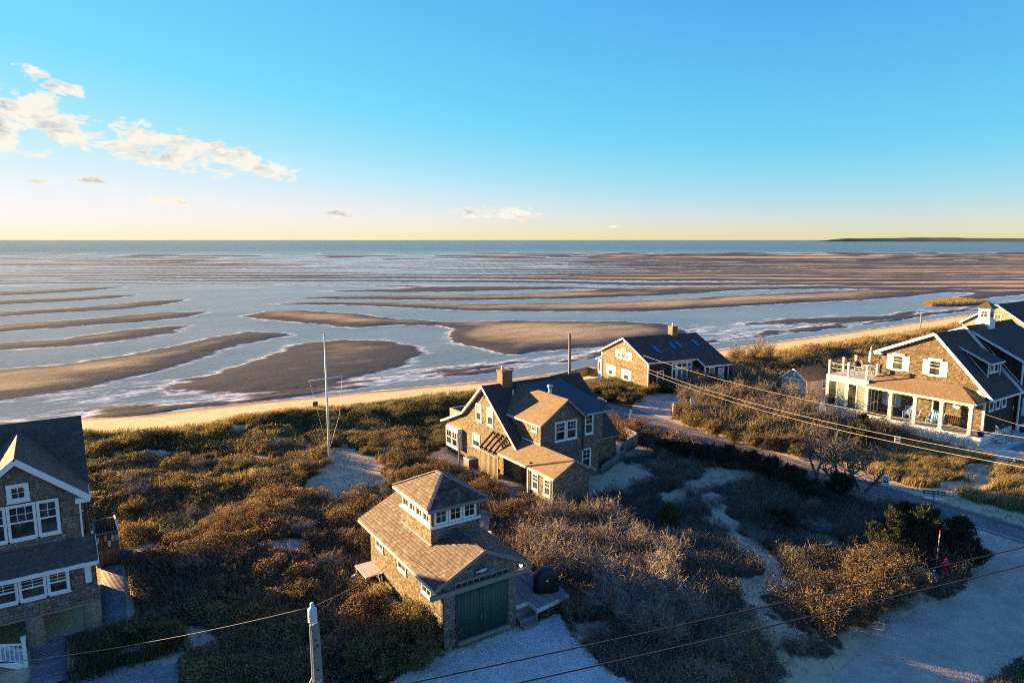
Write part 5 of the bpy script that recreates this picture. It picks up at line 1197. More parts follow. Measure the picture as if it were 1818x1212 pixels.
for a in (-.4, 1.2, 2.8, 4.3): deckchair(at_rh(3.9+1.0*math.cos(a), 11.2+1.0*math.sin(a), 4.06), a - math.pi/2, 'cream slatted armchair drawn up to the round deck table', 'chairs round the deck table')
deckchair(at_rh(1.3, 11.0, 4.06), R(120), 'cream slatted armchair alone beside the black kettle grill', None)
kg = tag(empty('kettle_grill', at_rh(2.5, 11.8, 4.06)), 'black covered kettle grill on the roof deck', 'grill')
mb = MB(); mb.lathe([(.05, .55), (.30, .62), (.42, .85), (.42, 1.0), (.30, 1.22), (.05, 1.32)], (0, 0, 0), 16); mb.build('kettle', M_black, kg, True)
for k in range(3): a = k*2.1; mb = MB(); mb.bar((.36*math.cos(a), .36*math.sin(a), 0), (.2*math.cos(a), .2*math.sin(a), .7), .03); mb.build('leg', M_black, kg)
# patio pavers
pt = tag(empty('patio', at_rh(0, 0, 0)), None, None, None, 'structure')
pv = MB(); pv.box(-.31, .31, -.31, .31, .0, .05); pm_ = [simple('paver_grey', (.20, .22, .23), .7, var=.2), simple('paver_pale', (.42, .43, .43), .7, var=.2)]
src = None
for i in range(13):
    for j in range(4):
        x, y = 1.6 + i*.72 - j*.1, -2.75 - j*.72
        if src is None: o = pv.build('paver', pm_[0], pt, bevel=.01); src = o
        else: o = src.copy(); COL.objects.link(o); o.parent = pt
        o.location = (x, y, .03 + random.uniform(-.006, .006)); o.rotation_euler = (0, 0, random.uniform(-.05, .05))

# ------------------------------------------------------------------ shed beyond the thicket
sh = tag(empty('garden_shed', (67.84, 42.8, .05), R(-2)), 'small grey garden shed with white trim beside the roof deck house', 'shed')
M_shed = simple('pale_grey_siding', (.33, .33, .35), .7, var=.08)
M_shedr = simple('shed_warm_siding', (.36, .33, .28), .7, var=.08)
V4 = [(0, 0), (3.1, 0), (3.1, 2.15), (1.55, 3.2), (0, 2.15)]
mb = MB(); mb.slab([(0.06, y, z) for y, z in V4], (-1, 0, 0), .1); mb.build('wall', M_shed, sh)
mb = MB(); mb.slab([(4.2, y, z) for y, z in V4], (1, 0, 0), .1); mb.build('wall', M_shed, sh)
mb = MB(); mb.box(.17, 4.09, 0.05, .15, 0, 2.15); mb.build('wall', M_shedr, sh)
mb = MB(); mb.box(.17, 4.09, 2.95, 3.05, 0, 2.15); mb.build('wall', M_shed, sh)
roof(sh, [(-.2, -.22, 2.06), (4.45, -.22, 2.06), (4.45, 1.55, 3.30), (-.2, 1.55, 3.30)], M_roof_brown, .07, .16, (.25, .4), M_white)
roof(sh, [(-.2, 3.32, 2.06), (4.45, 3.32, 2.06), (4.45, 1.55, 3.30), (-.2, 1.55, 3.30)], M_roof_brown, .07, .16, (.25, .4), M_white)
trim(sh, [((-.23, -.24, 2.02), (-.23, 1.55, 3.26)), ((-.23, 1.55, 3.26), (-.23, 3.34, 2.02)), ((.03, 0.02, 0), (.03, 0.02, 2.1)), ((.03, 3.08, 0), (.03, 3.08, 2.1)), ((.03, 0.05, 2.12), (.03, 3.05, 2.12))], M_white, .11, .06, 'trim')
window(sh, PYneg(.05), 2.9, 3.6, .95, 1.9, (2, 2), True, .07)
mb = MB(); box_on(mb, PYneg(.05), .7, 1.7, .05, 1.95, .012, .04); mb.build('door', M_shedr, sh)
mb = MB(); mb.lathe([(.18, 0), (.18, .04), (.05, .06)], (0, 0, 0), 10); gvv = mb.build('gable_vent', M_white, sh); gvv.matrix_local = Matrix.Translation((.05, 1.55, 2.65)) @ Matrix.Rotation(R(-90), 4, 'Y')
sf = tag(MB().box(-1.0, 1.0, -.03, .03, 0, 1.9).build('privacy_screen', simple('pale_screen', (.45, .42, .38), .7), None, bevel=.01), 'pale upright board screen between the shed and the sun room', 'screen')
sf.location = (72.6, 41.2, .05); sf.rotation_euler = (0, 0, R(80))

# ------------------------------------------------------------------ left house on pilings
lh = tag(empty('piling_house', (0, 34.2, 0)), 'grey shingled house raised on rope-wrapped pilings with white window bands', 'house')
fl = PYneg(0)
XL = -15.0
wall(lh, fl, [(XL, 1.5), (.6, 1.5), (.6, 3.42), (XL, 3.42)], M_cedar_grey, [(-3.5, -.3, 2.2, 3.42)], course=.15, wr=(.11, .24))
wall(lh, PXpos(.6), [(.01, 1.5), (9.5, 1.5), (9.5, 3.45), (.01, 3.45)], M_cedar_grey, course=.15, wr=(.11, .24))
for (a, b_) in ((-1.22, -.38), (-2.22, -1.20), (-3.24, -2.20), (-4.24, -3.24), (-8.2, -7.2), (-7.2, -6.2)): window(lh, fl, a, b_, 2.28, 3.36, (2, 3), True, .09, nbase=.03)
mb = MB(); mb.box(XL, .58, .02, 9.4, 1.38, 1.5); mb.build('floor_deck', M_woodgrey, lh)
mb = MB(); mb.box(.20, .44, -.075, -.02, 2.45, 3.42); mb.box(.14, .50, -.10, -.02, 3.20, 3.44); mb.build('pilaster', M_white, lh)
trim(lh, [((XL, -.33, 3.42), (.72, -.33, 3.42)), ((.74, -.33, 3.42), (.74, 1.7, 3.85))], M_white, .20, .06, 'fascia')
roof(lh, [(XL, -.36, 3.50), (.74, -.36, 3.50), (.74, 1.65, 4.02), (XL, 1.65, 4.02)], M_roof_lh, .10, .15, (.2, .34), M_white)
up = PYneg(1.6)
wall(lh, up, [(-4.25, 3.85), (.30, 3.85), (.30, 5.95), (-1.95, 7.85), (-4.25, 5.95)], M_cedar_grey, [(-3.35, -.5, 4.42, 6.05), (-2.35, -1.55, 6.15, 7.0)], course=.15, wr=(.11, .24))
for (a, b_, g_) in ((-1.38, -.52, (2, 2)), (-2.46, -1.36, (3, 2)), (-3.32, -2.44, (2, 2))): window(lh, up, a, b_, 4.42, 6.05, g_, True, .10, nbase=.03)
window(lh, up, -2.36, -1.54, 6.18, 6.98, (2, 2), False, .15, nbase=.03)
wall(lh, PXpos(.30), [(1.61, 3.6), (9.4, 3.6), (9.4, 5.9), (1.61, 5.9)], M_cedar, course=.15, wr=(.11, .24))
gpk, gez = 8.18, 5.98
for s_, ex in ((1, .66), (-1, -4.56)):
    roof(lh, [(ex, 1.22, gez), (ex, 7.3, gez), (-1.95, 7.3, gpk), (-1.95, 1.22, gpk)], M_roof_lh, .12, .15, (.2, .34), M_white)
trim(lh, [((.68, 1.18, gez-.10), (-1.95, 1.18, gpk-.10)), ((-1.95, 1.18, gpk-.10), (-4.58, 1.18, gez-.10))], M_white, .24, .07, 'rake_board')
mb = MB(); mb.box(.10, .66, 1.20, 1.58, 5.72, 5.94); mb.build('eave_return', M_white, lh)
trim(lh, [((.69, 1.2, gez-.10), (.69, 5.4, gez-.10))], M_white, .12, .05, 'gutter')
trim(lh, [((.27, 1.57, 3.9), (.27, 1.57, 5.8))], M_white, .08, .08, 'corner_board')
mry, mrz = 7.3, 8.42
roof(lh, [(XL, 3.1, 5.95), (.74, 3.1, 5.95), (.74, mry, mrz), (XL, mry, mrz)], M_roof_lh, .12, .15, (.2, .34), M_white)
roof(lh, [(XL, 11.6, 5.95), (.74, 11.6, 5.95), (.74, mry, mrz), (XL, mry, mrz)], M_roof_lh, .12, .15, (.2, .34), M_white)
wall(lh, PXpos(.31), [(3.3, 5.9), (11.2, 5.9), (mry, 8.25)], M_cedar, course=.15)
wall(lh, PXneg(XL+.1), [(.0, 1.5), (11.2, 1.5), (11.2, 5.9), (mry, 8.25), (3.3, 5.9), (0, 3.4)], M_cedar, course=.3, wr=(.3, .6))
wall(lh, PYneg(3.2), [(XL+.1, 3.8), (-4.2, 3.8), (-4.2, 5.9), (XL+.1, 5.9)], M_cedar_grey, course=.2, wr=(.2, .4))
wall(lh, PYpos(11.2), [(XL+.1, 1.5), (.3, 1.5), (.3, 5.9), (XL+.1, 5.9)], M_cedar_grey, course=.3, wr=(.3, .6))
M_rope = simple('rope_wrap', (.27, .215, .16), .9, var=.25, scale=9)
for i, (x, y) in enumerate(((.33, .25), (-1.78, .25), (-4.0, .25), (-6.2, .25), (.33, 4.5), (-1.78, 4.5), (-4.0, 4.5), (.33, 8.8), (-1.78, 8.8), (-6.5, 8.8), (-9.5, .25), (-12.5, .25), (-12.5, 8.8))):
    mb = MB(); mb.tube([(x, y, -.4), (x, y, 1.4)], .30, 14); pi = mb.build('piling', M_woodgrey, lh, True)
    if y < 5:
        k = 22; pts = []
        for q in range(k*12): t = q/12; a = 2*math.pi*t; pts.append((x+.325*math.cos(a), y+.325*math.sin(a), .02+t*1.34/k))
        mb = MB(); mb.tube(pts, .030, 5); mb.build('rope_coil', M_rope, pi)
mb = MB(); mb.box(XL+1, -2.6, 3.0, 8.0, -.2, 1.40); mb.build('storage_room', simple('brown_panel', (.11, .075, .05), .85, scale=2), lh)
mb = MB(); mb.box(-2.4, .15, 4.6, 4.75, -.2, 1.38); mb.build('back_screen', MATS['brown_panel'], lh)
wk = walkway('boardwalk', [(-1.38, 30.9), (-1.38, 34.4)], .05, 1.25, 'weathered boardwalk leading out from under the piling house', bw=.14)
wk2 = walkway('side_boardwalk', [(-.75, 34.0), (1.1, 34.1), (1.25, 36.0), (1.45, 41.0)], .04, 1.0, 'narrow boardwalk along the side of the piling house to the outdoor shower', bw=.14)
# white stair with baluster rail
stw = tag(empty('white_stair', (-2.15, 33.3, 0)), 'white wooden stair with baluster railing at the piling house', 'stair')
for k in range(7): mb = MB(); mb.box(-.45-.28*k, -.14-.28*k, -.4, .75, .17*(k+1)-.05, .17*(k+1)); mb.build('tread', M_white, stw)
for y in (-.42, .77):
    mb = MB(); mb.bar((-.05, y, .0), (-2.2, y, 1.28), .05, .26); mb.build('stringer', M_white, stw)
for y in (-.42,):
    mb = MB(); mb.box(-.07, .07, y-.07, y+.07, -.1, 1.25); mb.box(-.10, .10, y-.10, y+.10, 1.252, 1.32); mb.build('newel_post', M_white, stw)
    for z in (.28, 1.02): mb = MB(); mb.bar((-.07, y, z), (-2.2, y, z+.62), .05, .08); mb.build('rail', M_white, stw)
    for k in range(14): x = -.2-.145*k; z = -x*.29; mb = MB(); mb.bar((x, y, .30+z), (x, y, 1.0+z), .035); mb.build('baluster', M_white, stw)
# outdoor shower with buoys
os_ = tag(empty('outdoor_shower', (.85, 41.1, 0)), 'brown board outdoor shower stall open at the top beside the piling house', 'shower stall')
M_shw = toned('shower_boards', [(.070, .058, .050), (.095, .080, .070), (.12, .10, .088)], .85)
for pl, u1, h in ((PYneg(0), 1.05, 1.9), (PXpos(1.05), 2.2, 2.0), (PYpos(2.2), 1.05, 1.9), (PXneg(0.0), 2.2, 1.9)):
    boards(os_, pl, 0, u1, .05, h, .14, M_shw, 'boards', True, .025, 0, .008)
    mb = MB(); box_on(mb, pl, -.02, u1+.02, h+.002, h+.05, -.03, .05); mb.build('cap_rail', M_woodgrey if pl.N.x <= 0 else M_white, os_)
mb = MB(); mb.box(.25, .9, 1.7, 2.1, .45, .5); mb.build('shower_bench', M_deckwood, os_)
mb = MB()
for k in range(4): mb.box(1.08, 1.75, -.3+k*.42, .08+k*.42, .1, .16)
mb.build('duckboard', M_deckwood, os_)['kind'] = 'stuff'
bcol = [(.45, .45, .42), (.14, .09, .07), (.50, .33, .05), (.55, .56, .52), (.45, .47, .40), (.30, .30, .31)]
bnm = ['grey lobster buoy at the house end of the shower wall', 'dark brown lobster buoy on the shower wall', 'yellow lobster buoy on the shower wall', 'white lobster buoy hanging lowest on the shower wall', 'pale green lobster buoy on the shower wall', 'dull grey lobster buoy at the outer end of the shower wall']
for k, (c, nm) in enumerate(zip(bcol, bnm)):
    o = tag(empty('lobster_buoy', (.95+.17*k, 41.0, (1.62, 1.55, 1.68, 1.36, 1.62, 1.60)[k])), nm, 'buoy')
    mb = MB(); mb.lathe([(.02, -.20), (.06, -.16), (.08, 0), (.075, .12), (.03, .16)], (0, 0, 0), 9); mb.build('float', simple('buoy_%d' % k, c, .6, var=.25, scale=14), o, True)
    mb = MB(); mb.tube([(0, 0, .15), (0, .03, .32)], .012, 5); mb.build('stick', M_woodgrey, o)

# ------------------------------------------------------------------ beige house far right, neighbours off to the left
def plain_house(name, loc, rz, w, d, ez, rzz, mat, rmat, label, wins_):
    h = tag(empty(name, loc, rz), label, 'house')
    wall(h, PXneg(0), [(0, -.2), (d, -.2), (d, ez), (d/2, rzz-.12), (0, ez)], mat, course=.2, wr=(.2, .45))
    wall(h, PXpos(w), [(0, -.2), (d, -.2), (d, ez), (d/2, rzz-.12), (0, ez)], mat, course=.2, wr=(.2, .45))
    wall(h, PYneg(0), [(.01, -.2), (w-.01, -.2), (w-.01, ez), (.01, ez)], mat, course=.2, wr=(.2, .45))
    wall(h, PYpos(d), [(.01, -.2), (w-.01, -.2), (w-.01, ez), (.01, ez)], mat, course=.2, wr=(.2, .45))
    s_ = (rzz-ez)/(d/2)
    for (y, yy) in ((-.4, d/2), (d+.4, d/2)): roof(h, [(-.35, y, ez-.4*s_), (w+.35, y, ez-.4*s_), (w+.35, d/2, rzz), (-.35, d/2, rzz)], rmat, .12, .2, (.3, .5), M_white)
    trim(h, [((-.38, -.42, ez-.4*s_-.08), (-.38, d/2, rzz-.08)), ((-.38, d/2, rzz-.08), (-.38, d+.42, ez-.4*s_-.08))], M_white, .22, .06, 'rake_board')
    for pl, a, b_, c, e in wins_: window(h, pl, a, b_, c, e, (2, 2), True, .12)
    return h
M_beige = toned('beige_shingle', [(.28, .245, .175), (.34, .30, .22), (.40, .35, .26)], .85)
plain_house('beige_house', (137.0, 46.0, 0), 0, 12, 10.5, 2.9, 6.4, M_beige, M_roof_dark, 'beige shingled house with a white-trimmed gable just behind the cupola roof', [(PXneg(0), 4.4, 5.6, 3.0, 4.6), (PXneg(0), 2, 3.2, .8, 2.2), (PXneg(0), 7, 8.2, .8, 2.2)])
# ------------------------------------------------------------------ vegetation
def unit(a): return a/np.maximum(np.linalg.norm(a, axis=-1, keepdims=True), 1e-9)
def scatter(n, box, dens):
    """n tries in box, kept where a random number falls under dens(x, y)"""
    x = rng.uniform(box[0], box[1], n); y = rng.uniform(box[2], box[3], n)
    k = rng.random(n) < np.clip(dens(x, y), 0, 1)
    return x[k], y[k]
def leaf_mesh(P, size, up=.5, aspect=.62):
    """quads of the given sizes at P with random facing, biased upwards"""
    n = len(P); nm = unit(rng.normal(size=(n, 3)) + np.array([0, 0, up*2])); t = unit(np.cross(nm, rng.normal(size=(n, 3)))); b = np.cross(nm, t)
    s = np.asarray(size).reshape(-1, 1)*np.ones((n, 1))
    a, c = t*s*.5, b*s*.5*aspect
    V = np.stack([P - a, P + c*1.0, P + a, P - c*1.0], 1).reshape(-1, 3)
    return V, np.arange(4*n).reshape(n, 4)
def blade_mesh(P, L, w, lean, curl=.5):
    n = len(P); L = np.asarray(L).reshape(-1, 1)
    az = rng.uniform(0, 2*np.pi, n); d = np.stack([np.cos(az), np.sin(az), np.zeros(n)], 1)*rng.uniform(.1, .55, (n, 1)) + np.array([lean[0], lean[1], 0])
    s = unit(np.cross(d + 1e-3, np.array([0, 0, 1.0])))*(np.asarray(w).reshape(-1, 1)*np.ones((n, 1)))
    mid = P + d*L*.42 + np.array([0, 0, 1])*L*.62; tip = P + d*L*(.85+curl*.4) + np.array([0, 0, 1])*L*(.92-curl*.25)
    V = np.stack([P - s, P + s, mid + s*.75, mid - s*.75, tip], 1).reshape(-1, 3); b = np.arange(n)*5
    F = np.concatenate([np.stack([b, b+1, b+2], 1), np.stack([b, b+2, b+3], 1), np.stack([b+3, b+2, b+4], 1)])
    return V, F
def stick_mesh(P, Q, w):
    n = len(P); d = unit(Q-P); s = unit(np.cross(d, rng.normal(size=(n, 3))))*np.asarray(w).reshape(-1, 1)
    V = np.stack([P - s, P + s, Q + s*.45, Q - s*.45], 1).reshape(-1, 3)
    return V, np.arange(4*n).reshape(n, 4)
def mound(x, y, k=1.0): return k*(.18 + 1.15*np.clip(fbm(x/2.3 + 50, y/2.3 + 20, 3) - .28, 0, 1)*1.35 + .35*(fbm(x/.6, y/.6, 2) - .4))
def tone_mix(x, y, sc, off, spread):
    return np.clip(.5 + 1.5*(fbm(x/sc + off, y/sc, 3) - .5) + rng.normal(0, spread, len(x)), 0, 1)
def stuff(name, V, F, tone, mat, label, cat):
    return tag(npmesh(name, V, F, mat, attrs={'tone': tone}), label, cat, None, 'stuff')

M_rust = toned('autumn_leaves', [(.045, .030, .019), (.12, .062, .029), (.22, .10, .038), (.18, .125, .039), (.135, .125, .038), (.42, .26, .05)], .75, 3, .2, translucent=.35)
M_olive = toned('olive_leaves', [(.045, .036, .016), (.085, .072, .024), (.13, .112, .032), (.22, .17, .042), (.40, .28, .055)], .75, 3, .2, translucent=.35)
M_greyb = toned('grey_brush', [(.085, .066, .050), (.14, .112, .085), (.21, .17, .125), (.29, .235, .17)], .9, 5, .2)
M_drkgrn = toned('dark_brush_leaves', [(.045, .036, .022), (.075, .062, .032), (.11, .088, .042), (.18, .11, .042), (.34, .22, .05)], .8, 3, .2, translucent=.25)
M_grass = toned('beach_grass_blades', [(.15, .115, .048), (.23, .175, .068), (.32, .245, .095), (.40, .31, .13)], .8, 2, .15, translucent=.45)
M_ggrass = toned('green_grass_blades', [(.06, .065, .025), (.10, .10, .036), (.16, .145, .05), (.26, .21, .08)], .8, 2, .15, translucent=.4)

def layer(name, box, n, dens, size, mat, label, cat, hk=1.0, off=0., spread=.22, top=.55, tfun=None):
    x, y = scatter(n, box, lambda a, b: dens(a, b)*sstep(.12, .7, veg(a, b)))
    h = np.clip(mound(x, y, hk(x, y) if callable(hk) else hk), .05, 3)*sstep(.0, .9, veg(x, y))
    r = rng.random(len(x)); z = ground(x, y) + h*np.maximum(r**top, .05)
    V, F = leaf_mesh(np.stack([x, y, z], 1), rng.uniform(size[0], size[1], len(x)))
    t = tone_mix(x, y, 4.0, off, spread) if tfun is None else tfun(x, y)
    t = np.clip(t + .12*(r-.6), 0, 1)
    return stuff(name, V, F, t, mat, label, cat)
def brush(name, box, n, dens, mat, label, cat, L=(.35, .9), w=.008, hk=1.0, off=0., spread=.2):
    x, y = scatter(n, box, lambda a, b: dens(a, b)*sstep(.12, .7, veg(a, b)))
    h = np.clip(mound(x, y, hk(x, y) if callable(hk) else hk), .05, 3)*sstep(.0, .9, veg(x, y)); g = ground(x, y); m_ = len(x)
    P = np.stack([x, y, g + h*rng.uniform(.0, .75, m_)], 1)
    d = unit(np.stack([rng.normal(0, .55, m_), rng.normal(0, .55, m_), np.abs(rng.normal(.7, .4, m_))], 1))*rng.uniform(*L, m_).reshape(-1, 1)
    V, F = stick_mesh(P, P + d, rng.uniform(.6, 1.4, m_)*w)
    return stuff(name, V, F, tone_mix(x, y, 3.0, off, spread), mat, label, cat)
def grass(name, box, n, dens, mat, label, L=(.35, .75), w=.014, lean=(.25, -.1), off=0., vmin=(.05, .5), usev=True, clump=.5):
    def dn(a, b):
        c = sstep(clump-.12, clump+.12, fbm(a/.75 + 9, b/.75, 2)); v = sstep(*vmin, veg(a, b)) if usev else 1
        return dens(a, b)*v*(.12 + .88*c)
    x, y = scatter(n, box, dn); m_ = len(x)
    V, F = blade_mesh(np.stack([x, y, ground(x, y) - .02], 1), rng.uniform(*L, m_)*(.6+.8*fbm(x/1.5, y/1.5, 2)), rng.uniform(.6, 1.3, m_)*w, lean)
    t = tone_mix(x, y, 3.0, off, .18)
    return stuff(name, V, F, np.tile(t, 3), mat, label, 'grass')
def inbox(x, y, b, s=1.5): return sstep(-s, s, np.minimum(np.minimum(x-b[0], b[1]-x), np.minimum(y-b[2], b[3]-y)))
EDG = lambda x, y: edge(x) - y        # metres inland of the top of the beach

def d_left(x, y): return inbox(x, y, (-8, 25.5, 22, 66), .5)*(1 - .85*sstep(24, 26, x)*1.0)*(1-.6*inbox(x, y, (9, 24, 50, 70), 2))
layer('leafy_undergrowth', (2, 25, 23, 66), 520000, lambda x, y: d_left(x, y)*sstep(60, 46, y), (.07, .13), M_rust, 'rust brown and olive leafy undergrowth covering the dune left of the boathouse', 'undergrowth', hk=1.05, off=3, spread=.30)
layer('olive_undergrowth', (0, 25, 44, 71), 330000, lambda x, y: d_left(x, y)*sstep(44, 54, y), (.09, .15), M_olive, 'olive and gold leafy ground cover along the top of the beach', 'undergrowth', hk=.85, off=8, spread=.28)
brush('undergrowth_twigs', (2, 25, 23, 60), 70000, lambda x, y: d_left(x, y), M_greyb, 'thin brown twigs poking through the leafy undergrowth', 'twigs', (.3, .7), .007, 1.1)
def hk_b(x, y): return 1.0 + .9*inbox(x, y, (24, 44, 12, 20), 2) + .5*inbox(x, y, (18, 27, 26, 34), 2)
def d_brush(x, y): return np.maximum(inbox(x, y, (17.5, 45.4, 13.5, 37), .6), inbox(x, y, (37, 45.4, 34, 52), .6))
brush('bare_brush', (17, 46, 13.5, 52), 210000, lambda x, y: d_brush(x, y)*(1-.7*inbox(x, y, (26, 46, 12, 20), 1)), M_greyb, 'grey bare twiggy brush between the houses and the sand road', 'brush', (.2, .6), .007, hk_b, 5)
layer('dark_undergrowth', (17, 46, 13, 52), 300000, lambda x, y: d_brush(x, y)*(.62 + .38*inbox(x, y, (26, 44, 12, 20), 1)), (.07, .12), M_drkgrn, 'dark leafy ground cover with yellow flecks, shade painted into its colour beside the sand road', 'undergrowth', hk=hk_b, off=12, tfun=lambda x, y: np.clip(tone_mix(x, y, 4.0, 12, .28) - .30*inbox(x, y, (26, 46, 12, 21), 1)*(rng.random(len(x)) < .85), 0, 1))  # tone lowered near the sand road: painted shade where nothing blocks the sun
def d_thick(x, y): return np.maximum(inbox(x, y, (49.6, 62.5, 29, 49), .7), inbox(x, y, (58, 70, 36, 56), .7))
layer('roadside_thicket', (49, 72, 28, 58), 330000, lambda x, y: d_thick(x, y)*.75, (.09, .15), M_olive, 'gold and olive leafy thicket between the road and the porch house', 'undergrowth', hk=1.7, off=15, spread=.28)
brush('thicket_twigs', (49, 72, 28, 58), 90000, d_thick, toned('tan_twigs', [(.10, .08, .055), (.16, .125, .085), (.24, .19, .13), (.30, .24, .17)], .9), 'tan leafless twigs standing above the roadside thicket', 'twigs', (.5, 1.3), .010, 1.8)
def d_front(x, y): return inbox(x, y, (49.2, 63.5, 8, 30), .6)
grass('front_grass', (49, 64, 8, 31), 150000, lambda x, y: d_front(x, y)*.8, M_grass, 'golden dune grass between the road and the porch house', (.35, .8), .016, (.35, -.15), 2, (.03, .35))
layer('front_scrub', (49, 64, 8, 31), 90000, lambda x, y: d_front(x, y)*sstep(.48, .62, fbm(x/2.6+5, y/2.6, 2)), (.09, .14), M_rust, 'low brown scrub among the golden grass below the porch', 'scrub', hk=.6, off=31)
def d_back(x, y): return np.maximum(inbox(x, y, (18, 46, 49.5, 70), .8), inbox(x, y, (46, 58, 55, 68), .8))
grass('foredune_grass', (16, 60, 49, 70), 210000, lambda x, y: d_back(x, y)*.8, M_ggrass, 'green and gold beach grass on the foredune behind the two storey house', (.5, .95), .018, (.3, -.2), 6, (.02, .3), clump=.42)
grass('dune_grass', (0, 24, 40, 71), 110000, lambda x, y: (.25 + .75*sstep(9, 2, EDG(x, y)))*inbox(x, y, (0, 24, 40, 71), .6), M_ggrass, 'tufts of pale grass round the bare sand by the flagpole', (.3, .7), .014, (.3, -.2), 9, (.02, .25), clump=.48)
layer('foredune_scrub', (16, 60, 49, 70), 120000, lambda x, y: d_back(x, y)*sstep(.46, .6, fbm(x/3.6+5, y/3.6, 2)), (.09, .15), M_olive, 'olive scrub on the foredune behind the two storey house', 'scrub', hk=.8, off=21)
def d_far(x, y): return inbox(x, y, (62, 420, 41, 70), .8)
grass('far_dune_grass', (66, 230, 42, 70), 210000, lambda x, y: d_far(x, y), M_grass, 'golden grass on the dunes between the shed and the far beach', (.6, 1.1), .035, (.35, -.2), 12, (.0, .25), clump=.42)
layer('far_scrub', (60, 110, 44, 66), 120000, lambda x, y: d_far(x, y)*sstep(.47, .6, fbm(x/5+2, y/5, 2)), (.12, .2), M_rust, 'brown scrub on the dunes behind the skylight house', 'scrub', hk=1.3, off=41)
grass('sandroad_grass', (26, 45, 3, 10.5), 30000, lambda x, y: inpoly(x, y, [(29.6, 10.0), (33, 9.9), (37, 8.6), (42, 4), (26, 3)])*1.0, M_ggrass, 'short green and brown grass at the edge of the sand road', (.15, .35), .014, (.1, 0), 1, usev=False, clump=.3)
grass('boathouse_grass', (-2, 4, 27, 34.5), 16000, lambda x, y: inbox(x, y, (-.6, 3.6, 30.4, 34), .3)*1.0, M_ggrass, 'pale grass leaning over the boardwalk by the piling house', (.4, .8), .014, (.2, -.3), 4, usev=False, clump=.35)
POLYS = (DRIVE, GRAVEL, SANDROAD, H3DRIVE, RHYARD, PATIO_BRICK, ROAD, LHUNDER)
def d_bare(x, y):
    m_ = np.ones_like(x)
    for pl_ in POLYS: m_ = m_*(sdf(x, y, pl_) < -.25)
    for (a, b, c, d) in HOUSES: m_ = m_*(np.maximum(np.maximum(a-x, x-b), np.maximum(c-y, y-d)) > .1)
    return m_*(1-sstep(.2, .6, veg(x, y)))*(EDG(x, y) > .5)
grass('sparse_tufts', (2, 63, 12, 66), 150000, lambda x, y: d_bare(x, y)*.75, M_ggrass, 'sparse low tufts scattered over the bare sand patches', (.12, .34), .012, (.2, -.1), 17, usev=False, clump=.54)
brush_d = lambda x, y: d_bare(x, y)*.5
x, y = scatter(60000, (2, 63, 12, 66), lambda a, b: d_bare(a, b)*sstep(.46, .6, fbm(a/1.1+3, b/1.1, 3)))
P = np.stack([x, y, ground(x, y) + .015], 1); a_ = rng.uniform(0, 6.28, len(x)); Q = P + np.stack([np.cos(a_), np.sin(a_), rng.uniform(.0, .35, len(x))], 1)*rng.uniform(.08, .3, (len(x), 1))
V, F = stick_mesh(P, Q, np.full(len(x), .007)); stuff('dead_stems', V, F, rng.uniform(0, 1, len(F)), M_greyb, 'dead stems and litter lying on the bare sand', 'litter')
grass('pale_grass', (3, 24, 40, 66), 90000, lambda x, y: inbox(x, y, (3, 24, 40, 66), 1)*sstep(.50, .62, fbm(x/3.4+77, y/2.4+5, 3)), M_grass, 'pale straw grass in drifts through the undergrowth', (.5, 1.0), .013, (.3, -.25), 23, (.05, .4), clump=.42)
# grass islet on the flats
ip = [pxz(*p) for p in ((1635, 540), (1660, 533), (1700, 531), (1752, 536), (1755, 540), (1700, 543), (1650, 543))]
ia = np.array(ip)
xi, yi = scatter(16000, (ia[:,0].min(), ia[:,0].max(), ia[:,1].min(), ia[:,1].max()), lambda x, y: inpoly(x, y, ip)*1.0)
zi = WATER_Z + .10 + .35*np.clip(sdf(xi, yi, ip)/2.5, 0, 1)
Vb, Fb = blade_mesh(np.stack([xi, yi, zi - .3], 1), rng.uniform(.6, 1.1, len(xi)), np.full(len(xi), .06), (.3, -.1))
stuff('marsh_grass', Vb, Fb, np.tile(np.clip(rng.normal(.6, .2, len(xi)), 0, 1), 3), M_grass, 'golden marsh grass on a low islet in the tidal channel', 'grass')
c_ = ia.mean(0)
tag(meshobj('islet', [(p[0], p[1], WATER_Z-.1) for p in ip] + [(c_[0]+(p[0]-c_[0])*.8, c_[1]+(p[1]-c_[1])*.8, WATER_Z+.28) for p in ip] + [(c_[0], c_[1], WATER_Z+.4)],
    [(i, (i+1) % 7, 7+(i+1) % 7, 7+i) for i in range(7)] + [(7+i, 7+(i+1) % 7, 14) for i in range(7)], M_flat, smooth=True), kind='structure')

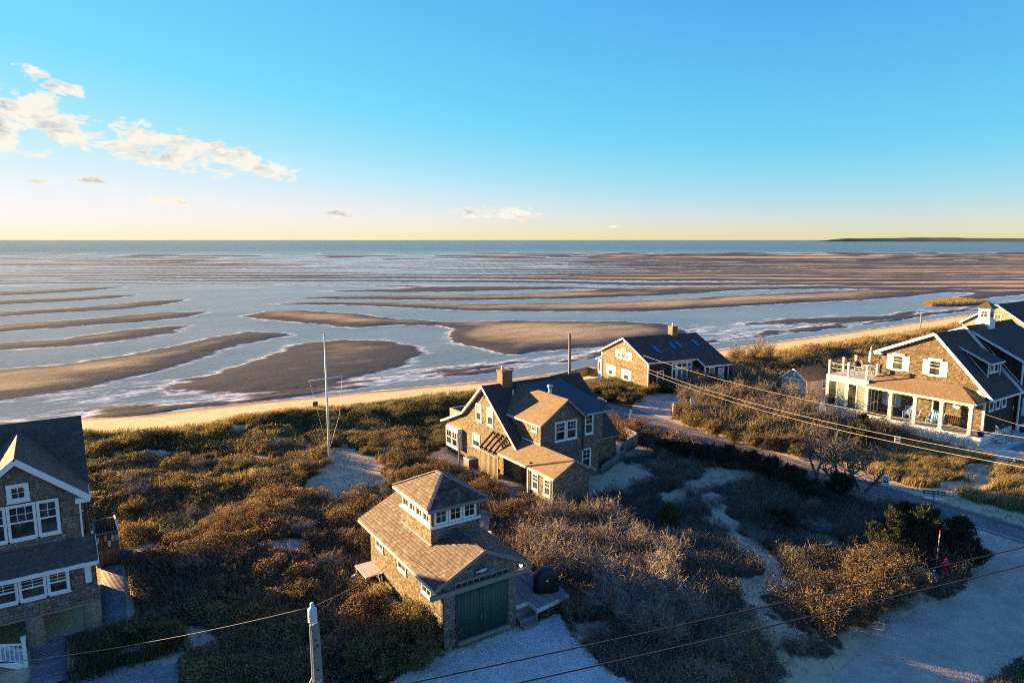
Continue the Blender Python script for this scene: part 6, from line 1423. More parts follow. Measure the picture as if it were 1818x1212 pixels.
# --- single shrubs and trees: prototypes grown once, then copied
def grow(seed, stems, subs, twigs, H, spread, r0, droop=0., lev=(1.0, .5, .3), gnarl=.25, upb=.6):
    """branch skeleton: returns tube mesh builder for wood, and the twig ends"""
    rs = random.Random(seed); mb = MB(); ends = []; sticks = []
    def walk(p, d, Ls, r, segs, seg_n):
        pts, rad = [Vector(p)], [r]
        for i in range(segs):
            d = (d + Vector((rs.gauss(0, gnarl), rs.gauss(0, gnarl), rs.gauss(0, gnarl*.6) + .10 - droop*.2))).normalized()
            pts.append(pts[-1] + d*Ls/segs); rad.append(r*(1-(i+1)/segs*.6))
        mb.tube(pts, rad, seg_n, False)
        return pts, d
    for s_ in range(stems):
        a = rs.uniform(0, 2*math.pi); sp = spread*math.sqrt(rs.random())
        d = Vector((math.cos(a)*sp, math.sin(a)*sp, 1)).normalized()
        pts, dd = walk((.12*math.cos(a)*spread, .12*math.sin(a)*spread, -.15), d, H*lev[0]*rs.uniform(.7, 1.15), r0, 5, 5)
        for k in range(subs):
            t = rs.uniform(.3, 1.0); i = min(4, int(t*5)); p = pts[i].lerp(pts[i+1], t*5-i)
            d2 = (dd*.5 + Vector((rs.gauss(0, .7), rs.gauss(0, .7), rs.gauss(upb*.6, .35)))).normalized()
            q, d3 = walk(p, d2, H*lev[1]*rs.uniform(.6, 1.2), r0*.42, 3, 3)
            for j in range(twigs):
                t2 = rs.uniform(.15, 1.0); i2 = min(2, int(t2*3)); p2 = q[i2].lerp(q[i2+1], t2*3-i2)
                d4 = (d3*.5 + Vector((rs.gauss(0, .6), rs.gauss(0, .6), rs.gauss(upb*.5-droop, .4)))).normalized()
                e = p2 + d4*H*lev[2]*rs.uniform(.5, 1.2); sticks.append((p2, e)); ends.append(e)
    return mb, sticks, ends
def proto(name, seed, woodmat, leafmat, label, cat, leaves=0, lsize=(.06, .11), tw=.007, leaf_along=.5, **kw):
    mb, sticks, ends = grow(seed, **kw)
    root = tag(empty(name, (0, 0, -50)), label, cat)
    nfw = len(mb.f)
    br = mb.build('branches', woodmat, root)
    at = br.data.attributes.new('tone', 'FLOAT', 'FACE'); at.data.foreach_set('value', rng.uniform(.2, .8, nfw).astype(np.float32))
    if sticks:
        P = np.array([a for a, b in sticks]); Q = np.array([b for a, b in sticks])
        V, F = stick_mesh(P, Q, rng.uniform(.7, 1.3, len(P))*tw)
        P2 = P + (Q-P)*rng.uniform(.3, .9, (len(P), 1)); Q2 = P2 + rng.normal(0, 1, P2.shape)*np.linalg.norm(Q-P, axis=1).mean()*.35 + np.array([0, 0, .05])
        V2, F2 = stick_mesh(P2, Q2, np.full(len(P), tw*.7)); V3 = np.concatenate([V, V2]); F3 = np.concatenate([F, F2+len(V)])
        tag(npmesh('twigs', V3, F3, woodmat, root, attrs={'tone': np.clip(rng.normal(.6, .25, len(F3)), 0, 1)}), kind='stuff')
    if leaves:
        P = np.array([a for a, b in sticks]); Q = np.array([b for a, b in sticks]); i = rng.integers(0, len(P), leaves)
        C = P[i] + (Q[i]-P[i])*rng.uniform(leaf_along, 1.1, (leaves, 1)) + rng.normal(0, .05, (leaves, 3))
        V, F = leaf_mesh(C, rng.uniform(*lsize, leaves), .2)
        tag(npmesh('foliage', V, F, leafmat, root, attrs={'tone': np.clip(rng.normal(.5, .25, leaves), 0, 1)}), kind='stuff')
    return root
def copy_tree(o, loc, rz, sc, label=None, group=None):
    c = o.copy(); COL.objects.link(c); c.location = loc; c.rotation_euler = (0, 0, rz); c.scale = sc
    if label: c['label'] = label
    if group: c['group'] = group
    for ch in list(o.children):
        d = ch.copy(); COL.objects.link(d); d.parent = c
        for g_ in ch.children:
            e = g_.copy(); COL.objects.link(e); e.parent = d
    return c
def drop(o):
    for ch in list(o.children): bpy.data.objects.remove(ch, do_unlink=True)
    bpy.data.objects.remove(o, do_unlink=True)
M_twig = toned('pale_lichen_twigs', [(.10, .085, .07), (.17, .14, .11), (.25, .21, .165), (.33, .28, .22)], .9, 6, .2)
M_twigbr = toned('reddish_twigs', [(.075, .045, .03), (.13, .075, .045), (.19, .11, .06), (.24, .15, .08)], .9, 6, .2)
twiggy = [proto('bare_shrub', 100+k, M_twig, M_rust, 'bare shrub', 'shrub', 160, (.05, .09), stems=15, subs=8, twigs=7, H=1.35, spread=.95, r0=.022, gnarl=.30) for k in range(3)]
rusty = [proto('rust_shrub', 200+k, M_twigbr, M_rust, 'rust shrub', 'shrub', 2600, (.05, .09), stems=14, subs=9, twigs=7, H=1.15, spread=1.1, r0=.018, gnarl=.22, leaf_along=.2) for k in range(2)]
leafy = [proto('leafy_shrub', 300+k, M_twigbr, M_olive, 'leafy shrub', 'shrub', 4200, (.07, .12), stems=12, subs=9, twigs=7, H=1.3, spread=.9, r0=.02, gnarl=.22, leaf_along=.1) for k in range(2)]
darkb = [proto('dark_shrub', 500+k, M_twigbr, M_drkgrn, 'dark shrub', 'shrub', 3000, (.06, .10), stems=14, subs=9, twigs=7, H=1.15, spread=1.1, r0=.018, gnarl=.22, leaf_along=.2) for k in range(2)]
tall = [proto('tall_bare_shrub', 400+k, MATS['tan_twigs'], M_olive, 'tall bare shrub', 'shrub', 500, (.07, .11), tw=.010, stems=12, subs=8, twigs=7, H=2.1, spread=.7, r0=.03, gnarl=.22) for k in range(2)]
def place(protos, pts, label, group, sc=(.8, 1.2), zs=(.85, 1.15)):
    for (x, y, *s) in pts:
        k = s[0] if s else random.uniform(*sc)
        copy_tree(random.choice(protos), (x, y, gz(x, y)), random.uniform(0, 6.28), (k, k, k*random.uniform(*zs)), label, group)
def P0(px, py, z=0.): return pxz(px, py, z)
pts = [P0(*p, 1.3) for p in ((965,895),(1000,900),(1035,895),(1075,905),(1115,915),(950,940),(985,945),(1020,935),(1065,945),(1105,955),(1050,985),(1090,1000),(1120,1020),(1010,985),(1075,1040),(1120,1060),(1160,1050),(1195,1060),(1150,1090),(1190,1095),(1225,1075),(960,975),(1140,985),(1090,930),(1130,950),(1165,1010),(1180,975))]
place(twiggy, [(x, y) for x, y in pts if not (12 < x < 19.3 and 23 < y < 33)], 'pale bare twiggy shrub in the thicket between boathouse deck and porch wing', 'bare shrubs beside the boathouse', (1.0, 1.4))
place(twiggy, [P0(*p) for p in ((1250,1120),(1110,1120),(1060,1130),(1290,1180),(1180,1160),(1330,1110),(1230,960),(1270,900),(1350,960),(1420,1000),(1230,880),(1460,940),(1440,900),(1500,1000),(1260,1010),(1300,1060))], 'grey bare shrub on the shaded sand below the bare thicket', 'shaded bare shrubs', (.5, .85), (.6, .8))
place(rusty, [P0(*p, .9) for p in ((700,870),(725,855),(750,848),(672,895),(650,915),(735,880),(700,900),(640,945),(845,868),(865,850),(880,870))], 'dense rust-coloured shrub behind the boathouse tower', 'rust shrubs behind the boathouse', (.85, 1.1), (.8, 1.0))
place(rusty, [P0(*p) for p in ((545,850),(520,870),(560,835),(430,930),(470,945),(400,960),(500,960),(360,1000),(420,1010),(560,970),(600,960),(380,1060),(300,1050),(450,1090),(540,1030))], 'rust brown leafy shrub in the undergrowth left of the boathouse', 'rust shrubs in the undergrowth', (.6, 1.0), (.6, .9))
place(leafy, [P0(*p) for p in ((735,1130),(760,1160),(700,1160),(745,1185),(680,1190),(720,1100),(640,1180))], 'green and orange leafy shrub against the sunlit boathouse wall', 'leafy shrubs by the boathouse wall', (.75, 1.05))
place(leafy, [P0(*p) for p in ((520,1070),(545,1055),(475,1200),(520,1210),(430,1195),(300,1140),(250,1130),(560,1120))], 'low green leafy shrub deep in the undergrowth by the utility pole', 'green shrubs in the undergrowth', (.5, .8), (.6, .9))
place(tall, [P0(*p) for p in ((1235,700),(1260,690),(1290,680),(1320,690),(1350,680),(1380,700),(1345,720),(1400,725),(1310,720),(1280,730),(1250,735),(1420,745),(1370,750),(1440,735),(1215,720),(1470,770),(1330,755),(1440,770),(1400,770))], 'tall tan leafless shrub in the roadside thicket', 'tall bare shrubs by the road', (.75, 1.1))
place(leafy, [P0(*p) for p in ((1230,760),(1265,775),(1300,785),(1335,795),(1370,800),(1260,745),(1300,760),(1350,775),(1400,800),(1420,810),(1210,740),(1390,785))], 'golden leafy bush along the sandy edge of the road', 'golden bushes along the road', (.75, 1.1), (.75, 1.0))
place(leafy, [P0(*p) for p in ((1060,705),(1085,710),(1110,715),(1075,700),(1130,712),(1155,700),(1180,695),(1100,700),(1210,690))], 'rounded golden bush in front of the tan gable', 'bushes before the skylight house', (.8, 1.1), (.7, .9))
place(rusty, [P0(*p) for p in ((1110,775),(1130,765),(1155,780),(1180,790),(1085,770))], 'brown bush between the board fence and the road', 'bushes behind the board fence', (.9, 1.2))
place(tall, [P0(*p) for p in ((1300,655),(1330,650),(1360,650),(1390,660),(1345,640),(1310,645))], 'dark leafless shrub on the dune behind the thicket', 'shrubs on the back dune', (.8, 1.0))
place(darkb, [(35.4, 16.6), (34.0, 15.5), (32.4, 15.5), (31.0, 15.8), (29.4, 15.6), (33.2, 16.8), (30.2, 17.2), (36.6, 17.6), (28.0, 15.8), (34.8, 17.6), (31.6, 17.0)], 'dense dark brown bush edging the sand road below the hydrant', 'bushes edging the sand road', (1.0, 1.25), (.8, 1.0))
def spread(protos, n, box, label, group, sc, zs=(.7, 1.0), vmin=.6):
    k = 0
    while k < n:
        x, y = random.uniform(box[0], box[1]), random.uniform(box[2], box[3])
        if float(veg(np.array([x]), np.array([y]))[0]) > vmin: place(protos, [(x, y)], label, group, sc, zs); k += 1
spread(rusty, 26, (4, 23, 33, 62), 'low rounded brown bush scattered through the dune undergrowth', 'brown bushes in the dune undergrowth', (.5, .9))
spread(twiggy, 22, (3, 23, 31, 64), 'small leafless bush poking out of the dune undergrowth', 'leafless bushes in the dune undergrowth', (.45, .85))
spread(leafy, 18, (3, 23, 44, 66), 'small golden-green bush near the top of the beach', 'golden bushes near the beach', (.4, .75))
spread(rusty, 14, (26, 44, 15, 34), 'small brown bush on the shaded ground between the sand streaks', 'brown bushes on the shaded ground', (.45, .75))
spread(twiggy, 16, (24, 44, 15, 44), 'small leafless bush on the shaded ground between the sand streaks', 'leafless bushes on the shaded ground', (.4, .7))
for pr in twiggy + rusty + leafy + tall + darkb: drop(pr)

def cedar(name, seed, loc, H, W, label, grp=None, lean=(0, 0), dense=1.0, mat=None):
    rs = np.random.default_rng(seed); t = tag(empty(name, loc), label, 'cedar tree', grp)
    mb = MB(); top = Vector((lean[0]*H, lean[1]*H, H*.93))
    mb.tube([(0, 0, -.2), (lean[0]*H*.3, lean[1]*H*.3, H*.35), top*.75, top], [.12*H/3, .09*H/3, .05*H/3, .015], 7)
    P, D = [], []
    nb = int(46*dense)
    for i in range(nb):
        f = rs.uniform(.06, 1.0); a = rs.uniform(0, 2*np.pi); rr = W*(1-f)**.65*rs.uniform(.65, 1.15) + .12
        base = np.array([lean[0]*H*f, lean[1]*H*f, H*f*.85]); d = np.array([np.cos(a), np.sin(a), rs.uniform(.35, .95)]); d /= np.linalg.norm(d)
        tip = base + d*rr*1.2
        mb.tube([base, base + d*rr*.6, tip], [.022, .014, .006], 4, False)
        k = int(150*dense)
        s = rs.uniform(.25, 1.12, k)**.8; c = base + d*rr*1.2*s[:, None] + rs.normal(0, .11 + .07*rr, (k, 3))*(1.15-s[:, None]*.6)
        P.append(c); D.append(np.tile(d*.5 + np.array([0, 0, .7]), (k, 1)) + rs.normal(0, .35, (k, 3)))
    mb.build('trunk', MATS.get('cedar_bark') or simple('cedar_bark', (.09, .065, .05), .9), t)
    P, D = np.concatenate(P), unit(np.concatenate(D))
    V, F = stick_mesh(P, P + D*rs.uniform(.09, .22, (len(P), 1)), rs.uniform(.014, .030, len(P)))
    tag(npmesh('crown', V, F, mat or M_cedarleaf, t, attrs={'tone': np.clip(rs.normal(.45, .25, len(F)), 0, 1)}), kind='stuff')
    return t
M_cedarleaf = toned('cedar_foliage', [(.012, .018, .010), (.022, .032, .015), (.036, .046, .020), (.058, .064, .026)], .8, 3, .2, translucent=.2)
M_cedaryel = toned('bright_cedar_foliage', [(.05, .06, .014), (.09, .095, .02), (.14, .13, .028)], .8, 3, .2, translucent=.3)
def cz(px, py): x, y = P0(px, py); return (x, y, gz(x, y))
cedar('cedar_tree', 1, cz(1585, 985), 2.5, 1.5, 'broad dark cedar, widest of the clump beside the hydrant')
cedar('cedar_tree', 2, cz(1640, 985), 3.0, 1.35, 'tallest dark cedar behind the hydrant marker pole')
cedar('cedar_tree', 3, cz(1690, 990), 2.4, 1.0, 'dark cedar at the road corner beside the street sign', lean=(.15, -.1))
cedar('cedar_tree', 4, cz(1610, 955), 2.3, 1.3, 'dark cedar at the back of the hydrant clump')
cedar('cedar_tree', 5, cz(1715, 1005), 1.5, .8, 'low dark cedar at the sand road corner')
for i, (px, py, h) in enumerate(((1215, 815, 1.1), (1250, 825, 1.2), (1290, 832, 1.5), (1330, 845, 1.6), (1365, 855, 1.7), (1400, 868, 1.7), (1430, 885, 1.6), (1180, 805, 1.2))):
    cedar('juniper_bush', 20+i, cz(px, py), h, 1.15, 'low dark juniper spreading along the verge of the road', 'junipers along the road', lean=(.12, .0), dense=.75)
cedar('cedar_tree', 40, cz(1520, 800), 3.2, 1.25, 'dark cedar in front of the sun room windows', lean=(.12, -.05))
cedar('young_cedar', 41, cz(1187, 925), 1.35, .5, 'small bright yellow-green cedar among the bare shrubs', mat=M_cedaryel, dense=.7)
cedar('young_cedar', 42, cz(1040, 920), .9, .35, 'tiny yellow-green cedar by the porch wing gable', mat=M_cedaryel, dense=.5)
cedar('cedar_tree', 43, cz(1490, 880), 1.7, 1.0, 'dark green cedar under the bare gnarled tree', dense=.8)
cedar('juniper_bush', 44, cz(1390, 930), 1.0, 1.0, 'dark juniper mound on the shaded sand hollow', dense=.8)

M_bark = toned('bare_bark', [(.085, .070, .058), (.125, .105, .088), (.17, .145, .12)], .9, 6, .2)
def bare_tree(loc, seed, H, label, stems=2, spread=.6):
    mb, sticks, ends = grow(seed, stems, 9, 9, H, spread, .11, lev=(.85, .55, .28), gnarl=.33, upb=.45)
    t = tag(empty('bare_tree', loc), label, 'tree')
    nf = len(mb.f); br = mb.build('trunk', M_bark, t); at = br.data.attributes.new('tone', 'FLOAT', 'FACE'); at.data.foreach_set('value', rng.uniform(.2, .8, nf).astype(np.float32))
    P = np.array([a for a, b in sticks]); Q = np.array([b for a, b in sticks])
    V, F = stick_mesh(P, Q, rng.uniform(.010, .018, len(P)))
    k = 3; i = np.repeat(np.arange(len(P)), k); P2 = P[i] + (Q[i]-P[i])*rng.uniform(.2, 1, (len(i), 1)); Q2 = P2 + rng.normal(0, .22, P2.shape) + np.array([0, 0, .10])
    V2, F2 = stick_mesh(P2, Q2, np.full(len(i), .008))
    tag(npmesh('crown', np.concatenate([V, V2]), np.concatenate([F, F2+len(V)]), M_bark, t, attrs={'tone': rng.uniform(0, 1, len(F)+len(F2))}), kind='stuff')
bare_tree(cz(1490, 855), 7, 3.6, 'gnarled leafless tree with several trunks leaning over the road', 4, .75)
bare_tree(cz(1452, 850), 12, 3.2, 'slim leafless tree at the verge next to the gnarled tree', 2, .45)
bare_tree(cz(1530, 872), 21, 2.6, 'low crooked leafless tree with a branch arching over the road', 2, 1.1)

# dry seed-head tuft against the boathouse wall
x0, y0 = P0(668, 1062)
n_ = 700; P = np.stack([x0 + rng.normal(0, .16, n_), y0 + rng.normal(0, .16, n_), np.full(n_, gz(x0, y0))], 1)
V, F = blade_mesh(P, rng.uniform(.7, 1.25, n_), np.full(n_, .012), (-.05, -.35), 1.0)
tag(npmesh('grass_tuft', V, F, M_grass, attrs={'tone': np.tile(rng.uniform(.3, 1, n_), 3)}), 'big drooping tuft of straw-coloured grass by the boathouse wall', 'grass tuft')
# ------------------------------------------------------------------ poles, wires, signs and small things
fpz = gz(17.1, 51.1)
fp = tag(empty('flagpole', (17.1, 51.1, fpz)), 'tall white flagpole with a crossarm standing on bare sand', 'flagpole')
mb = MB(); mb.tube([(0, 0, -.3), (0, 0, 5), (-.03, 0, 10.2-fpz)], [.10, .085, .045], 10); mb.build('pole', M_white, fp, True)
mb = MB(); mb.tube([(-1.35, 0, 6.85-fpz), (1.3, 0, 6.92-fpz)], .04, 8); mb.build('crossarm', M_white, fp, True)
mb = MB(); mb.lathe([(.0, 0), (.07, .03), (.09, .09), (.07, .15), (.0, .18)], (-.03, 0, 10.2-fpz), 10); mb.build('finial_ball', simple('gilt', (.5, .3, .06), .35, metal=.8), fp, True)
mb = MB(); mb.tube([(1.28, 0, 6.9-fpz), (.9, -.1, 3.6), (.12, 0, 1.2)], .008, 4); mb.tube([(-1.33, 0, 6.85-fpz), (-.2, -.1, 1.2)], .008, 4); mb.build('halyard', M_cream, fp)['kind'] = 'stuff'

def wire(name, pts, r, label, sag=.35, mat=None, n=24):
    a, b_ = Vector(pts[0]), Vector(pts[1]); P_ = []
    for i in range(n+1): t = i/n; p = a.lerp(b_, t); p.z -= sag*4*t*(1-t); P_.append(p)
    mb = MB(); mb.tube(P_, r, 6); return tag(mb.build(name, mat or M_wire, None, True), label, 'wire')
M_wire = simple('black_cable', (.028, .026, .026), .6)
M_wirel = simple('grey_cable', (.20, .165, .12), .6)
up_ = tag(empty('utility_pole', (5.45, 18.35, 0)), 'weathered grey utility pole topped by a ribbed pale blue insulator', 'utility pole')
mb = MB(); mb.tube([(.15, -.05, -.3), (.05, 0, 6.55)], [.17, .135], 14); mb.build('pole', M_woodgrey, up_, True)
mb = MB(); mb.tube([(-.10, -.10, 3.2), (-.10, -.08, 6.6)], .028, 8); mb.build('conduit', M_cream, up_)
mb = MB(); prof = [(.05, 0)]
for k in range(7): prof += [(.12, .03+k*.06), (.135, .05+k*.06), (.105, .06+k*.06)]
prof += [(.09, .46), (.055, .48), (.055, .60), (.0, .61)]
mb.lathe(prof, (.0, -.02, 6.62), 16); mb.build('insulator', simple('glazed_pale_blue', (.50, .56, .60), .35), up_, True)
mb = MB(); mb.bar((-.1, -.1, 6.5), (-.02, -.04, 6.68), .03); mb.build('bracket', M_metal, up_)
mb = MB()
for (x, z) in ((.02, 6.15), (.06, 5.95), (-.02, 5.9), (.05, 5.2)): mb.box(x-.02, x+.02, -.165, -.12, z-.03, z+.03)
mb.build('bolt', M_darkin, up_)['kind'] = 'stuff'
mb = MB(); mb.tube([(-.12, -.12, 5.0), (-.32, -.2, 4.75), (-.22, -.2, 4.55), (0, -.2, 4.8), (.12, -.18, 4.9)], .02, 6); mb.build('cable_loop', M_cream, up_)
wire('service_wire', ((-3.5, 27.5, 3.5), (5.45, 18.35, 7.1)), .012, 'thin slack wire from the insulator pole towards the piling house', .25, M_wirel)
wire('service_wire', ((5.45, 18.35, 7.1), (12.3, 27.2, 3.35)), .009, 'thin wire from the insulator pole to the boathouse eave', .2, M_wirel)
wire('power_line', ((5.0, 14.9, 6.5), (33.5, 7.7, 6.62)), .020, 'upper black power line crossing above the shell driveway', .12, None)
wire('power_line', ((7.2, 13.4, 6.5), (32.0, 7.1, 6.6)), .020, 'lower black power line crossing above the sand road', .10, None)
wire('house_wire', ((56.4, 55.4, 2.75), (43.6, 12.0, 5.7)), .020, 'middle golden wire from the skylight house corner over the thicket', .9, M_wirel)
wire('house_wire', ((56.4, 55.4, 2.35), (42.8, 11.8, 5.5)), .020, 'lowest golden wire from the skylight house corner over the thicket', .9, M_wirel)
wire('house_wire', ((56.2, 56.2, 4.3), (45.4, 12.6, 6.5)), .018, 'highest golden wire from the skylight roof over the thicket', .9, M_wirel)
wire('porch_wire', ((66.7, 27.5, 3.0), (52.5, 10.0, 5.2)), .012, 'thin wire running from the porch house wall towards the road', .5, M_wirel)
bp_ = tag(empty('beach_pole', (46, 57, 0)), 'old leaning wooden pole at the beach end of the road', 'utility pole')
mb = MB(); mb.tube([(0, 0, -.5), (.02, .05, 7.5)], [.17, .13], 10); mb.build('pole', M_woodgrey, bp_)
mb = MB(); mb.bar((.1, -.02, 5.2), (1.1, -.3, 5.25), .05, .08); mb.tube([(.9, -.25, 5.2), (.95, -.27, 4.9)], .05, 6); mb.build('lamp_arm', M_woodgrey, bp_)
mb = MB(); mb.tube([(.35, .1, -.4), (.35, .1, 2.6)], .09, 8); mb.build('stub_post', M_woodgrey, bp_)
bp2 = tag(MB().tube([(0, 0, -.6), (0, 0, 3.4)], .13, 8).lathe([(.15, 3.3), (.15, 3.42), (.02, 3.5)], (0, 0, 0), 8).build('beach_post', M_woodgrey), 'lone dark post at the top of the far beach', 'post')
bp2.location = (136.7, 63.5, gz(136.7, 63.5))
bs = tag(empty('beach_sign', (21.3, 67.4, gz(21.3, 67.4))), 'small dark notice board on a post at the top of the beach', 'sign')
mb = MB(); mb.box(-.04, .04, -.04, .04, -.3, 1.0); mb.build('post', M_woodgrey, bs)
mb = MB(); mb.box(-.25, .25, -.07, -.045, .45, 1.05); mb.build('board', simple('dark_board', (.05, .04, .03), .8), bs)

# hydrant with striped marker
M_red = simple('hydrant_red', (.60, .03, .06), .45, var=.15)
hy = tag(empty('fire_hydrant', (38.05, 15.35, gz(38.05, 15.35))), 'red fire hydrant in the brush below the cedars', 'fire hydrant')
mb = MB(); mb.lathe([(.20, 0), (.20, .06), (.14, .07), (.14, .55), (.19, .56), (.19, .62), (.15, .64), (.15, .70), (.11, .80), (.04, .86), (.04, .92), (.0, .92)], (0, 0, 0), 16); mb.build('barrel', M_red, hy, True)
for a in (0, 90, 180): mb = MB(); c_, s_ = math.cos(R(a-60)), math.sin(R(a-60)); mb.tube([(c_*.1, s_*.1, .44), (c_*.24, s_*.24, .44)], .075, 10); mb.tube([(c_*.24, s_*.24, .44), (c_*.28, s_*.28, .44)], .03, 6); mb.build('outlet_cap', M_red, hy)
mk = tag(empty('hydrant_marker', (37.9, 15.75, gz(37.9, 15.75))), 'thin red and white striped marker pole next to the hydrant', 'marker pole')
for k in range(9): mb = MB(); mb.tube([(.02*k*.5, 0, .5+k*.20), (.02*(k+1)*.5, 0, .5+(k+1)*.20)], .022, 6); mb.build('stripe', M_red if k % 2 == 0 else M_white, mk)
mb = MB(); mb.tube([(0, 0, -.1), (0, 0, .5)], .02, 6); mb.build('shaft', M_metal, mk)

def facing(x, y): return math.atan2(y, x) - math.pi/2
def glyphs(parent, x0, x1, z, h, n_, yy, mat, seed):
    """rows of letter-like strokes, as unreadable as in the photograph"""
    rs = random.Random(seed); mb = MB(); w = (x1-x0)/n_
    for i in range(n_):
        a = x0 + i*w
        if rs.random() < .12: continue
        mb.box(a+.1*w, a+.3*w, yy-.003, yy, z, z+h)
        if rs.random() < .7: mb.box(a+.3*w, a+.75*w, yy-.003, yy, z+h*rs.choice((0, .4, .8)), z+h*rs.choice((.2, .55, 1.0))+.001)
        if rs.random() < .5: mb.box(a+.6*w, a+.78*w, yy-.003, yy, z, z+h*.95)
    mb.build('lettering', mat, parent)['kind'] = 'stuff'
ss = tag(empty('street_sign', (44.75, 19.1, 0), facing(44.75, 19.1) + R(14)), 'green street name sign with white lettering on a thin post by the cedars', 'street sign')
mb = MB(); mb.tube([(0, 0, -.3), (0, 0, 1.75)], .035, 8); mb.build('post', simple('green_post', (.05, .065, .06), .5), ss)
mb = MB(); mb.box(-.62, .62, -.015, .015, 1.76, 2.02); bl = mb.build('blade', simple('sign_green', (.0, .16, .13), .4), ss, bevel=.004)
mb = MB(); mb.box(-.55, .55, -.2, .18, 1.50, 1.52); mb.build('cross_blade_bracket', M_metal, ss)
glyphs(bl, -.52, -.06, 1.83, .13, 6, -.0155, simple('sign_white', (.75, .78, .78), .4), 3)
glyphs(bl, .02, .40, 1.83, .12, 5, -.0155, MATS['sign_white'], 5); glyphs(bl, .45, .56, 1.83, .10, 2, -.0155, MATS['sign_white'], 6)
def road_sign(x, y, h, w, sh_, mat_post, label, cat='road sign', marks=True, white=M_white, rz=None):
    o = tag(empty('road_sign', (x, y, gz(x, y)), facing(x, y) if rz is None else rz), label, cat)
    mb = MB(); mb.bar((0, 0, -.3), (0, 0, h), .05, .03); mb.build('post', mat_post, o)
    mb = MB(); mb.box(-w/2, w/2, -.045, -.02, h-sh_, h+.03); pl_ = mb.build('plate', white, o, bevel=.01)
    if marks:
        mk_ = MB()
        for k, (a, b_) in enumerate(((.06, .14), (.2, .3), (.42, .72), (.8, .86))): mk_.box(-w*.32, w*.32 if k != 2 else w*.05, -.0475, -.0455, h-sh_*b_, h-sh_*a)
        mk_.box(w*.12, w*.32, -.0475, -.0455, h-sh_*.72, h-sh_*.42)
        mk_.build('lettering', M_darkin, pl_)['kind'] = 'stuff'
    return o
M_rustp = simple('rusty_steel', (.16, .055, .025), .8, var=.3)
road_sign(45.35, 22.4, 1.85, .42, .62, M_metal, 'white regulatory sign with black lettering on a grey post at the road edge')
road_sign(53.5, 25.8, 2.25, .40, .48, M_rustp, 'small white sign on a rusty post below the porch')
road_sign(50.6, 43.7, 2.3, .46, .60, M_cream, 'blank pale sign back on a post in the golden bushes', marks=False, white=M_cream)
road_sign(45.55, 46.9, 1.25, .22, .9, M_woodgrey, 'narrow upright pale marker beside the road behind the house', 'marker', marks=False, white=M_cream)
ps = tag(MB().box(-.05, .05, -.05, .05, -.3, 1.05).lathe([(.06, 1.05), (.02, 1.12)], (0, 0, 0), 8).build('marker_post', M_cream), 'short pale post at the mouth of the sand drive', 'post'); ps.location = (51.4, 46.9, gz(51.4, 46.9))
ps = tag(MB().box(-.07, .07, -.07, .07, -.3, 1.0).box(-.09, .09, -.09, .09, 1.002, 1.05).build('corner_post', M_cream), 'short square white post at the corner of the patio', 'post'); ps.location = (60.8, 20.5, gz(60.8, 20.5))
tv, tf = [], []
for i in range(9):
    for j in range(7):
        x, y = -.9+i*.225, -.6+j*.2; tv.append((x, y, .10*math.exp(-(x*x+y*y)*1.2) + .05*math.sin(i*1.7+j*2.3)*.6 + .04))
for i in range(8):
    for j in range(6): tf.append((i*7+j, (i+1)*7+j, (i+1)*7+j+1, i*7+j+1))
tp = tag(meshobj('ground_tarp', tv, tf, simple('green_tarp', (.01, .16, .075), .5, var=.2), None, True), 'crumpled green tarpaulin on the grass by the patio', 'tarpaulin'); tp.location = (60.0, 19.9, gz(60.0, 19.9)+.03); tp.rotation_euler = (0, 0, .5)
# timber retaining walls and a log by the beach
M_timb = toned('beach_timber', [(.14, .105, .06), (.20, .155, .09), (.26, .20, .12)], .85)
rw = tag(empty('timber_retaining_wall', (49.5, 62.0, -.3)), 'low timber retaining wall at the edge of the beach by the pole', 'retaining wall')
for k, (a, b_) in enumerate((((0, 0), (1.2, 5.0)), ((1.2, 5.0), (9.5, 7.2)), ((9.5, 7.2), (10.6, 4.6)))):
    d = Vector((b_[0]-a[0], b_[1]-a[1], 0)); boards(rw, Plane((*a, 0), d, Z_), 0, d.length, -.3, .95, .22, M_timb, 'timber', False, .10, 0, .012)
lg = tag(MB().tube([(-1.1, 0, .12), (0, .03, .15), (1.1, 0, .13)], [.13, .15, .12], 9).build('drift_log', simple('drift_wood', (.10, .08, .065), .9, stretch=(6, 1, 1)), None, True), 'short dark drift log lying on the beach', 'log'); lg.location = (61.5, 71.5, gz(61.5, 71.5)); lg.rotation_euler = (0, 0, R(-40))
tr_ = tag(MB().lathe([(.16, 0), (.22, .5), (.24, .52)], (0, 0, 0), 12).build('trash_bin', M_white), 'small white bin beside the timber wall', 'bin'); tr_.location = (51.4, 63.6, -.1)
# lobster-shaped rock pile: pale stones by the boathouse
for k, (px, py, s_) in enumerate(((632, 1035, .26), (640, 1040, .16))):
    rs = random.Random(k); x, y = pxz(px, py, 0); bm = bmesh.new(); bmesh.ops.create_icosphere(bm, subdivisions=2, radius=s_)
    for v in bm.verts: v.co *= rs.uniform(.85, 1.15); v.co.z *= .6
    me = bpy.data.meshes.new('stone'); bm.to_mesh(me); bm.free(); me.materials.append(simple('pale_stone_%d' % k, (.38, .36, .34), .9)); o = bpy.data.objects.new('stone', me); link(o); o.location = (x, y, gz(x, y)+.35)
    tag(o, ('larger', 'smaller')[k] + ' pale stone lying in the scrub beside the boathouse', 'stone')
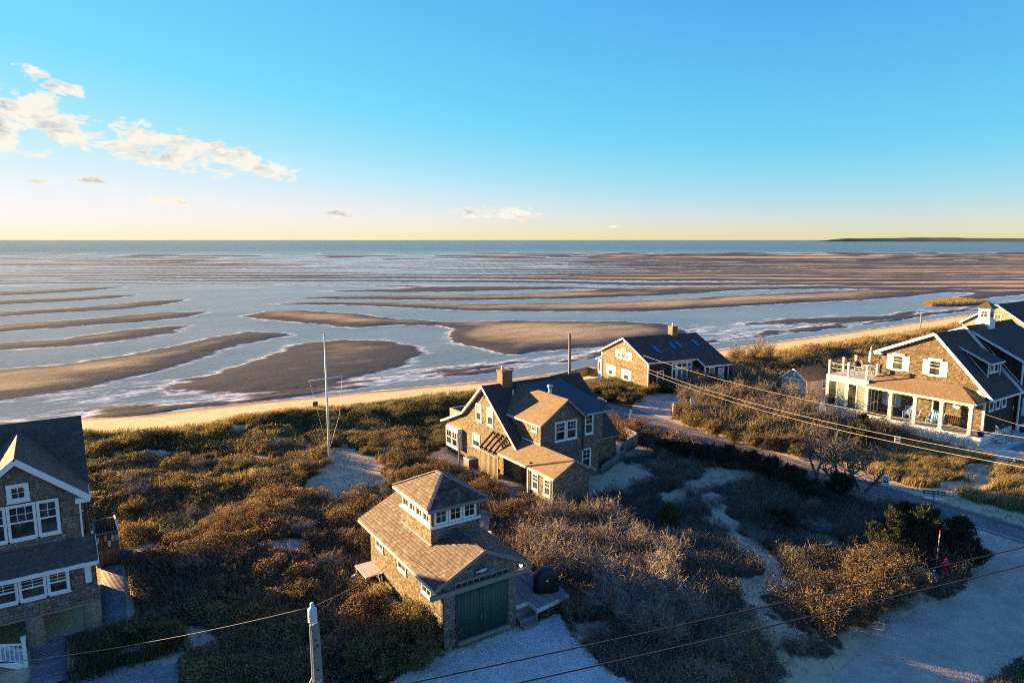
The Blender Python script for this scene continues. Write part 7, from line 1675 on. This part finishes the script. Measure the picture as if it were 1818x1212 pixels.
# parked car at the end of the road, mostly behind the house
car = tag(empty('parked_car', (46.7, 54.7, 0), R(-86)), 'dark hatchback parked at the beach end of the road behind the house', 'car')
M_car = simple('car_paint', (.012, .016, .022), .25, var=.05)
sec = [(-2.1, .45, .72, .70), (-2.0, .35, .92, .82), (-1.2, .30, 1.0, .86), (0, .28, 1.02, .87), (1.1, .28, .98, .86), (1.9, .33, .82, .80), (2.15, .42, .68, .66)]
mb = MB()
for (x, z0, z1, hw) in sec: mb.v += [(x, -hw, z0), (x, hw, z0), (x, hw, z1-.12), (x, hw*.9, z1), (x, -hw*.9, z1), (x, -hw, z1-.12)]
for i in range(len(sec)-1):
    for k in range(6): mb.f.append((i*6+k, i*6+(k+1) % 6, (i+1)*6+(k+1) % 6, (i+1)*6+k))
mb.f += [tuple(range(6))[::-1], tuple(range(36, 42))]
mb.build('body', M_car, car, True, bevel=.03)
mb = MB(); mb.hexa([(-1.85, -.76, .96), (.95, -.76, .98), (.95, .76, .98), (-1.85, .76, .96)], [(-1.35, -.60, 1.46), (.25, -.60, 1.46), (.25, .60, 1.46), (-1.35, .60, 1.46)]); mb.build('window_glass', M_glass, car, bevel=.05)
mb = MB(); mb.hexa([(-1.4, -.62, 1.455), (.3, -.62, 1.455), (.3, .62, 1.455), (-1.4, .62, 1.455)], [(-1.25, -.54, 1.52), (.15, -.54, 1.52), (.15, .54, 1.52), (-1.25, .54, 1.52)]); mb.build('roof', M_car, car, bevel=.02)
for x in (-1.35, 1.35):
    for s_ in (-1, 1):
        mb = MB(); mb.tube([(x, s_*.68, .33), (x, s_*.90, .33)], .33, 16); w_ = mb.build('wheel', M_darkin, car)
        mb = MB(); mb.tube([(x, s_*.885, .33), (x, s_*.91, .33)], .2, 12); mb.build('rim', M_metal, w_)
for s_ in (-1, 1):
    mb = MB(); mb.box(2.02, 2.14, s_*.58-.14, s_*.58+.14, .60, .74); mb.build('headlight', M_white, car)
    mb = MB(); mb.box(-2.11, -2.0, s_*.62-.1, s_*.62+.1, .62, .80); mb.build('tail_light', M_red, car)
